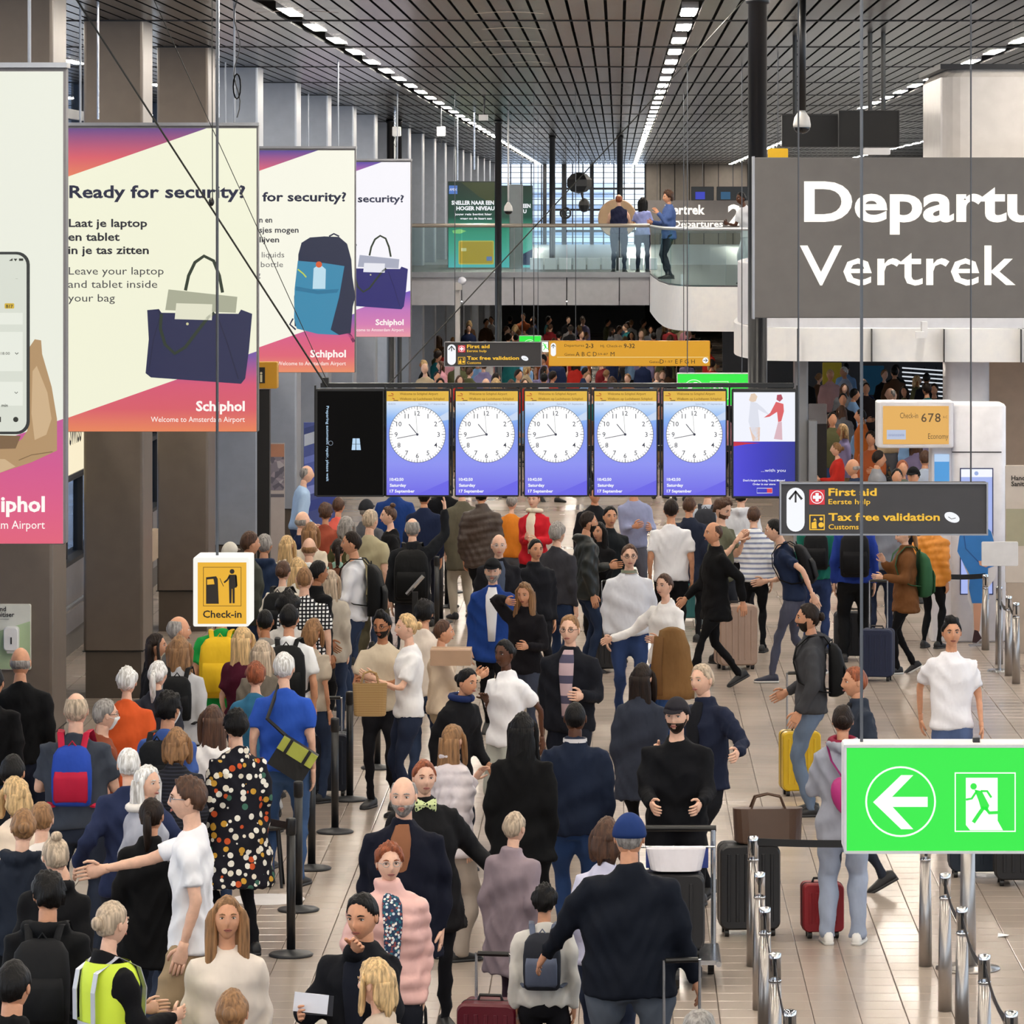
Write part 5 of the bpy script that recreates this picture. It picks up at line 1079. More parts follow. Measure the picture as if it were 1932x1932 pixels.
def person(label, u, v, H, rot, sk='p', hair=('short', 'brown'), top=('tee', '#888888'), bot=('jeans', '#2c3850'), L='down', Rr='down', walk=0.0, yaw=0, pitch=0, lean=0, b=1.0, sex='m', ex=(), bp=None, bagL=None, bagR=None, d=None, z0=0.0, group=None, shoes='#1a1a1c', cat='person', lod=None, curl=0.35, name='person', xy=None, neck=None):
    d = d or FOC * (EYE - H - z0) / (v - CV); x = (u - CU) * d / FOC; k = H / 1.75; rs = random.Random(int(u * 7 + v * 13)); seed = rs.random() * 10
    if xy: x, d = xy
    if lod is None: lod = 0 if d < 34 else 1 if d < 56 else 2
    vox = (.016, .021, .034)[lod] * k
    t = thing(name, label, cat, (x, d, z0), R(rot), group)
    hipz = .93; Rl = Matrix.Rotation(R(lean), 4, 'X')
    def T(p, bow=1.0):
        p = Vector(p)
        if lean and p.z > hipz - .05:
            f = min(1, (p.z - hipz + .05) / .12); q = p - vec(0, 0, hipz); q = Matrix.Rotation(R(lean * f), 4, 'X') @ q; p = q + vec(0, 0, hipz)
        return p * k
    fem = sex == 'f'; sw = (0.88 if fem else 1.0) * (1 + (b - 1) * .55); hw = (1.04 if fem else 1.0) * b
    # --- joints
    sh = {s: vec(s * .162 * sw, 0.0, 1.378) for s in (-1, 1)}; arms = {}
    for s, pose in ((-1, Rr), (1, L)):           # local -X is the person's right hand when facing the camera
        q = ARM[pose] if isinstance(pose, str) else pose
        tgt = sh[s] + vec(s * q[0], q[1], q[2]); hint = vec(s * .35, .7, -.5) if q[2] < .3 else vec(s * 1, -.3, -.6)
        e, w_ = ik(sh[s], tgt, .285, .255, hint); arms[s] = (sh[s], e, w_)
    legs = {}; st = walk * .30
    for s in (-1, 1):
        fy = -st * s; lift = .07 * abs(walk) if fy > 0.05 else 0.0
        hip = vec(s * .088 * hw, 0, .90); ank = vec(s * (.105 if abs(walk) < .2 else .07) * hw, fy, .085 + lift)
        kn, ank = ik(hip, ank, .43, .42, vec(s * .05, -1, 0)); legs[s] = (hip, kn, ank, fy > 0.05)
    tt, tc = top[0], top[1]; long_ = tt not in ('tee', 'polo', 'tank', 'dress_short'); thick = {'jacket': .014, 'coat': .016, 'puffer': .03, 'hoodie': .014, 'sweater': .008, 'suit': .012, 'cardigan': .012}.get(tt, 0.0)
    hem = {'jacket': .84, 'coat': .60, 'puffer': .80, 'hoodie': .86, 'dress': .42, 'suit': .80, 'cardigan': .76, 'polo': .87, 'tunic': .76}.get(tt, .87)
    if len(top) > 2: hem = top[2]
    tm_ = tc if not isinstance(tc, str) else cloth(tc, .5 if tt == 'puffer' else .85)
    # --- torso garment
    g = MB(); bf = .012 if fem else 0
    prof = [(1.30, .178 * sw, .118 + bf, -.006 - bf * .6), (1.375, .155 * sw, .106 + bf * .3, 0), (1.425, .108 * sw, .082, .004), (1.462, .078, .070, .006), (1.478, .064, .064, .004)]
    low = []; waist = .150 if fem else .165
    if hem < .55: low = [(hem, .235 * hw, .19, 0), (.62, .21 * hw, .165, 0), (.80, .195 * hw, .14, 0)]
    elif hem < .75: low = [(hem, .205 * hw, .155, 0), (.80, .19 * hw, .135, 0)]
    else: low = [(hem, (.182 if not fem else .185) * hw, .128, 0)]
    low += [(.93, .178 * hw, .125, 0), (1.05, waist * b, .108, 0), (1.18, (waist + .01) * b, .115, -.002)]
    if b > 1.1: low = [(z_, rx, ry * (1 + (b - 1) * 1.1), y_ - .015) for z_, rx, ry, y_ in low]
    rings = []
    for z_, rx, ry, y_ in low + prof:
        gg = thick if z_ < 1.46 else thick * .5
        rings.append([T((p[0], p[1], p[2] + (p[1] * (.42 if z_ > 1.47 else .2) if z_ > 1.45 and tt not in ('puffer', 'hoodie') else 0))) for p in ering((0, y_, z_), rx + gg, ry + gg)])
    g.loft(rings)
    for s in (-1, 1):
        S, e, w_ = arms[s]; S0 = S + vec(-s * .06, 0, .0)
        if tt == 'tank': g.tube([T(S0), T(S + vec(s * .01, 0, .0))], [.06 * k, .05 * k], 10)
        elif long_:
            we = w_ + (w_ - e).normalized() * .005
            g.tube([T(S0), T(S), T(S.lerp(e, .5)), T(e), T(e.lerp(w_, .5)), T(we)], [(.058 + thick) * k, (.063 + thick) * k, (.054 + thick) * k * (1 + (b - 1) * .5), (.047 + thick) * k, (.042 + thick) * k, (.035 + thick * .7) * k], 10)
        else:
            g.tube([T(S0), T(S), T(S.lerp(e, .35)), T(S.lerp(e, .72))], [.058 * k, .065 * k, .064 * k, .064 * k], 10)
    x_ = MB()
    if tt in ('hoodie',) or 'hood' in ex:
        g.tube([T((-.10, -.03, 1.475)), T((-.11, .05, 1.48)), T((0, .12, 1.455)), T((.11, .05, 1.48)), T((.10, -.03, 1.475))], [.025 * k, .035 * k, .05 * k, .035 * k, .025 * k], 8)
    if tt in ('jacket', 'polo', 'suit', 'coat', 'puffer', 'shirt'):
        hc = {'puffer': .045, 'polo': .004}.get(tt, .018)
        g.loft([[T(p) for p in ering((0, .004, 1.47), .068 + thick * .4, .07 + thick * .4, 14)], [T(p) for p in ering((0, .01, 1.49 + hc), .066 + thick * .5, .068 + thick * .5, 14)]])
    if tt == 'scarf' or 'scarf' in ex: pass
    ob = put({'tee': 't_shirt', 'polo': 'polo_shirt', 'tank': 'top', 'suit': 'jacket', 'long': 'long_sleeve_top'}.get(tt, tt), bpy.data.meshes.new('garment'), t)
    job(ob, g, vox * 1.1, [tm_], None, .015 if lod < 2 else .006, .012 if tt == 'puffer' else 0, seed)
    if lod < 2 and len(top) > 3 or tt in ('suit', 'jacket') and lod == 0:   # open front or shirt showing
        inner = top[3] if len(top) > 3 else '#20222a'
        im = inner if not isinstance(inner, str) else cloth(inner); m_ = MB()
        rr = []
        for z_, wx, y_ in ((.95, .035, -.135 - thick), (1.1, .045, -.128 - thick), (1.3, .06, -.137 - thick - bf), (1.40, .06, -.118 - thick), (1.45, .045, -.088), (1.478, .04, -.068)):
            rr.append([T((wx * math.cos(a), y_ + .02 * (1 - math.sin(a)) - .004, z_)) for a in [math.pi * i / 8 for i in range(9)]] + [T((-wx * .9, y_ + .05, z_)), T((wx * .9, y_ + .05, z_))])
        m_.loft(rr[::-1]); part('shirt_front', m_, im, t, True, True)
    # --- trousers
    if bot[0] != 'none':
        q = MB(); bw = {'jeans': 1.0, 'wide': 1.25, 'slim': .86, 'skirt': 1, 'shorts': 1.05}.get(bot[0], 1.0)
        if hem > .5 or True:
            q.loft([[p for p in [Vector(p) * k for p in ering((0, .002, z_), rx * hw, ry, 14)]] for z_, rx, ry in ((.78, .10, .09), (.84, .15, .106), (.92, .152, .104), (1.0, .14, .094), (1.03, .13, .088))])
            for s in (-1, 1):
                h_, kn, an, lift = legs[s]; end = an + vec(0, 0, -.045)
                if bot[0] == 'shorts': pts = [h_, h_.lerp(kn, .5), kn + vec(0, 0, .03)]; rr = [.095, .092, .085]
                else: pts = [h_ + vec(0, 0, .02), h_.lerp(kn, .35), h_.lerp(kn, .8), kn, kn.lerp(an, .35), kn.lerp(an, .85), end]; rr = [.092 * hw, .09 * hw, .068 * bw, .062 * bw, .062 * bw, .05 * bw, .054 * bw]
                q.tube([p * k for p in pts], [r_ * k for r_ in rr], 10, up=(0, -1, 0))
        ob = put({'skirt': 'skirt', 'shorts': 'shorts'}.get(bot[0], 'trousers'), bpy.data.meshes.new('garment'), t)
        job(ob, q, vox * 1.4, [cloth(bot[1]) if isinstance(bot[1], str) else bot[1]], None, .013 if lod < 2 else .003, 0, seed + 3)
    # --- shoes
    for s in (-1, 1):
        h_, kn, an, lift = legs[s]; yawf = Matrix.Rotation(R(s * 10), 4, 'Z'); pit = Matrix.Rotation(R(28 if lift else 0), 4, 'X')
        m_ = MB(); rr = []
        for y_, wx, zz in ((.075, .02, .05), (.065, .034, .085), (.03, .038, .10), (-.03, .04, .085), (-.10, .046, .06), (-.155, .042, .045), (-.185, .02, .03)):
            pts = []
            for a in [2 * math.pi * i / 10 for i in range(10)]:
                pz = zz / 2 + zz / 2 * math.sin(a); p = vec(wx * math.copysign(abs(math.cos(a)) ** .7, math.cos(a)), y_, max(pz, 0) - .085)
                p = yawf @ (pit @ p); pts.append((p + an) * k)
            rr.append(pts)
        m_.loft(rr)
        if lod < 2:
            so = []
            for y_, wx in ((.078, .028), (.05, .038), (-.03, .040), (-.10, .048), (-.155, .044), (-.188, .022)):
                so.append([(yawf @ (pit @ vec(a_ * wx, y_, zz - .085)) + an) * k for a_, zz in ((-1, .0), (1, .0), (1, .02), (-1, .02))])
            m_.loft(so, 1)
        part('shoe', m_, [plain(shoes, .5), plain('#d8d6d2' if shoes != '#1a1a1c' else '#2a2a2c', .6)], t, True, True)
    # --- body: one skin surface (neck, trunk, arms, legs) with head and hands
    c = MB(); skm = skin(SKINS[sk])
    c.loft([[T(p) for p in ering((0, 0, z_), rx * b, ry, 10)] for z_, rx, ry in ((.86, .12, .085), (1.05, .12, .08), (1.30, .14, .09), (1.40, .12, .07), (1.46, .06, .055))])
    hy = -.022; nk = [T((0, .012, 1.42)), T((0, .004, 1.49)), T((0, hy + .012, 1.575))]
    c.tube(nk, [.058 * k * (.9 if fem else 1), .052 * k * (.88 if fem else 1), .054 * k * (.88 if fem else 1)], 10)
    for s in (-1, 1):
        S, e, w_ = arms[s]; f_ = .85 if fem else 1.0
        c.tube([T(S + vec(-s * .04, 0, 0)), T(S.lerp(e, .4)), T(e), T(e.lerp(w_, .3)), T(w_)], [.05 * k * f_, .046 * k * f_ * b ** .5, .038 * k * f_, .038 * k * f_, .026 * k * f_], 8)
        h_, kn, an, lift = legs[s]
        c.tube([p * k for p in (h_, kn, kn.lerp(an, .35), an, an + vec(0, 0, -.03))], [r_ * k * (1 if bot[0] in ('shorts', 'skirt', 'none') else .62) for r_ in (.07, .045, .048, .034, .03)], 8, up=(0, -1, 0))
    nA, nE = ((40, 30), (30, 22), (16, 12))[lod]
    hm = Matrix.Translation(T((0, hy, 1.632))) @ Matrix.Rotation(R(lean * .5), 4, 'X') @ Matrix.Rotation(R(yaw), 4, 'Z') @ Matrix.Rotation(R(pitch), 4, 'X')
    Hd = Head(hm, k * (.95 if fem else .985), nA, nE); e_ = MB(); e_.arr(Hd.tr(Hd.P), Hd.F, 0)
    hcol = hair[1]; hm_ = hairm(HAIRS.get(hcol, hcol))
    r3 = Matrix(Hd.R3.tolist())
    for s in (-1, 1):
        S, e, w_ = arms[s]; hand(e_, T(w_), (T(w_) - T(e)), s, k * (.9 if fem else 1), curl, lod)
        if lod < 2:
            e_.ell(Hd.p(s * .032, -.0735, .007), (.0128 * k, .009 * k, .0060 * k), 8, 6, 1, r3); e_.ell(Hd.p(s * .032, -.0795, .007), (.0056 * k, .005 * k, .0055 * k), 8, 5, 2, r3)
            e_.tube([Hd.p(s * .018, -.0845, .011), Hd.p(s * .032, -.086, .0165), Hd.p(s * .046, -.078, .010)], .0018 * k, 5, 4)
            e_.tube([Hd.p(s * .016, -.0905, .027), Hd.p(s * .032, -.090, .032), Hd.p(s * .050, -.077, .027)], [.003 * k, .0042 * k, .002 * k], 5, 4)
            e_.ell(Hd.p(s * .0765, .006, -.002), (.008 * k, .018 * k, .029 * k), 8, 6, 0, r3)
    if lod < 2:
        for dz, rz in ((.0035, .0035), (-.0045, .0045)): e_.tube([Hd.p(-.024, -.083, -.060), Hd.p(-.01, -.0935, -.060 + dz), Hd.p(.01, -.0935, -.060 + dz), Hd.p(.024, -.083, -.060)], [.0015 * k, rz * k, rz * k, .0015 * k], 6, 3)
        e_.tube([Hd.p(-.022, -.0915, -.0605), Hd.p(0, -.0985, -.0605), Hd.p(.022, -.0915, -.0605)], .001 * k, 4, 2)
    lip = {'p': '#b06a60', 'm': '#9a5548', 't': '#7a3f32', 'd': '#4a2420'}[sk]
    ob = put('body', bpy.data.meshes.new('body'), t)
    job(ob, c, vox * 1.3, [skm, EYEW, EYED, plain(lip, .45), hm_], e_, 0, 0, seed)
    # --- hair
    hs = hair[0]; P, D, az = Hd.P, Hd.D, Hd.az; z_ = P[:, 2]
    if hs != 'none':
        line = np.interp(az, [0, .45, .8, 1.05, 1.3, 1.45, 1.75, 2.2, 3.15], [.078, .074, .062, .030, .012, -.012, .004, -.055, -.072]); th = .013
        if hs in ('bald',): pass
        if hs == 'bald': mask = sstep((z_ + .055) / .02) * sstep((.045 - z_) / .03) * sstep((az - 1.3) / .3); th = .006
        elif hs == 'shaved': mask = sstep((z_ - line) / .012); th = .0035
        elif hs == 'balding': mask = np.maximum(sstep((z_ - line) / .012) * sstep((az - 1.2) / .5) * sstep((.095 - z_) / .02), 0); th = .009
        else: mask = sstep((z_ - line) / .012); th = .010
        if hs in ('curly', 'afro'): th = .022 if hs == 'curly' else .038
        if hs in ('fluffy', 'quiff', 'bob'): th = .018
        if hs in ('long', 'longfront', 'pony', 'bun', 'topbun', 'wavy'): th = .012
        tv = th * (1 + (.35 if lod < 2 else .1) * np.sin(P[:, 0] * 160 + seed) * np.sin(P[:, 1] * 130) * (1.4 if hs in ('curly', 'afro', 'fluffy', 'wavy') else .7) + (.25 * np.sin(P[:, 0] * 60 + P[:, 2] * 45 + seed) if lod < 2 and hs != 'shaved' else 0))
        if hs == 'quiff': tv = tv * (.7 + 1.1 * sstep((z_ - .07) / .04) * (az < 1.5))
        m_ = MB(); m_.arr(Hd.tr(P + D * (tv * mask - .014 * (1 - mask))[:, None]), Hd.F)
        hk = k
        def hp(x, y, z): return Hd.p(x, y, z)
        Lh = {'long': .42, 'longfront': .36, 'wavy': .40, 'bob': .15}.get(hs, 0)
        if Lh:
            wv = .008 if hs == 'wavy' else .003
            top_ = hp(0, .03, .02); rg = []
            fwd = r3 @ vec(0, -1, 0); sd = r3 @ vec(1, 0, 0); fwd.z = 0; fwd.normalize(); sd.z = 0; sd.normalize(); n = 20
            for i in range(10):
                f = i / 9; zz = -.01 - Lh * f; ww = (.080 + .022 * math.sin(f * 2.2)) * (1 - .45 * max(0, f - .6) / .4); dd = (.050 - .012 * f) * (1 - .3 * max(0, f - .7)); off = .052 + .018 * f
                cc = hp(0, 0, 0) + vec(0, 0, (zz + .03) * k) - fwd * off * k
                rg.append([cc + sd * (ww + wv * math.sin(j * 2.7 + i)) * k * math.cos(2 * math.pi * j / n) + fwd * (dd + wv * math.sin(j * 4.1 + i * 1.3)) * k * math.sin(2 * math.pi * j / n) + vec(0, 0, (0.03 * math.sin(j * 5.3 + seed)) * k * (f > .95)) for j in range(n)])
            m_.loft(rg)
            for s in (-1, 1):
                Ls = Lh * (.95 if hs in ('longfront', 'wavy', 'bob') else .45)
                pts = [hp(s * .055, -.03, .075), hp(s * .082, -.025, .03)] + [hp(s * .082, -.02, -.01) + vec(0, 0, -Ls * f * k) + sd * s * (.010 + .012 * math.sin(f * 5 + seed) * (hs == 'wavy')) * k + fwd * (.012 * f) * k for f in (.0, .3, .6, .85, 1.0)]
                m_.tube(pts, [(.010 * k, .012 * k), (.012 * k, .026 * k), (.013 * k, .032 * k), (.014 * k, .034 * k), (.016 * k, .032 * k), (.014 * k, .026 * k), (.005 * k, .01 * k)], 8)
        if hs == 'bun': m_.ell(hp(0, .112, .015), (.038 * k, .03 * k, .038 * k), 10, 8)
        if hs == 'topbun': m_.ell(hp(0, .05, .135), (.036 * k, .036 * k, .030 * k), 10, 8)
        if hs == 'pony':
            m_.ell(hp(0, .105, .03), (.022 * k, .02 * k, .022 * k), 8, 6); m_.tube([hp(0, .105, .03), hp(0, .135, .0), hp(0, .13, -.08) + vec(0, 0, 0), hp(0, .12, -.17), hp(.01, .115, -.25)], [.018 * k, .026 * k, .03 * k, .024 * k, .006 * k], 8)
        part('hair', m_, hm_, t, True, True)
    for e2 in ex:
        nm, _, cl = e2.partition(':')
        if nm == 'glasses' and lod < 2:
            m_ = MB(); gm_ = plain(cl or '#15151a', .3)
            for s in (-1, 1):
                m_.tube([Hd.p(s * .033 + .021 * math.cos(a), -.094, .005 + .016 * math.sin(a)) for a in [2 * math.pi * i / 12 for i in range(13)]], .0022 * k, 5, 0); m_.tube([Hd.p(s * .054, -.092, .008), Hd.p(s * .076, -.02, .008), Hd.p(s * .078, .012, .004)], .002 * k, 5, 0)
            m_.tube([Hd.p(-.012, -.096, .008), Hd.p(.012, -.096, .008)], .002 * k, 5, 0); part('glasses', m_, gm_, t, False, True)
            if cl == 'sun': part('lenses', MB().tube([Hd.p(-.05, -.093, .006), Hd.p(.05, -.093, .006)], (.004 * k), 6), BLACK, t, False, True)
        elif nm == 'beard':
            az_ = az; mask = sstep((-.030 - z_ - .02 * (az_ < .25) * 0) / .012) * sstep((1.45 - az_) / .15) * (1 - ((az_ < .28) & (z_ > -.075) & (z_ < -.052)))
            mask = np.maximum(mask, sstep((1.62 - az_) / .1) * sstep((az_ - 1.2) / .1) * sstep((.0 - z_) / .02)); m_ = MB(); m_.arr(Hd.shell(mask, .006), Hd.F); part('beard', m_, hairm(HAIRS.get(cl or hcol, cl or hcol)), t, True, True)
        elif nm == 'mask':
            mask = sstep((-.014 - z_) / .006) * sstep((z_ + .116) / .008) * sstep((1.02 - az) / .05); m_ = MB(); m_.arr(Hd.shell(mask, .009), Hd.F)
            for s in (-1, 1): m_.tube([Hd.p(s * .058, -.055, -.025), Hd.p(s * .08, -.005, -.005), Hd.p(s * .082, .012, -.02)], .0018 * k, 5)
            part('face_mask', m_, plain(cl or '#dfe6ea', .7), t, True, True)
        elif nm in ('cap', 'beanie'):
            mask = sstep((z_ - (.045 - .045 * np.clip((az - .9) / .8, 0, 1) if nm == 'cap' else .015)) / .008); m_ = MB(); m_.arr(Hd.shell(mask, .020 if nm == 'cap' else .022), Hd.F)
            if nm == 'cap':
                back = 'capback' in ex; sg = -1
                m_.loft([[Hd.p(.070 * math.cos(a), sg * (.078 + o * math.sin(a)), .050 + dz - .02 * (o > .02) * math.sin(a)) for a in [math.pi * i / 10 for i in range(11)]] for o, dz in ((.0, .0), (.075, -.002), (.075, .004), (.0, .006))])
            part(nm, m_, cloth(cl), t, True, True)
        elif nm == 'headset': pass
        elif nm == 'collar':
            m_ = MB(); m_.loft([[T(p) for p in ering((0, .006, 1.472), .072 + thick, .074 + thick, 14)], [T(p) for p in ering((0, .01, 1.50), .070 + thick, .072 + thick, 14)]], 0, False); part('collar', m_, cloth(cl), t, True, True)
        elif nm == 'scarf':
            m_ = MB(); m_.tube([T((.085 * math.sin(a), .012 - .088 * math.cos(a), 1.488 + .012 * math.cos(a))) for a in [2 * math.pi * i / 16 for i in range(17)]], .030 * k, 8); part('scarf', m_, cloth(cl), t, True, True)
        elif nm == 'bow':
            m_ = MB()
            for s in (-1, 1): m_.loft([[T((s * o, -.10 - thick - .01 * i_, 1.47 + q_)) for i_, q_ in ((0, -w_), (1, 0), (0, w_), (-.8, 0))] for o, w_ in ((.0, .012), (.03, .03), (.065, .045), (.07, .03))])
            part('bow_scarf', m_, pattern('bow print', '#d9e4a8', '#27391e', 'dots', 60), t, False, True)
        elif nm == 'hivis':
            m_ = MB(); ys = plain('#cfe63a', .6)
            rr = [[T(p) for p in ering((0, y_, z2), rx + .012, ry + .012, 18)] for z2, rx, ry, y_ in ((.84, .188, .134, 0), (.95, .182, .128, 0), (1.08, .165, .118, 0), (1.2, .172, .124, -.004), (1.33, .172 * sw, .134, -.008), (1.40, .15 * sw, .12, 0), (1.445, .11, .095, .004))]
            m_.loft(rr, 0, False); hv = part('hi_vis_vest', m_, plain('#cfe63a', .6), t, True, True, label='yellow reflective vest')
            for z2, rx, ry in ((1.02, .168, .126), (1.10, .169, .126)):
                s_ = MB(); s_.loft([[T(p) for p in ering((0, -.002, z2 + dz), rx + .02, ry + .02, 18)] for dz in (0, .035)], 0, False); part('reflective_band', s_, plain('#b9bcc6', .3), hv, True, True)
            for s in (-1, 1):
                s_ = MB(); s_.loft([[T((s * .09 + o, yy, zz)) for o in (-.02, .02)] + [T((s * .09 - o, yy * 1.0 + .004, zz)) for o in (-.02, .02)] for yy, zz in ((-.158, 1.14), (-.168, 1.3), (-.13, 1.41), (0, 1.475), (.13, 1.40), (.150, 1.3), (.148, 1.14))]); part('reflective_band', s_, plain('#b9bcc6', .3), hv, False, True)
    M = Matrix.Translation((x, d, z0)) @ Matrix.Rotation(R(rot), 4, 'Z')
    info = dict(label=label, M=M, T=T, k=k, arms=arms, d=d, x=x)
    if bp: backpack(bp, M, T, k, x, d, z0, rot, thick + (.03 if b > 1.1 else 0))
    for s, bg_ in ((-1, bagR), (1, bagL)):
        if bg_:
            S, e, w_ = arms[s]; Wd = M @ (T(w_) + (T(w_) - T(e)).normalized() * .08 * k); lb, col, bw_, bh, hd = bg_[:5]
            bag(lb, Vector((Wd.x, Wd.y, max(Wd.z - bh - hd, 0.02))), bw_, bh, bw_ * .35, col, hd, rot + (bg_[5] if len(bg_) > 5 else 90), bg_[6] if len(bg_) > 6 else 'tote_bag', mat=bg_[7] if len(bg_) > 7 else None)
    PEOPLE.append(info); return info
def backpack(bp, M, T, k, x, d, z0, rot, th):
    label, col = bp[:2]; sc = bp[2] if len(bp) > 2 else 1.0; col2 = bp[3] if len(bp) > 3 else col; m = cloth(col, .7); m2 = cloth(col2, .7)
    t = thing('backpack', label, 'backpack', (x, d, z0), R(rot)); w, h, dp = .155 * sc, .46 * sc, .15 * sc; z1 = 1.43; yb = .132 + th
    mb = MB(); rr = []
    for f, fw, fd in ((0, .8, .6), (.05, .95, .9), (.3, 1, 1), (.6, 1, .95), (.85, .92, .75), (.96, .7, .5), (1, .4, .25)):
        rr.append([T((w * fw * math.copysign(abs(math.cos(a)) ** .6, math.cos(a)), yb + dp * fd * (.5 + .5 * math.copysign(abs(math.sin(a)) ** .7, math.sin(a))), z1 - h + h * f)) for a in [2 * math.pi * i / 18 for i in range(18)]])
    mb.loft(rr); pb = part('pack_body', mb, m, t, True, True)
    mb = MB(); rr = []
    for f, fw, fd in ((0, .75, .1), (.06, .85, .9), (.4, .85, 1), (.52, .8, .4)):
        rr.append([T((w * fw * math.cos(a), yb + dp * .98 + .045 * sc * fd * (.5 + .5 * math.sin(a)) - .02, z1 - h * .93 + h * f)) for a in [2 * math.pi * i / 14 for i in range(14)]])
    mb.loft(rr); part('front_pocket', mb, m2, pb, True, True)
    for s in (-1, 1):
        mb = MB(); mb.tube([T((s * .07, yb + .02, z1 - .02)), T((s * .085, yb - .04, 1.475 + th)), T((s * .095, -.02, 1.478 + th)), T((s * .105, -.105 - th, 1.40)), T((s * .115, -.132 - th, 1.28)), T((s * .15, -.09 - th, 1.12)), T((s * .17, .02, 1.05)), T((s * .13, yb + .01, 1.03))], [(.022 * k, .006 * k)] * 8, 8); part('strap', mb, m2, t, False, True)
    part('top_loop', MB().tube([T((-.03, yb + .03, z1 - .01)), T((0, yb + .03, z1 + .03)), T((.03, yb + .03, z1 - .01))], .006 * k, 6), m2, t, False, True)
def run_jobs():
    obs = []
    for (ob, mb, vox, mats, extra, fold, puff, seed) in JOBS:
        me = bpy.data.meshes.new('tmp'); me.from_pydata([tuple(p) for p in mb.v], [], mb.f); me.update(); o = bpy.data.objects.new('tmp', me); COL.objects.link(o)
        r = o.modifiers.new('r', 'REMESH'); r.mode = 'VOXEL'; r.voxel_size = vox; s = o.modifiers.new('s', 'SMOOTH'); s.factor = .5; s.iterations = 4; obs.append(o)
    dg = bpy.context.evaluated_depsgraph_get(); out = []
    for o, (ob, mb, vox, mats, extra, fold, puff, seed) in zip(obs, JOBS):
        ev = o.evaluated_get(dg).data; nv = len(ev.vertices); V = np.empty(nv * 3); ev.vertices.foreach_get('co', V); V = V.reshape(-1, 3); N = np.empty(nv * 3); ev.vertices.foreach_get('normal', N); N = N.reshape(-1, 3)
        npol = len(ev.polygons); ls = np.empty(npol, dtype=np.int32); lt = np.empty(npol, dtype=np.int32); ev.polygons.foreach_get('loop_start', ls); ev.polygons.foreach_get('loop_total', lt); li = np.empty(len(ev.loops), dtype=np.int32); ev.loops.foreach_get('vertex_index', li)
        if fold:
            x, y, z = V.T; w = np.sin(x * 16 + z * 21 + 1.6 * np.sin(z * 9 + seed) + seed); w = w + 1.0 * (1 - 2 * np.abs(np.sin(z * 19 - np.abs(x) * 26 + seed * 2 + 1.5 * np.sin(x * 13 + y * 9)))) * (.5 + .5 * np.sin(z * 7 + seed)) + .2 * (1 - 2 * np.abs(np.sin(x * 31 + y * 27 - z * 12 + seed)))
            V = V + N * (fold * .5 * w)[:, None]
        if puff: V = V + N * (puff * (np.abs(np.sin(V[:, 2] * math.pi / .085 + .9 * np.sin(V[:, 0] * 9))) - .6))[:, None]
        out.append((V, ls, lt, li))
    for o in obs: m_ = o.data; bpy.data.objects.remove(o); bpy.data.meshes.remove(m_)
    for (V, ls, lt, li), (ob, mb, vox, mats, extra, fold, puff, seed) in zip(out, JOBS):
        me = ob.data; mi = np.zeros(len(lt), dtype=np.int32)
        if extra:
            n0 = len(V); ef = extra.f; V = np.vstack([V, np.array([tuple(p) for p in extra.v])]); el = np.array([len(f) for f in ef], dtype=np.int32); ei = np.array([i for f in ef for i in f], dtype=np.int32) + n0
            ls = np.concatenate([ls, len(li) + np.concatenate([[0], np.cumsum(el)[:-1]])]).astype(np.int32); lt = np.concatenate([lt, el]); li = np.concatenate([li, ei]); mi = np.concatenate([mi, np.array(extra.m, dtype=np.int32)])
        me.vertices.add(len(V)); me.vertices.foreach_set('co', V.ravel()); me.loops.add(len(li)); me.loops.foreach_set('vertex_index', li); me.polygons.add(len(lt)); me.polygons.foreach_set('loop_start', ls)
        try: me.polygons.foreach_set('loop_total', lt)
        except Exception: pass
        for m_ in mats: me.materials.append(m_)
        me.polygons.foreach_set('material_index', mi); me.polygons.foreach_set('use_smooth', np.ones(len(lt), dtype=bool)); me.update(calc_edges=True); me.validate()
    JOBS.clear()
P = person
GING = pattern('black and white check', '#14141a', '#f2f2f2', 'gingham', 28)
DOTS = pattern('dotted dress print', '#15151f', '#ffffff', 'dots', 18, ['#f0ece2', '#f0ece2', '#e4dccb', '#c8562c', '#f0ece2', '#c99a3a', '#f0ece2', '#3f6a5c'])
STRI = pattern('blue white stripes', '#eef0f4', '#8d96b4', 'stripes', 17)
FLOR = pattern('blue blouse print', '#2a3a55', '#c9d2dc', 'blotch', 60, ['#c9d2dc', '#2f6a78', '#8a4a4a', '#e6e2da'])
STR2 = pattern('black knitted rib', '#17181f', '#2b2c36', 'stripes', 40)
# ---- left queue, far to near --------------------------------------------------------------
P('person in a light blue shirt with white hair standing behind the roll-up banner', 562, 877, 1.75, 105, 'p', ('balding', 'grey'), ('long', '#a9c4e4'), ('jeans', '#33405c'), L='fwd', lean=8, b=1.1)
P('person in a coral top partly under the dead screen', 638, 938, 1.68, 170, 'm', ('short', 'brown'), ('sweater', '#e2665a'), ('jeans', '#2a3244'), sex='f')
P('person in dark navy with a white cap strip below the dead screen', 690, 944, 1.75, 160, 'm', ('short', 'grey'), ('jacket', '#55565c'), ex=('cap:#2a2b30',))
P('bald person in a navy polo turned right near the info column', 568, 965, 1.75, 135, 'p', ('bald', 'grey'), ('polo', '#1b2646'), b=1.1)
P('person with a long fair ponytail left of the coral top', 585, 985, 1.66, 170, 'p', ('long', 'light'), ('tee', '#d9cdbb'), sex='f')
P('person with blond hair and cream straps low beside the navy polo', 540, 1010, 1.60, 160, 'p', ('long', 'blond'), ('tank', '#e3d6c4'), sex='f')
P('person with curly dark hair in a rust top in the middle of the queue', 614, 950, 1.68, 175, 'm', ('curly', 'brown'), ('tee', '#9a4b38'), sex='f')
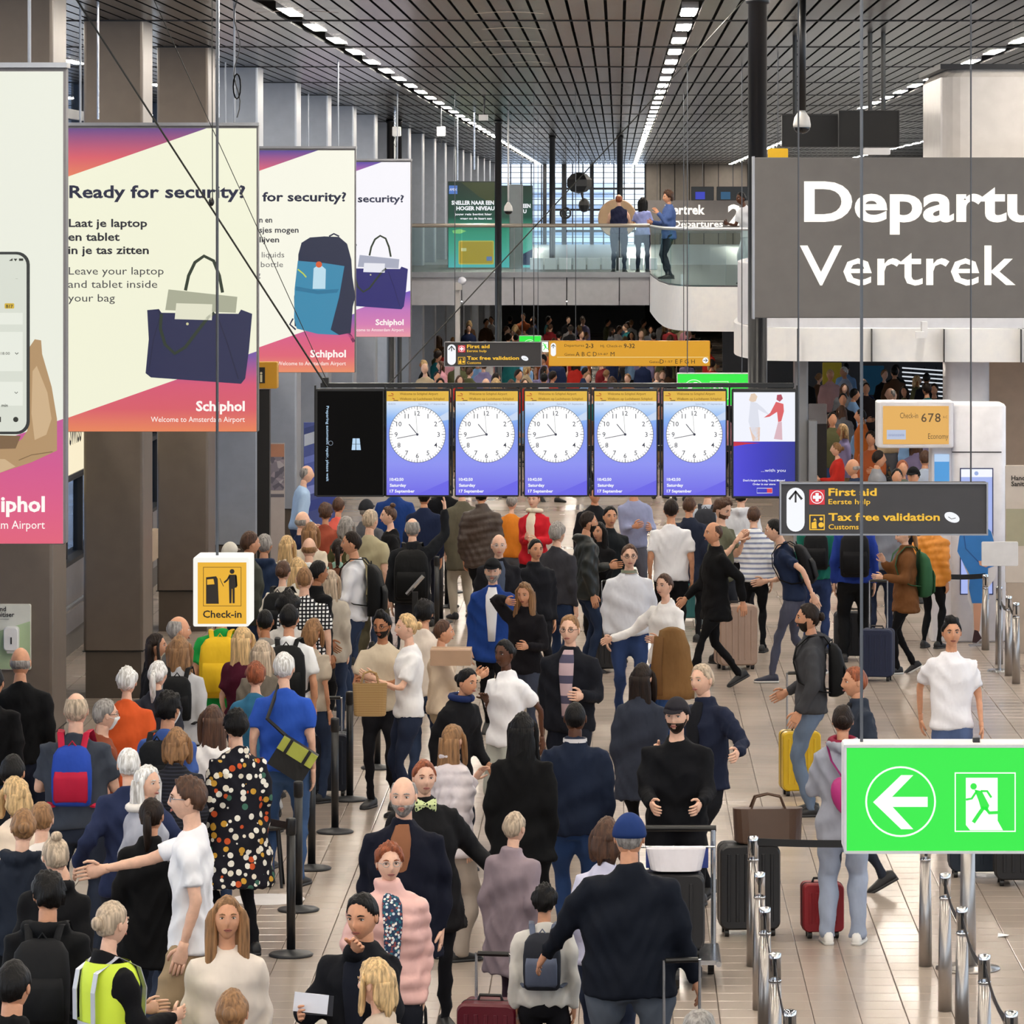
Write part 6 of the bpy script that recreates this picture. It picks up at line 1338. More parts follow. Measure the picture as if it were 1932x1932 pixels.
P('person with grey bobbed hair and an olive top behind the white long sleeve', 652, 975, 1.68, 165, 'p', ('bob', 'grey'), ('tee', '#4c4c30'), sex='f')
P('person with faded blond hair in a khaki beige shirt', 697, 962, 1.84, 150, 'p', ('short', 'ash'), ('tee', '#a9a184'), ('jeans', '#55503f'), b=1.15)
P('person with a high bun and black top looking left', 737, 955, 1.72, -80, 'p', ('topbun', 'brown'), ('tee', '#15151a'), ('slim', '#1a1b22'), sex='f')
P('greying person pointing up with the right arm, large black rucksack', 778, 978, 1.80, 180, 'p', ('balding', 'grey'), ('jacket', '#22252c', .84), ('jeans', '#23252e'), Rr=(.17, -.10, .46), L='down', ex=(), b=1.1, curl=.2,
  bp=('large black hiking rucksack on the person pointing upwards', '#101114', 1.2))
P('bald person in white with a grey green pack, under the khaki shirt', 583, 1015, 1.74, 180, 'p', ('bald', 'light'), ('tee', '#e4e6e6'), b=1.05, bp=('dark green small backpack on the bald person in white', '#3c463c', .8))
P('person in a mint top with a ponytail carrying a tiny brown backpack', 638, 1017, 1.64, 180, 'm', ('pony', 'dark'), ('tee', '#94b8a8'), ('jeans', '#2c3444'), sex='f', bp=('tiny brown leather backpack on the mint top', '#5c3826', .55))
P('person in a white long-sleeved top looking left, black shoulder straps', 668, 1003, 1.84, -95, 'm', ('short', 'dark'), ('sweater', '#dfe0e6'), ('jeans', '#28344c'), L='bent', Rr='front', bp=('black rucksack on the person in the white long-sleeved top', '#121316', 1.1))
P('person with cropped brown hair and green jacket at the far left of the queue', 468, 1003, 1.86, 120, 'm', ('short', 'brown'), ('jacket', '#3a3d36'), b=1.05)
P('person with grey hair and a hooded navy jacket behind the check-in cube', 498, 1008, 1.77, 170, 'm', ('short', 'grey'), ('hoodie', '#22304a'), b=1.1)
P('person with a light cap low behind the top of the check-in cube', 432, 1025, 1.65, 150, 'p', ('short', 'grey'), ('tee', '#c8bfae'), ex=('cap:#d8d4ca',))
P('person with a dark bun and black backpack right of the check-in cube', 533, 1058, 1.66, 165, 'p', ('bun', 'brown'), ('tee', '#d0c8bc'), ('slim', '#202128'), sex='f', bp=('black cloth backpack on the person with a dark bun', '#17181c', .95))
P('blond person in a white blouse behind the checked shirt', 560, 1052, 1.64, 160, 'p', ('long', 'blond'), ('long', '#e6e0d6'), sex='f')
P('black-haired person in a long black coat beside the checked shirt', 597, 1058, 1.76, 125, 't', ('short', 'black'), ('coat', '#101014'), ('slim', '#101014'), L='fwd')
P('bald person in a black and white checked shirt', 574, 1070, 1.80, 178, 'p', ('shaved', 'light'), ('tee', GING, .82), ('jeans', '#2a2f3c'), b=1.12)
P('person with long grey hair and a fluffy cream cardigan behind the checked shirt', 622, 1075, 1.62, 170, 'p', ('long', 'ash'), ('cardigan', '#b9b0a2'), sex='f')
P('person in a bright green shirt hidden behind the check-in cube', 418, 1120, 1.75, 180, 'm', ('short', 'dark'), ('tee', '#1f9a44', .80), ('jeans', '#243050'), d=39.6, b=1.1, bp=('bright yellow backpack below the check-in cube', '#d8b021', 1.15))
P('person with short dark hair seen blurred right of the cube', 500, 1150, 1.66, 180, 't', ('shaved', 'black'), ('tee', '#8a8680'), b=1.1)
P('tall person with thick black hair above the white shirt', 543, 1122, 1.72, 180, 'd', ('afro', 'black'), ('tee', '#c4c0bc'))
P('person with brown shoulder hair beside the thick black hair', 588, 1168, 1.60, 150, 'm', ('bob', 'light'), ('tee', '#b4a898'), sex='f')
P('person in a white shirt with dark hair and a black rucksack', 545, 1160, 1.80, 176, 'm', ('short', 'black'), ('tee', '#eceef0', .84), ('jeans', '#d4d6da'), d=38.4, bp=('black school rucksack on the person in the white shirt', '#16171a', 1.1))
P('person with very long blond hair in a burgundy top', 455, 1182, 1.66, 140, 'p', ('long', 'blond'), ('tee', '#4a1428'), sex='f', yaw=25)
P('person with straight honey blond hair, head down, above the blue T-shirts', 494, 1208, 1.60, 175, 'p', ('long', 'ash'), ('tee', '#6a6258'), sex='f')
P('white-haired person in a royal blue T-shirt', 535, 1232, 1.78, 172, 'p', ('short', 'white'), ('tee', '#2c54b4'), ('jeans', '#3b557c'), b=1.12)
P('person with short auburn hair in a teal printed T-shirt', 482, 1250, 1.62, 178, 'p', ('fluffy', 'red'), ('tee', '#2f6685', .80), ('jeans', '#2a3448'), b=1.1, sex='f', yaw=8)
P('grey-haired person by the second pillar looking right', 332, 1163, 1.78, 115, 'm', ('balding', 'grey'), ('jacket', '#5a5a58'))
P('person with dark hair and black coat left of the long brown hair', 290, 1195, 1.58, 95, 'm', ('long', 'dark'), ('jacket', '#1b1b20'), sex='f')
P('person with long wavy brown hair and grey jacket with black straps', 338, 1200, 1.70, 180, 'p', ('wavy', 'light'), ('jacket', '#b7b7ba'), ('slim', '#20222a'), sex='f', bp=('slim black backpack with hanging straps on the grey jacket', '#131418', .8))
P('person with white blond ponytail next to the orange cardigan', 296, 1247, 1.64, 165, 'p', ('pony', 'white'), ('jacket', '#2a2c36'), sex='f')
P('white-haired person in an orange cardigan', 239, 1260, 1.66, 176, 'p', ('fluffy', 'white'), ('cardigan', '#d4592a'), ('wide', '#4a4c56'), b=1.12, sex='f')
P('person with curly black hair, blue shirt and a mask cord round the head', 316, 1308, 1.74, 158, 'm', ('curly', 'black'), ('tee', '#3f5a9a'), ('jeans', '#22283a'), ex=('mask:#e8ecee',), bp=('black camera backpack on the blue shirt', '#1a1c22', .85))
P('grey-haired person with glasses and mask behind the red blue rucksack', 193, 1320, 1.66, 115, 'p', ('short', 'grey'), ('tee', '#8a4a34'), ex=('glasses', 'mask:#eef0f0'))
P('balding person in a slate polo carrying a red and blue rucksack', 143, 1308, 1.84, 180, 'p', ('balding', 'ash'), ('polo', '#3d434e'), ('jeans', '#262c3a'), L='bent', Rr='bent', b=1.2, bp=('red and blue child rucksack on the slate polo', '#2444a0', .85, '#b01c3a'))
P('person in a black sweater, bald with a grey fringe, before the sanitiser notice', 38, 1222, 1.78, 178, 'm', ('bald', 'grey'), ('sweater', '#14151a'), ('jeans', '#232a3c'), b=1.2)
P('person in black cut by the left frame edge beside the sanitiser notice', -14, 1260, 1.74, 170, 'm', ('short', 'black'), ('sweater', '#121216'))
P('person with brown hair and a white blouse behind the dotted dress', 402, 1330, 1.59, -165, 'p', ('long', 'brown'), ('long', '#e9e6e4'), sex='f')
P('masked person with black pixie hair in a dark dotted dress', 447, 1340, 1.70, -150, 'p', ('curly', 'black'), ('dress', DOTS, .50), ('slim', '#1a1a20'), b=1.25, sex='f', ex=('mask:#e6eef4', 'glasses'), L='loose', yaw=-15,
  bagL=('soft pink carrier bag hanging beside the dotted dress', '#c49a9a', .30, .40, .10, 60, 'carrier_bag'))
P('person with blurred brown hair and ribbed black top', 333, 1375, 1.60, 178, 'p', ('bob', 'light'), ('sweater', STR2), sex='f')
P('person with short platinum hair in a navy cardigan', 243, 1412, 1.68, -172, 'p', ('short', 'white'), ('cardigan', '#27304f'), ('wide', '#2a2c34'), sex='f', L=(.2, -.08, -.42), bagL=None,
  bagR=('bright green and white shopping bag held by the navy cardigan', '#3fc878', .30, .34, .12, 80, 'shopping_bag'), Rr='side')
P('blond person looking back over the shoulder, grey fluffy scarf', 272, 1445, 1.66, 118, 'p', ('wavy', 'white'), ('cardigan', '#a9acb8'), ('jeans', '#2e3648'), sex='f', yaw=-62, ex=('scarf:#e6e2dc',))
P('person with dark hair at the left edge behind the beige top', 22, 1425, 1.71, 175, 'm', ('short', 'black'), ('tee', '#1a1c24'))
P('person with smooth dark blond hair and cream top at the left edge', 32, 1468, 1.64, -150, 'm', ('bob', 'blond'), ('tee', '#e2d0bc'), sex='f', b=1.2)
P('person in a white top with shoulders showing behind the navy hood', 78, 1500, 1.60, 175, 'p', ('short', 'light'), ('tank', '#e6dcd2'), sex='f', d=27.1)
P('person with a low dark ponytail in a long black coat and red strap', 285, 1507, 1.62, 172, 'm', ('pony', 'dark'), ('coat', '#101013', .66), ('jeans', '#3a4556'), sex='f')
P('young person in a white T-shirt reaching out to the left', 362, 1453, 1.86, -92, 'p', ('fluffy', 'brown'), ('tee', '#ecedf2', .80), ('shorts', '#a08a6c'), d=26.2, Rr=(.02, -.52, -.16), L='down', b=1.1, sex='m', ex=('glasses:#8a8f9c',), curl=.15)
P('person with a brown top knot and navy hooded sweatshirt', 42, 1527, 1.66, 172, 'p', ('bun', 'light'), ('hoodie', '#1e2430'), ('slim', '#15161a'), sex='f', yaw=18)
P('blond person with a small top bun in a black sweatshirt', 103, 1580, 1.66, 172, 'p', ('topbun', 'ash'), ('hoodie', '#131317'), ('slim', '#15161a'), sex='f', yaw=22)
P('person with short black hair, earphones and black backpack', 90, 1647, 1.72, 178, 'm', ('fluffy', 'black'), ('hoodie', '#16171b'), ('slim', '#121216'), yaw=20, bp=('black backpack worn by the person with earphones', '#1b1c20', 1.0))
P('steward with blond low bun in a yellow reflective vest', 205, 1702, 1.68, 128, 'p', ('bun', 'ash'), ('sweater', '#131318'), ('slim', '#14141a'), sex='f', ex=('hivis',), Rr='bent', L='bent', yaw=10)
P('person in a black jacket at the bottom left corner', 22, 1815, 1.74, 165, 'm', ('short', 'black'), ('jacket', '#101013'), ('slim', '#101013'), b=1.15)
P('person with brown shoulder-length hair in a cream sweater', 428, 1690, 1.66, 8, 'm', ('longfront', 'light'), ('sweater', '#ded3c8'), ('slim', '#2a2a30'), sex='f', pitch=-4, b=1.05)
P('person with dark blond hair seen from behind at the very bottom', 437, 1868, 1.62, 178, 'm', ('bun', 'light'), ('tee', '#d9a58c'), sex='f')
t = thing('messenger_bag', 'black messenger bag with a lime flap between the teal and royal blue T-shirts', 'bag', at(552, 1470, 34.0)); c0 = at(553, 1432, 34.2); rm = Matrix.Rotation(R(32), 3, 'Y')
part('bag_body', MB().cbox(c0, (.30, .12, .25), 0, rm), cloth('#17181a', .6), t); part('flap', MB().cbox(c0 + rm @ vec(0, -.065, .07), (.30, .012, .11), 0, rm), cloth('#a9b04a', .6), t)
for s in (-1, 1): part('buckle_strap', MB().cbox(c0 + rm @ vec(s * .08, -.075, .06), (.025, .008, .14), 0, rm), cloth('#17181a', .6), t)
part('shoulder_strap', MB().tube([c0 + rm @ vec(-.14, 0, .12), c0 + vec(-.20, .05, .30), c0 + vec(-.12, .22, .55)], (.016) , 6), cloth('#17181a', .6), t)
suitcase('tall black suitcase behind the person with dark glasses', flo(1152, 1268), .36, .66, .28, '#131316', 0, 0.3, .5)
P('person in a dark green anorak between the shiny black jacket and the glasses wearer', 1150, 955, 1.78, 15, 'm', ('short', 'black'), ('jacket', '#20262c'), ('slim', '#16171d'))
# ---- middle stream ------------------------------------------------------------------------
P('bearded person with sunglasses in a beige T-shirt beside the white T-shirt', 722, 1155, 1.69, -12, 't', ('quiff', 'black'), ('tee', '#cdbfa8'), ('slim', '#1c1d24'), ex=('beard', 'glasses'), Rr='bent', L='front', yaw=-8, pitch=8)
P('blond person in a white T-shirt looking left, low bun', 772, 1158, 1.74, -72, 'p', ('bun', 'blond'), ('tee', '#ecebec'), ('slim', '#20283c'), L='hold', Rr='front', sex='f',
  bagL=None)
bag('straw basket bag held in front of the person in the white T-shirt', Vector((at(698, 0, 37.6).x, 37.6, at(0, 1350, 37.6).z)), .29, .27, .14, '#a98c62', .10, 0, 'basket_bag', mat=pattern('straw weave', '#a98a5e', '#8a6c44', 'stripes', 70), taper=.92)
P('person with black curls behind the blond low bun', 800, 1172, 1.68, 170, 'm', ('curly', 'black'), ('tee', '#d8ccc0'), d=40.2)
P('person in a cream jumper carrying a cardboard box on the arm', 832, 1215, 1.62, 100, 'm', ('short', 'brown'), ('sweater', '#e0cdb4'), ('wide', '#c8b494'), sex='f', L='hold', Rr='hold', d=39.0)
t = thing('cardboard_box', 'flat brown cardboard box carried by the person in the cream jumper', 'box', at(860, 1262, 38.6)); a = at(812, 1255, 38.5); b = at(890, 1222, 38.7)
part('box_body', MB().box((a.x, 38.45, a.z), (b.x, 38.8, b.z)), plain('#a98a70', .7), t); part('tape', MB().box((a.x, 38.6, b.z), (b.x, 38.64, b.z + .002)), plain('#c9ab88', .5), t)
P('person in a black coat and navy scarf bending forward', 850, 1252, 1.62, 50, 'm', ('bun', 'black'), ('coat', '#17171c', .62), ('jeans', '#1c2230'), sex='f', lean=14, ex=('scarf:#1e2c58',), L='fwd')
P('person in a white polo shirt and pale trousers turned left', 955, 1207, 1.70, -38, 'd', ('bun', 'black'), ('polo', '#f0eff2'), ('wide', '#a9aaa2'), sex='f', walk=.5, L='back', Rr='strap', b=1.05)
P('person with dark glasses in a navy jacket and pink striped top', 1076, 1160, 1.82, -14, 'p', ('short', 'light'), ('jacket', '#1a1c28', .82, pattern('pink grey stripe', '#b9a2a8', '#4c4a60', 'stripes', 6)), ('jeans', '#1c2130'), walk=.6, b=1.1, ex=('glasses:#101014',), L='bent', Rr='down')
P('person with rimless glasses and receding grey hair walking forward', 941, 1008, 1.78, 5, 'p', ('balding', 'grey'), ('jacket', '#23242c', .84, '#4a5468'), ('slim', '#1c1e26'), walk=.8, ex=('glasses:#c8c8cc',))
P('person in a black baseball cap, blue jacket and white shirt walking forward', 930, 1055, 1.74, -4, 'p', ('short', 'grey'), ('jacket', '#1c3c82', .74, '#e8e8ec'), ('slim', '#15161c'), walk=.8, ex=('cap:#202226', 'beard:grey'))
P('person with long wavy hair holding a hand to the forehead', 992, 1098, 1.66, -22, 'm', ('wavy', 'light'), ('jacket', '#1c1a20'), ('slim', '#3a4050'), sex='f', Rr=(.0, -.16, .19), pitch=10, L='bent')
P('person in a shiny black hooded jacket looking right', 1106, 965, 1.80, 105, 'm', ('short', 'dark'), ('hoodie', cloth('#17201f', .45), .80), ('jeans', '#243048'), ex=('beard:dark',), L='bent')
P('person with long black hair beside the shiny black jacket', 1132, 985, 1.64, -30, 'm', ('longfront', 'black'), ('jacket', '#17171b'), ('slim', '#17171b'), sex='f', L='phone')
P('grey-haired person in a dark grey sweatshirt turned away', 1050, 987, 1.76, 150, 'p', ('fluffy', 'grey'), ('sweater', '#34343a'), ('jeans', '#22304c'), b=1.15, walk=.4)
P('person with glasses in a pale grey V-neck jumper walking forward', 1187, 1027, 1.80, 6, 'p', ('short', 'brown'), ('sweater', '#d2d4dc'), ('jeans', '#2a3c64'), walk=.7, ex=('glasses:#1a1a1e', 'collar:#7f8474'), b=1.12, Rr='down', L='loose')
P('person in a white jumper dragging a case with a brown coat on the arm', 1256, 1082, 1.72, -38, 'p', ('short', 'brown'), ('sweater', '#eeecec'), ('jeans', '#2c4a7c'), sex='f', Rr=(.30, -.28, -.26), L='bent', walk=.7)
t = thing('coat', 'brown coat hanging over the arm of the person in the white jumper', 'coat', at(1268, 1330, 42.3)); mb = MB()
c0 = at(1268, 1190, 42.3)
mb.loft([[(c0.x + wx * math.cos(a) * (1 + .12 * math.sin(a * 5 + zz * 9)), 42.3 + .09 * math.sin(a), c0.z - zz) for a in [2 * math.pi * i / 22 for i in range(22)]] for wx, zz in ((.05, -.03), (.11, 0), (.15, .15), (.19, .35), (.22, .55), (.20, .64))]); part('cloth', mb, cloth('#7c5c38'), t, True)
part('sleeve', MB().tube([c0 + vec(-.12, -.05, -.05), c0 + vec(-.15, -.07, -.35), c0 + vec(-.13, -.06, -.6)], [.05, .055, .05], 10), cloth('#6b4c2c'), t, True)
P('person in a white T-shirt walking away with a dark cap of hair', 1266, 942, 1.86, 178, 'm', ('short', 'dark'), ('tee', '#e9e9ee'), ('slim', '#15161b'), walk=.9, b=1.12)
P('person in a red jacket with navy shoulders and a cream scarf', 1008, 925, 1.70, -20, 'p', ('short', 'red'), ('jacket', '#c01f2c', .80, '#e0d4c0'), ('slim', '#1a1b22'), sex='f', L='bent', Rr='front', ex=('scarf:#e4dcc8',))
P('person in an orange jumper left of the red jacket', 965, 932, 1.60, 160, 'p', ('short', 'grey'), ('sweater', '#d9822a'), ('jeans', '#5c6068'), sex='f')
P('person in a brown winter jacket below the second clock', 908, 905, 1.78, 175, 'm', ('short', 'black'), ('puffer', '#3a2c24', .76), ('slim', '#1b1c24'), d=55.5, walk=.6)
P('person in an olive parka at the queue posts', 872, 905, 1.74, -160, 'p', ('short', 'grey'), ('coat', '#5c584a', .62), ('wide', '#b0a898'), d=57.0)
P('person in a dark jacket carrying an orange bag below the fourth clock', 1122, 905, 1.76, 12, 'm', ('short', 'black'), ('jacket', '#1a1b22'), ('slim', '#1a1b22'), d=56.0, bagL=('small orange bag below the fourth clock', '#e0602c', .22, .22, .06))
P('person in a lilac grey shirt checking something below the fourth clock', 1196, 905, 1.80, 8, 'm', ('short', 'brown'), ('long', '#8f96b8'), ('jeans', '#50525e'), d=57.0, L='bent', Rr='front')
P('person in black between the black queue posts and the brown jacket', 838, 915, 1.74, 170, 'm', ('short', 'black'), ('jacket', '#101118'), ('slim', '#14151b'), d=58.5)
P('person in a blue work coat under the left clocks', 745, 915, 1.78, 175, 'm', ('short', 'brown'), ('coat', '#1c3a78', .7), ('slim', '#1c2a50'), d=57.5, b=1.2)
P('person in a dark blue top under the first clock', 800, 915, 1.72, 175, 'm', ('short', 'black'), ('jacket', '#1a2440'), ('slim', '#151a2c'), d=56.0)
P('person in a light checked shirt under the ad screen', 1335, 915, 1.80, 170, 'p', ('short', 'brown'), ('long', '#b4bccb'), ('jeans', '#2c4468'), d=56.0, bp=('dark grey backpack under the rightmost clock', '#2a2c34', .9))
P('curly bearded person in an olive T-shirt looking down', 1360, 940, 1.88, 55, 'p', ('curly', 'brown'), ('tee', '#5f604e'), ('slim', '#23252c'), ex=('beard:brown',), L='phone', Rr='phone', pitch=22)
P('person in a pale hooded top right of the olive T-shirt', 1398, 920, 1.80, 170, 'p', ('short', 'black'), ('hoodie', '#d3d6de'), ('slim', '#1c1d25'), d=55.0)
P('person in a blue and white striped jumper turned away', 1422, 955, 1.71, 176, 'p', ('short', 'brown'), ('sweater', STRI, .84), ('slim', '#14151b'), L='bent')
P('walker in a black suit passing the beige suitcase', 1350, 985, 1.80, -70, 'm', ('balding', 'brown'), ('suit', '#101014', .72), ('slim', '#101014'), walk=1.0, L='back', Rr='fwd')
P('leaning person in a navy T-shirt and slate trousers taking a step', 1500, 965, 1.82, -100, 'p', ('short', 'black'), ('tee', '#1f2a44'), ('slim', '#4c4f60'), d=49.3, lean=16, walk=.8, L='back', Rr='bent', shoes='#22263a', bp=('black rucksack on the leaning person in navy', '#15161a', .95))
P('person in a teal sweatshirt with a black rucksack right of the striped jumper', 1540, 975, 1.74, 176, 'p', ('short', 'brown'), ('sweater', '#1f6f60'), ('jeans', '#2c3c64'), d=52.6, bp=('black rucksack with thin straps on the teal sweatshirt', '#17181c', .95))
P('person in a royal blue sweatshirt and black trousers under the First aid sign', 1612, 958, 1.82, 178, 'p', ('short', 'dark'), ('sweater', '#22398c'), ('wide', '#17181d'), d=51.6, b=1.1, bp=('square black backpack on the royal blue sweatshirt', '#15151a', 1.05))
P('person with fair braid and a brown suede coat with a green rucksack', 1708, 1000, 1.66, -80, 'p', ('pony', 'light'), ('coat', '#6b4526', .72), ('slim', '#15151a'), d=50.3, sex='f', L='bent', Rr='phone', pitch=15, walk=.4, bp=('large forest green rucksack on the brown suede coat', '#2f5a3c', 1.15), shoes='#14141a')
P('person in an orange puffer behind the green rucksack', 1757, 1020, 1.60, 150, 'm', ('short', 'black'), ('puffer', '#d98a2c'), ('slim', '#17181c'), d=53.2, ex=('beanie:#17181c',))
P('person in a grey jumper between the blue sweatshirt and the braid', 1662, 985, 1.74, 178, 'p', ('short', 'brown'), ('sweater', '#7e8492'), ('jeans', '#20283c'), d=54.0)
P('person in black reaching up right of the green rucksack', 1800, 985, 1.74, 150, 'm', ('short', 'black'), ('jacket', '#1c1c22'), ('slim', '#17171c'), d=55.5)
P('bearded person with a man bun in a grey sleeved black jacket', 1530, 1140, 1.80, -92, 'm', ('bun', 'dark'), ('jacket', '#3f4044', .84), ('jeans', '#64748a'), ex=('beard:dark', 'hood'), Rr=(.06, -.20, -.38), L='loose', bp=('black backpack on the person with the man bun', '#17181b', .95))
P('person in a white polo shirt and blue jeans walking forward on the right', 1795, 1166, 1.78, 4, 'm', ('quiff', 'black'), ('polo', '#eeeef4', .84), ('jeans', '#4c5e84'), walk=.5, L='loose', Rr='back')
P('person in a slate jacket with brown hair passing behind the exit sign rod', 1618, 1258, 1.72, -75, 'm', ('short', 'red'), ('jacket', '#2c3340'), ('slim', '#262b36'), walk=.8)
P('person in a grey hooded cardigan and light blue jeans with a pink sling bag', 1590, 1338, 1.68, 176, 'm', ('bun', 'dark'), ('hoodie', '#9da1ae', .76), ('wide', '#9aa5ba'), d=31.7, sex='f', L='bent', Rr='bent', ex=('scarf:#8a2440',), shoes='#eceae6')
p_ = PEOPLE[-1]; t = thing('sling_bag', 'magenta sling bag across the back of the grey hooded cardigan', 'bag', (p_['x'], p_['d'], 0), R(176)); Tf = p_['T']
part('bag_body', MB().ell(Tf((-.03, .185, 1.10)), (.10, .055, .15), 14, 10, 0, Matrix.Rotation(R(25), 3, 'Y')), cloth('#b4307c', .6), t, True, True)
part('strap', MB().tube([Tf((-.03, .18, 1.2)), Tf((.08, .145, 1.36)), Tf((.115, .04, 1.47)), Tf((.10, -.09, 1.41)), Tf((-.05, -.15, 1.2)), Tf((-.19, -.03, 1.02)), Tf((-.08, .17, 1.0))], [(.018, .004)] * 7, 6), cloth('#8a2460', .7), t, False, True)
P('person with very long black hair, all in black, walking away', 985, 1345, 1.74, 172, 'm', ('wavy', 'black'), ('jacket', '#0d0d10', .74), ('wide', '#0d0d10'), sex='f', b=1.1, walk=.5)
P('person in a navy jacket with a white and red collar, blue jeans', 1085, 1325, 1.73, 178, 'd', ('shaved', 'black'), ('jacket', '#1b2438', .82), ('jeans', '#2c4470'), b=1.18, walk=.4, ex=('collar:#e6e2e4',), bagR=('light blue carrier bag beside the blue jeans', '#5aa0cc', .30, .30, .06, 80, 'carrier_bag'))
P('person with long brown hair in a blue grey and black coat', 1210, 1252, 1.68, 160, 'p', ('long', 'dark'), ('coat', '#2e3340', .66), ('slim', '#15161c'), sex='f', bagR=('bright yellow carrier bag hanging by the long coat', '#e3bb1c', .24, .34, .05, 80, 'carrier_bag'))
P('person with grey hair and navy jacket with white stripes, seen sideways', 1328, 1262, 1.78, -40, 'p', ('short', 'ash'), ('jacket', '#1c2236', .84), ('slim', '#1a1b22'), L=(.34, -.25, -.22), Rr='bent', d=33.6, b=1.1, walk=.5)
P('bearded person in a dark flat cap and black jumper pushing the trolley', 1277, 1318, 1.78, -2, 'p', ('short', 'dark'), ('sweater', '#101118'), ('slim', '#15161c'), d=31.2, ex=('cap:#26242a', 'beard:dark'), L='push', Rr='push', b=1.2, yaw=-15)
P('person with light brown hair in a white quilted puffer jacket', 850, 1367, 1.62, 128, 'p', ('long', 'light'), ('puffer', '#d5ccd0', .78), ('wide', '#9a8e84'), sex='f', yaw=20, L='phone')
P('person with a red blond fringe, yellow green neck scarf and black coat', 800, 1457, 1.70, 8, 'p', ('short', 'red'), ('coat', '#1b1b1f', .66), ('slim', '#1c1d24'), d=28.4, sex='f', b=1.25, L='side', yaw=5, ex=('bow',),
  bagL=('red and orange gift bag swinging from the black coated arm', '#d8743c', .28, .34, .08, 80, 'gift_bag'))
P('bearded person in a navy blazer over a brown shirt', 762, 1490, 1.78, -6, 'p', ('balding', 'grey'), ('suit', '#161a2e', .70, '#8a5c42'), ('slim', '#1a1c24'), d=26.9, b=1.15, ex=('beard:grey',), walk=.4)
P('person with short auburn hair and glasses in a pale pink puffer jacket', 733, 1590, 1.64, 12, 'p', ('fluffy', 'red'), ('puffer', '#dfb0a8', .80, FLOR), ('slim', '#20242e'), sex='f', b=1.1, ex=('glasses:#a9a4a0',), L='down', Rr='loose', bagL=('black handbag hanging at the pink puffer jacket', '#15151a', .26, .24, .12, 80, 'handbag'))
P('dark-haired person in a navy suit with a hand at the mouth holding papers', 687, 1684, 1.74, -22, 'm', ('short', 'black'), ('suit', '#15171f', .80, '#1c2030'), ('slim', '#14151b'), Rr=(.02, -.32, -.20), L=(-.15, -.15, .11), pitch=8, b=1.1)
p_ = PEOPLE[-1]; hw_ = p_['M'] @ (p_['T'](p_['arms'][-1][2])); t = thing('travel_papers', 'white and grey travel papers in the hand of the dark-haired suited person', 'paper', hw_)
part('sheet', MB().cbox((hw_.x + .05, hw_.y - .09, hw_.z + .07), (.17, .006, .095), 0, Matrix.Rotation(R(6), 3, 'Y')), plain('#dfe3ee', .6), t); part('folder', MB().cbox((hw_.x + .07, hw_.y - .083, hw_.z + .06), (.18, .006, .10), 0, Matrix.Rotation(R(4), 3, 'Y')), plain('#23262e', .4), t)
P('person with pale blond hair in a beige shirt at the bottom middle', 716, 1812, 1.64, -120, 'p', ('bob', 'blond'), ('long', '#cdbba8'), sex='f', walk=.5)
P('person with grey hair and a lilac shirt in front of the blue jeans, low', 1145, 1545, 1.66, 172, 'p', ('bob', 'brown'), ('long', '#c9c9e0'), ('jeans', '#2c3448'), sex='f')
P('child in a pale grey sweatshirt with a dark backpack', 1027, 1672, 1.34, 176, 'm', ('curly', 'black'), ('sweater', '#cfccc6'), ('slim', '#1c1d24'), b=1.05, bp=('black and grey child backpack', '#272a33', .9, '#5c6478'))
P('person in a blue baseball cap and dark navy jacket, back turned', 1187, 1540, 1.82, 176, 'm', ('shaved', 'grey'), ('jacket', '#161c2c', .80), ('jeans', '#5a616c'), b=1.35, Rr=(.15, -.08, -.50), L=(.27, -.20, -.40), ex=('cap:#1f3568',), pitch=4)
p_ = PEOPLE[-1]; hw_ = p_['M'] @ (p_['T'](p_['arms'][-1][2]))
suitcase('black suitcase trailing from the hand of the capped person in navy', Vector((at(1292, 0, 24.6).x, 24.6, 0)), .40, .58, .26, '#131417', 10, .42, .5)
P('person with grey brown hair at the bottom edge right of the capped person', 1318, 1908, 1.72, 170, 'm', ('short', 'grey'), ('jacket', '#3a3a40'))
P('person in a burgundy coat walking beside the burgundy suitcase', 968, 1745, 1.50, 150, 'p', ('short', 'ash'), ('coat', '#8f8088', .6), ('slim', '#3a2a34'), sex='f', d=27.4)
P('person with black hair behind the capped person in the blue jacket', 1010, 1060, 1.68, 20, 'm', ('short', 'black'), ('jacket', '#20222a'), ('slim', '#1c1d24'), d=47.8)
P('person in a dark blue coat behind the brown coat on the arm', 1300, 1000, 1.74, 165, 'm', ('short', 'brown'), ('coat', '#22283a', .7), ('slim', '#1a1c24'), d=54.0)
# the pointing arm needs its own pose
# ---- people on the mezzanine and gallery ----------------------------------------------------
P('person in a dark waistcoat leaning on the mezzanine handrail', 1168, 372, 1.78, 178, 'p', ('balding', 'red'), ('tank', '#232640'), ('jeans', '#2c3448'), xy=(.02, 102.5), z0=FZ, L='bent', Rr='bent', b=1.15, lod=1)
P('person with long black hair in a lilac top at the mezzanine handrail', 1215, 366, 1.72, 178, 'm', ('long', 'black'), ('tee', '#9ca4dc'), ('jeans', '#1c2238'), xy=(.56, 102.5), z0=FZ, sex='f', lod=1, L='bent', Rr='bent')
P('person with curly hair in a denim blue jacket on the curved gallery', 1262, 345, 1.80, -70, 'm', ('afro', 'brown'), ('jacket', '#4c6296', .80), ('slim', '#1a1f34'), xy=(1.05, 93.0), z0=FZ, lod=1, L='phone', Rr='bent')
P('person in a white shirt leaning on the gallery handrail beside the big sign', 1408, 375, 1.78, -60, 'd', ('short', 'black'), ('tee', '#dfe2ea'), ('wide', '#c4c8d2'), xy=(2.5, 86.2), z0=FZ, lod=1, Rr='hold', lean=12)
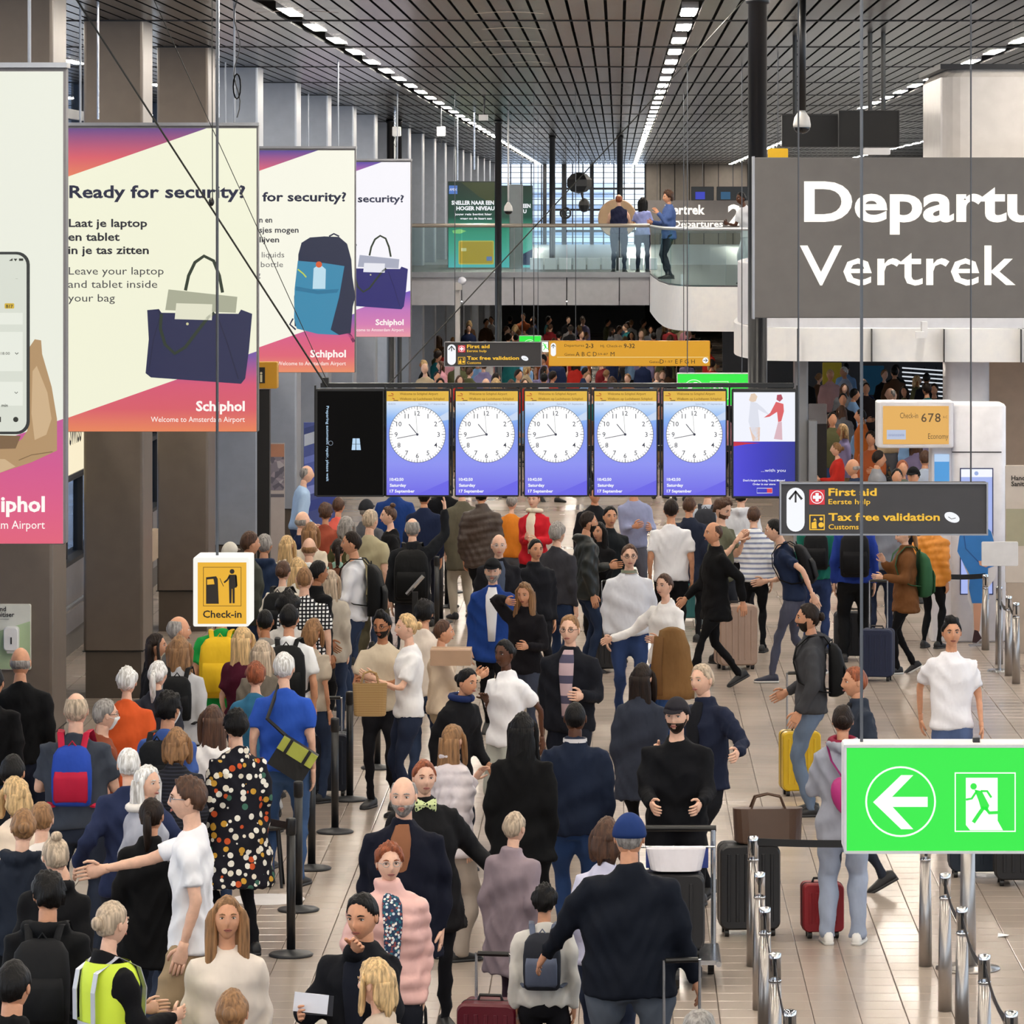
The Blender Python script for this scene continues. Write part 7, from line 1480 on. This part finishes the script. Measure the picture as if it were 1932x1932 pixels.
# ---- beyond the gallery on the right ---------------------------------------------------------
far_r = [(1517, 700, 'black coat standing beside the grey pier', 170, ('short', 'black'), '#121217'), (1566, 697, 'pink top with short blond hair under the gallery', 20, ('short', 'blond'), '#c9a0a0'),
         (1594, 692, 'pale blue shirt with white hair under the gallery', -60, ('short', 'white'), '#aebad0'), (1590, 742, 'black jacket and pale shirt holding a white bag', 0, ('short', 'black'), '#141418'),
         (1634, 722, 'dark floral top right of the pale blue shirt', 0, ('short', 'dark'), '#2a2426'), (1690, 690, 'dark hooded coat before the striped light', 10, ('afro', 'dark'), '#20241c'),
         (1748, 704, 'navy jacket seen in silhouette near the kiosk top', 170, ('short', 'black'), '#161b28'), (1626, 772, 'brown and orange top left of the kiosk sign', -90, ('short', 'black'), '#a85a24'),
         (1612, 866, 'navy jumper, bald, just above the First aid sign', -100, ('bald', 'grey'), '#243048'), (1655, 850, 'grey shirt below the kiosk sign', 100, ('short', 'dark'), '#8a8c92'),
         (1692, 884, 'dark jacket facing the camera above the First aid sign', 0, ('short', 'black'), '#20242e'), (1702, 868, 'grey green jacket with reddish hair below the kiosk sign', 5, ('short', 'red'), '#5c6458'),
         (1724, 882, 'black cap and dark jacket below the kiosk sign', -20, ('short', 'black'), '#20222c'), (1745, 850, 'pale blue shirt beside the kiosk screen', 170, ('short', 'brown'), '#a8b4c8'), (1925, 800, 'olive jacket reading a sheet at the right edge', -80, ('beanie', 'black'), '#a8a02c')]
for u, v, lb, rt, hr, cl in far_r:
    P('distant person, ' + lb, u, v, 1.70 if u in (1692, 1690) else 1.78, rt, 'm', hr if hr[0] != 'beanie' else ('short', 'black'), ('jacket', cl), ('slim', random.choice(['#1c1d24', '#2c3a5c', '#3a3a40'])), lod=2, L='bent' if u % 2 else 'down', ex=('cap:#17181c',) if 'cap' in lb else ())
run_jobs()
# ---- crowd under the mezzanine: a few models copied with clothes of their own -----------------
def crowd_models():
    ms = []
    for i, (sex, hs, hc, tt, rt) in enumerate([('m', 'short', 'black', 'jacket', 0), ('f', 'long', 'dark', 'coat', 0), ('m', 'balding', 'grey', 'tee', 0), ('f', 'bun', 'light', 'sweater', 0), ('m', 'short', 'brown', 'hoodie', 0), ('f', 'bob', 'blond', 'jacket', 0), ('m', 'curly', 'dark', 'sweater', 0), ('f', 'long', 'brown', 'puffer', 0)]):
        x = -4.4 + 1.2 * i; y = 125.0
        person('distant traveller', 0, 0, 1.74 if sex == 'm' else 1.64, rt, random.choice('pmt'), (hs, hc), (tt, '#444444'), ('slim', '#222222'), sex=sex, xy=(x, y), lod=2, walk=.5 if i % 2 else 0, L='bent' if i % 3 == 0 else 'down', group='travellers in the crowd under the mezzanine')
        ms.append([o for o in bpy.data.objects if o.get('label') == 'distant traveller'][-1])
        ms[-1]['label'] = f'proto {i}'
    run_jobs(); return ms
tops = [('black', '#131318'), ('dark red', '#7a1f24'), ('navy', '#1d2848'), ('white', '#d8d8dc'), ('grey', '#6a6c72'), ('brown', '#553c2a'), ('bright red', '#c23028'), ('beige', '#b8a486'), ('teal', '#1f6468'), ('pink', '#cf93a0'), ('sky blue', '#7fa6d4'), ('olive', '#55563a'), ('rust', '#a85a34'), ('lilac', '#8d86b0')]
legsC = [('black trousers', '#15161b'), ('blue jeans', '#2c3f68'), ('grey trousers', '#55575e'), ('tan trousers', '#8c7658')]
hairC = {0: 'short black hair', 1: 'long dark hair', 2: 'thinning grey hair', 3: 'a light brown bun', 4: 'short brown hair', 5: 'a blond bob', 6: 'dark curly hair', 7: 'long brown hair'}
MS = crowd_models(); combos = [(m, a, b) for m in range(8) for a in range(len(tops)) for b in range(4)]; random.shuffle(combos)
spots = []; tries = 0
while len(spots) < 150 and tries < 20000:
    tries += 1; y = random.uniform(80, 150); u = random.uniform(800, 1405); x = (u - CU) * y / FOC
    if -5.0 < x < 2.4 and all((x - a) ** 2 + ((y - b)) ** 2 > .55 for a, b in spots) and not (abs(x + 2.65) < .4 and abs(y - 99.7) < 1) and not (abs(x + 3.5) < .4 and abs(y - 98) < 1): spots.append((x, y))
n_mid = len(spots); tries = 0
while len(spots) < n_mid + 26 and tries < 9000:
    tries += 1; y = random.uniform(66.5, 102); u = random.uniform(1535, 1765); x = (u - CU) * y / FOC
    if all((x - a) ** 2 + (y - b) ** 2 > .5 for a, b in spots + [(p['x'], p['d']) for p in PEOPLE]) and not (4.5 < x < 5.5 and y < 66.6): spots.append((x, y))
used_m = set()
for (x, y), (m, a, b) in zip(spots, combos):
    src = MS[m]; first = m not in used_m; used_m.add(m)
    if first: r = src
    else: r = src.copy(); COL.objects.link(r)
    r.location = (x, y, 0); r.rotation_euler = (0, 0, R(random.choice([0, 0, 180, 180, 150, 30, 90, -90]) + random.uniform(-25, 25))); s_ = random.uniform(.95, 1.06); r.scale = (s_, s_, s_)
    r['label'] = f'distant traveller with {hairC[m]}, {tops[a][0]} top and {legsC[b][0]}'; r['group'] = 'travellers in the crowd under the mezzanine'
    if y < 103 and x > 2.9: r['label'] = f'traveller under the right gallery with {hairC[m]}, {tops[a][0]} top and {legsC[b][0]}'; r['group'] = 'travellers under the right gallery'
    kids = list(src.children) if not first else list(r.children)
    for ch in kids:
        if first: c = ch
        else:
            c = ch.copy(); COL.objects.link(c); c.parent = r
        nm = c.name.split('.')[0]
        if nm in ('t_shirt', 'jacket', 'coat', 'sweater', 'hoodie', 'puffer'): c.material_slots[0].link = 'OBJECT'; c.material_slots[0].material = cloth(tops[a][1])
        elif nm == 'trousers': c.material_slots[0].link = 'OBJECT'; c.material_slots[0].material = cloth(legsC[b][1])
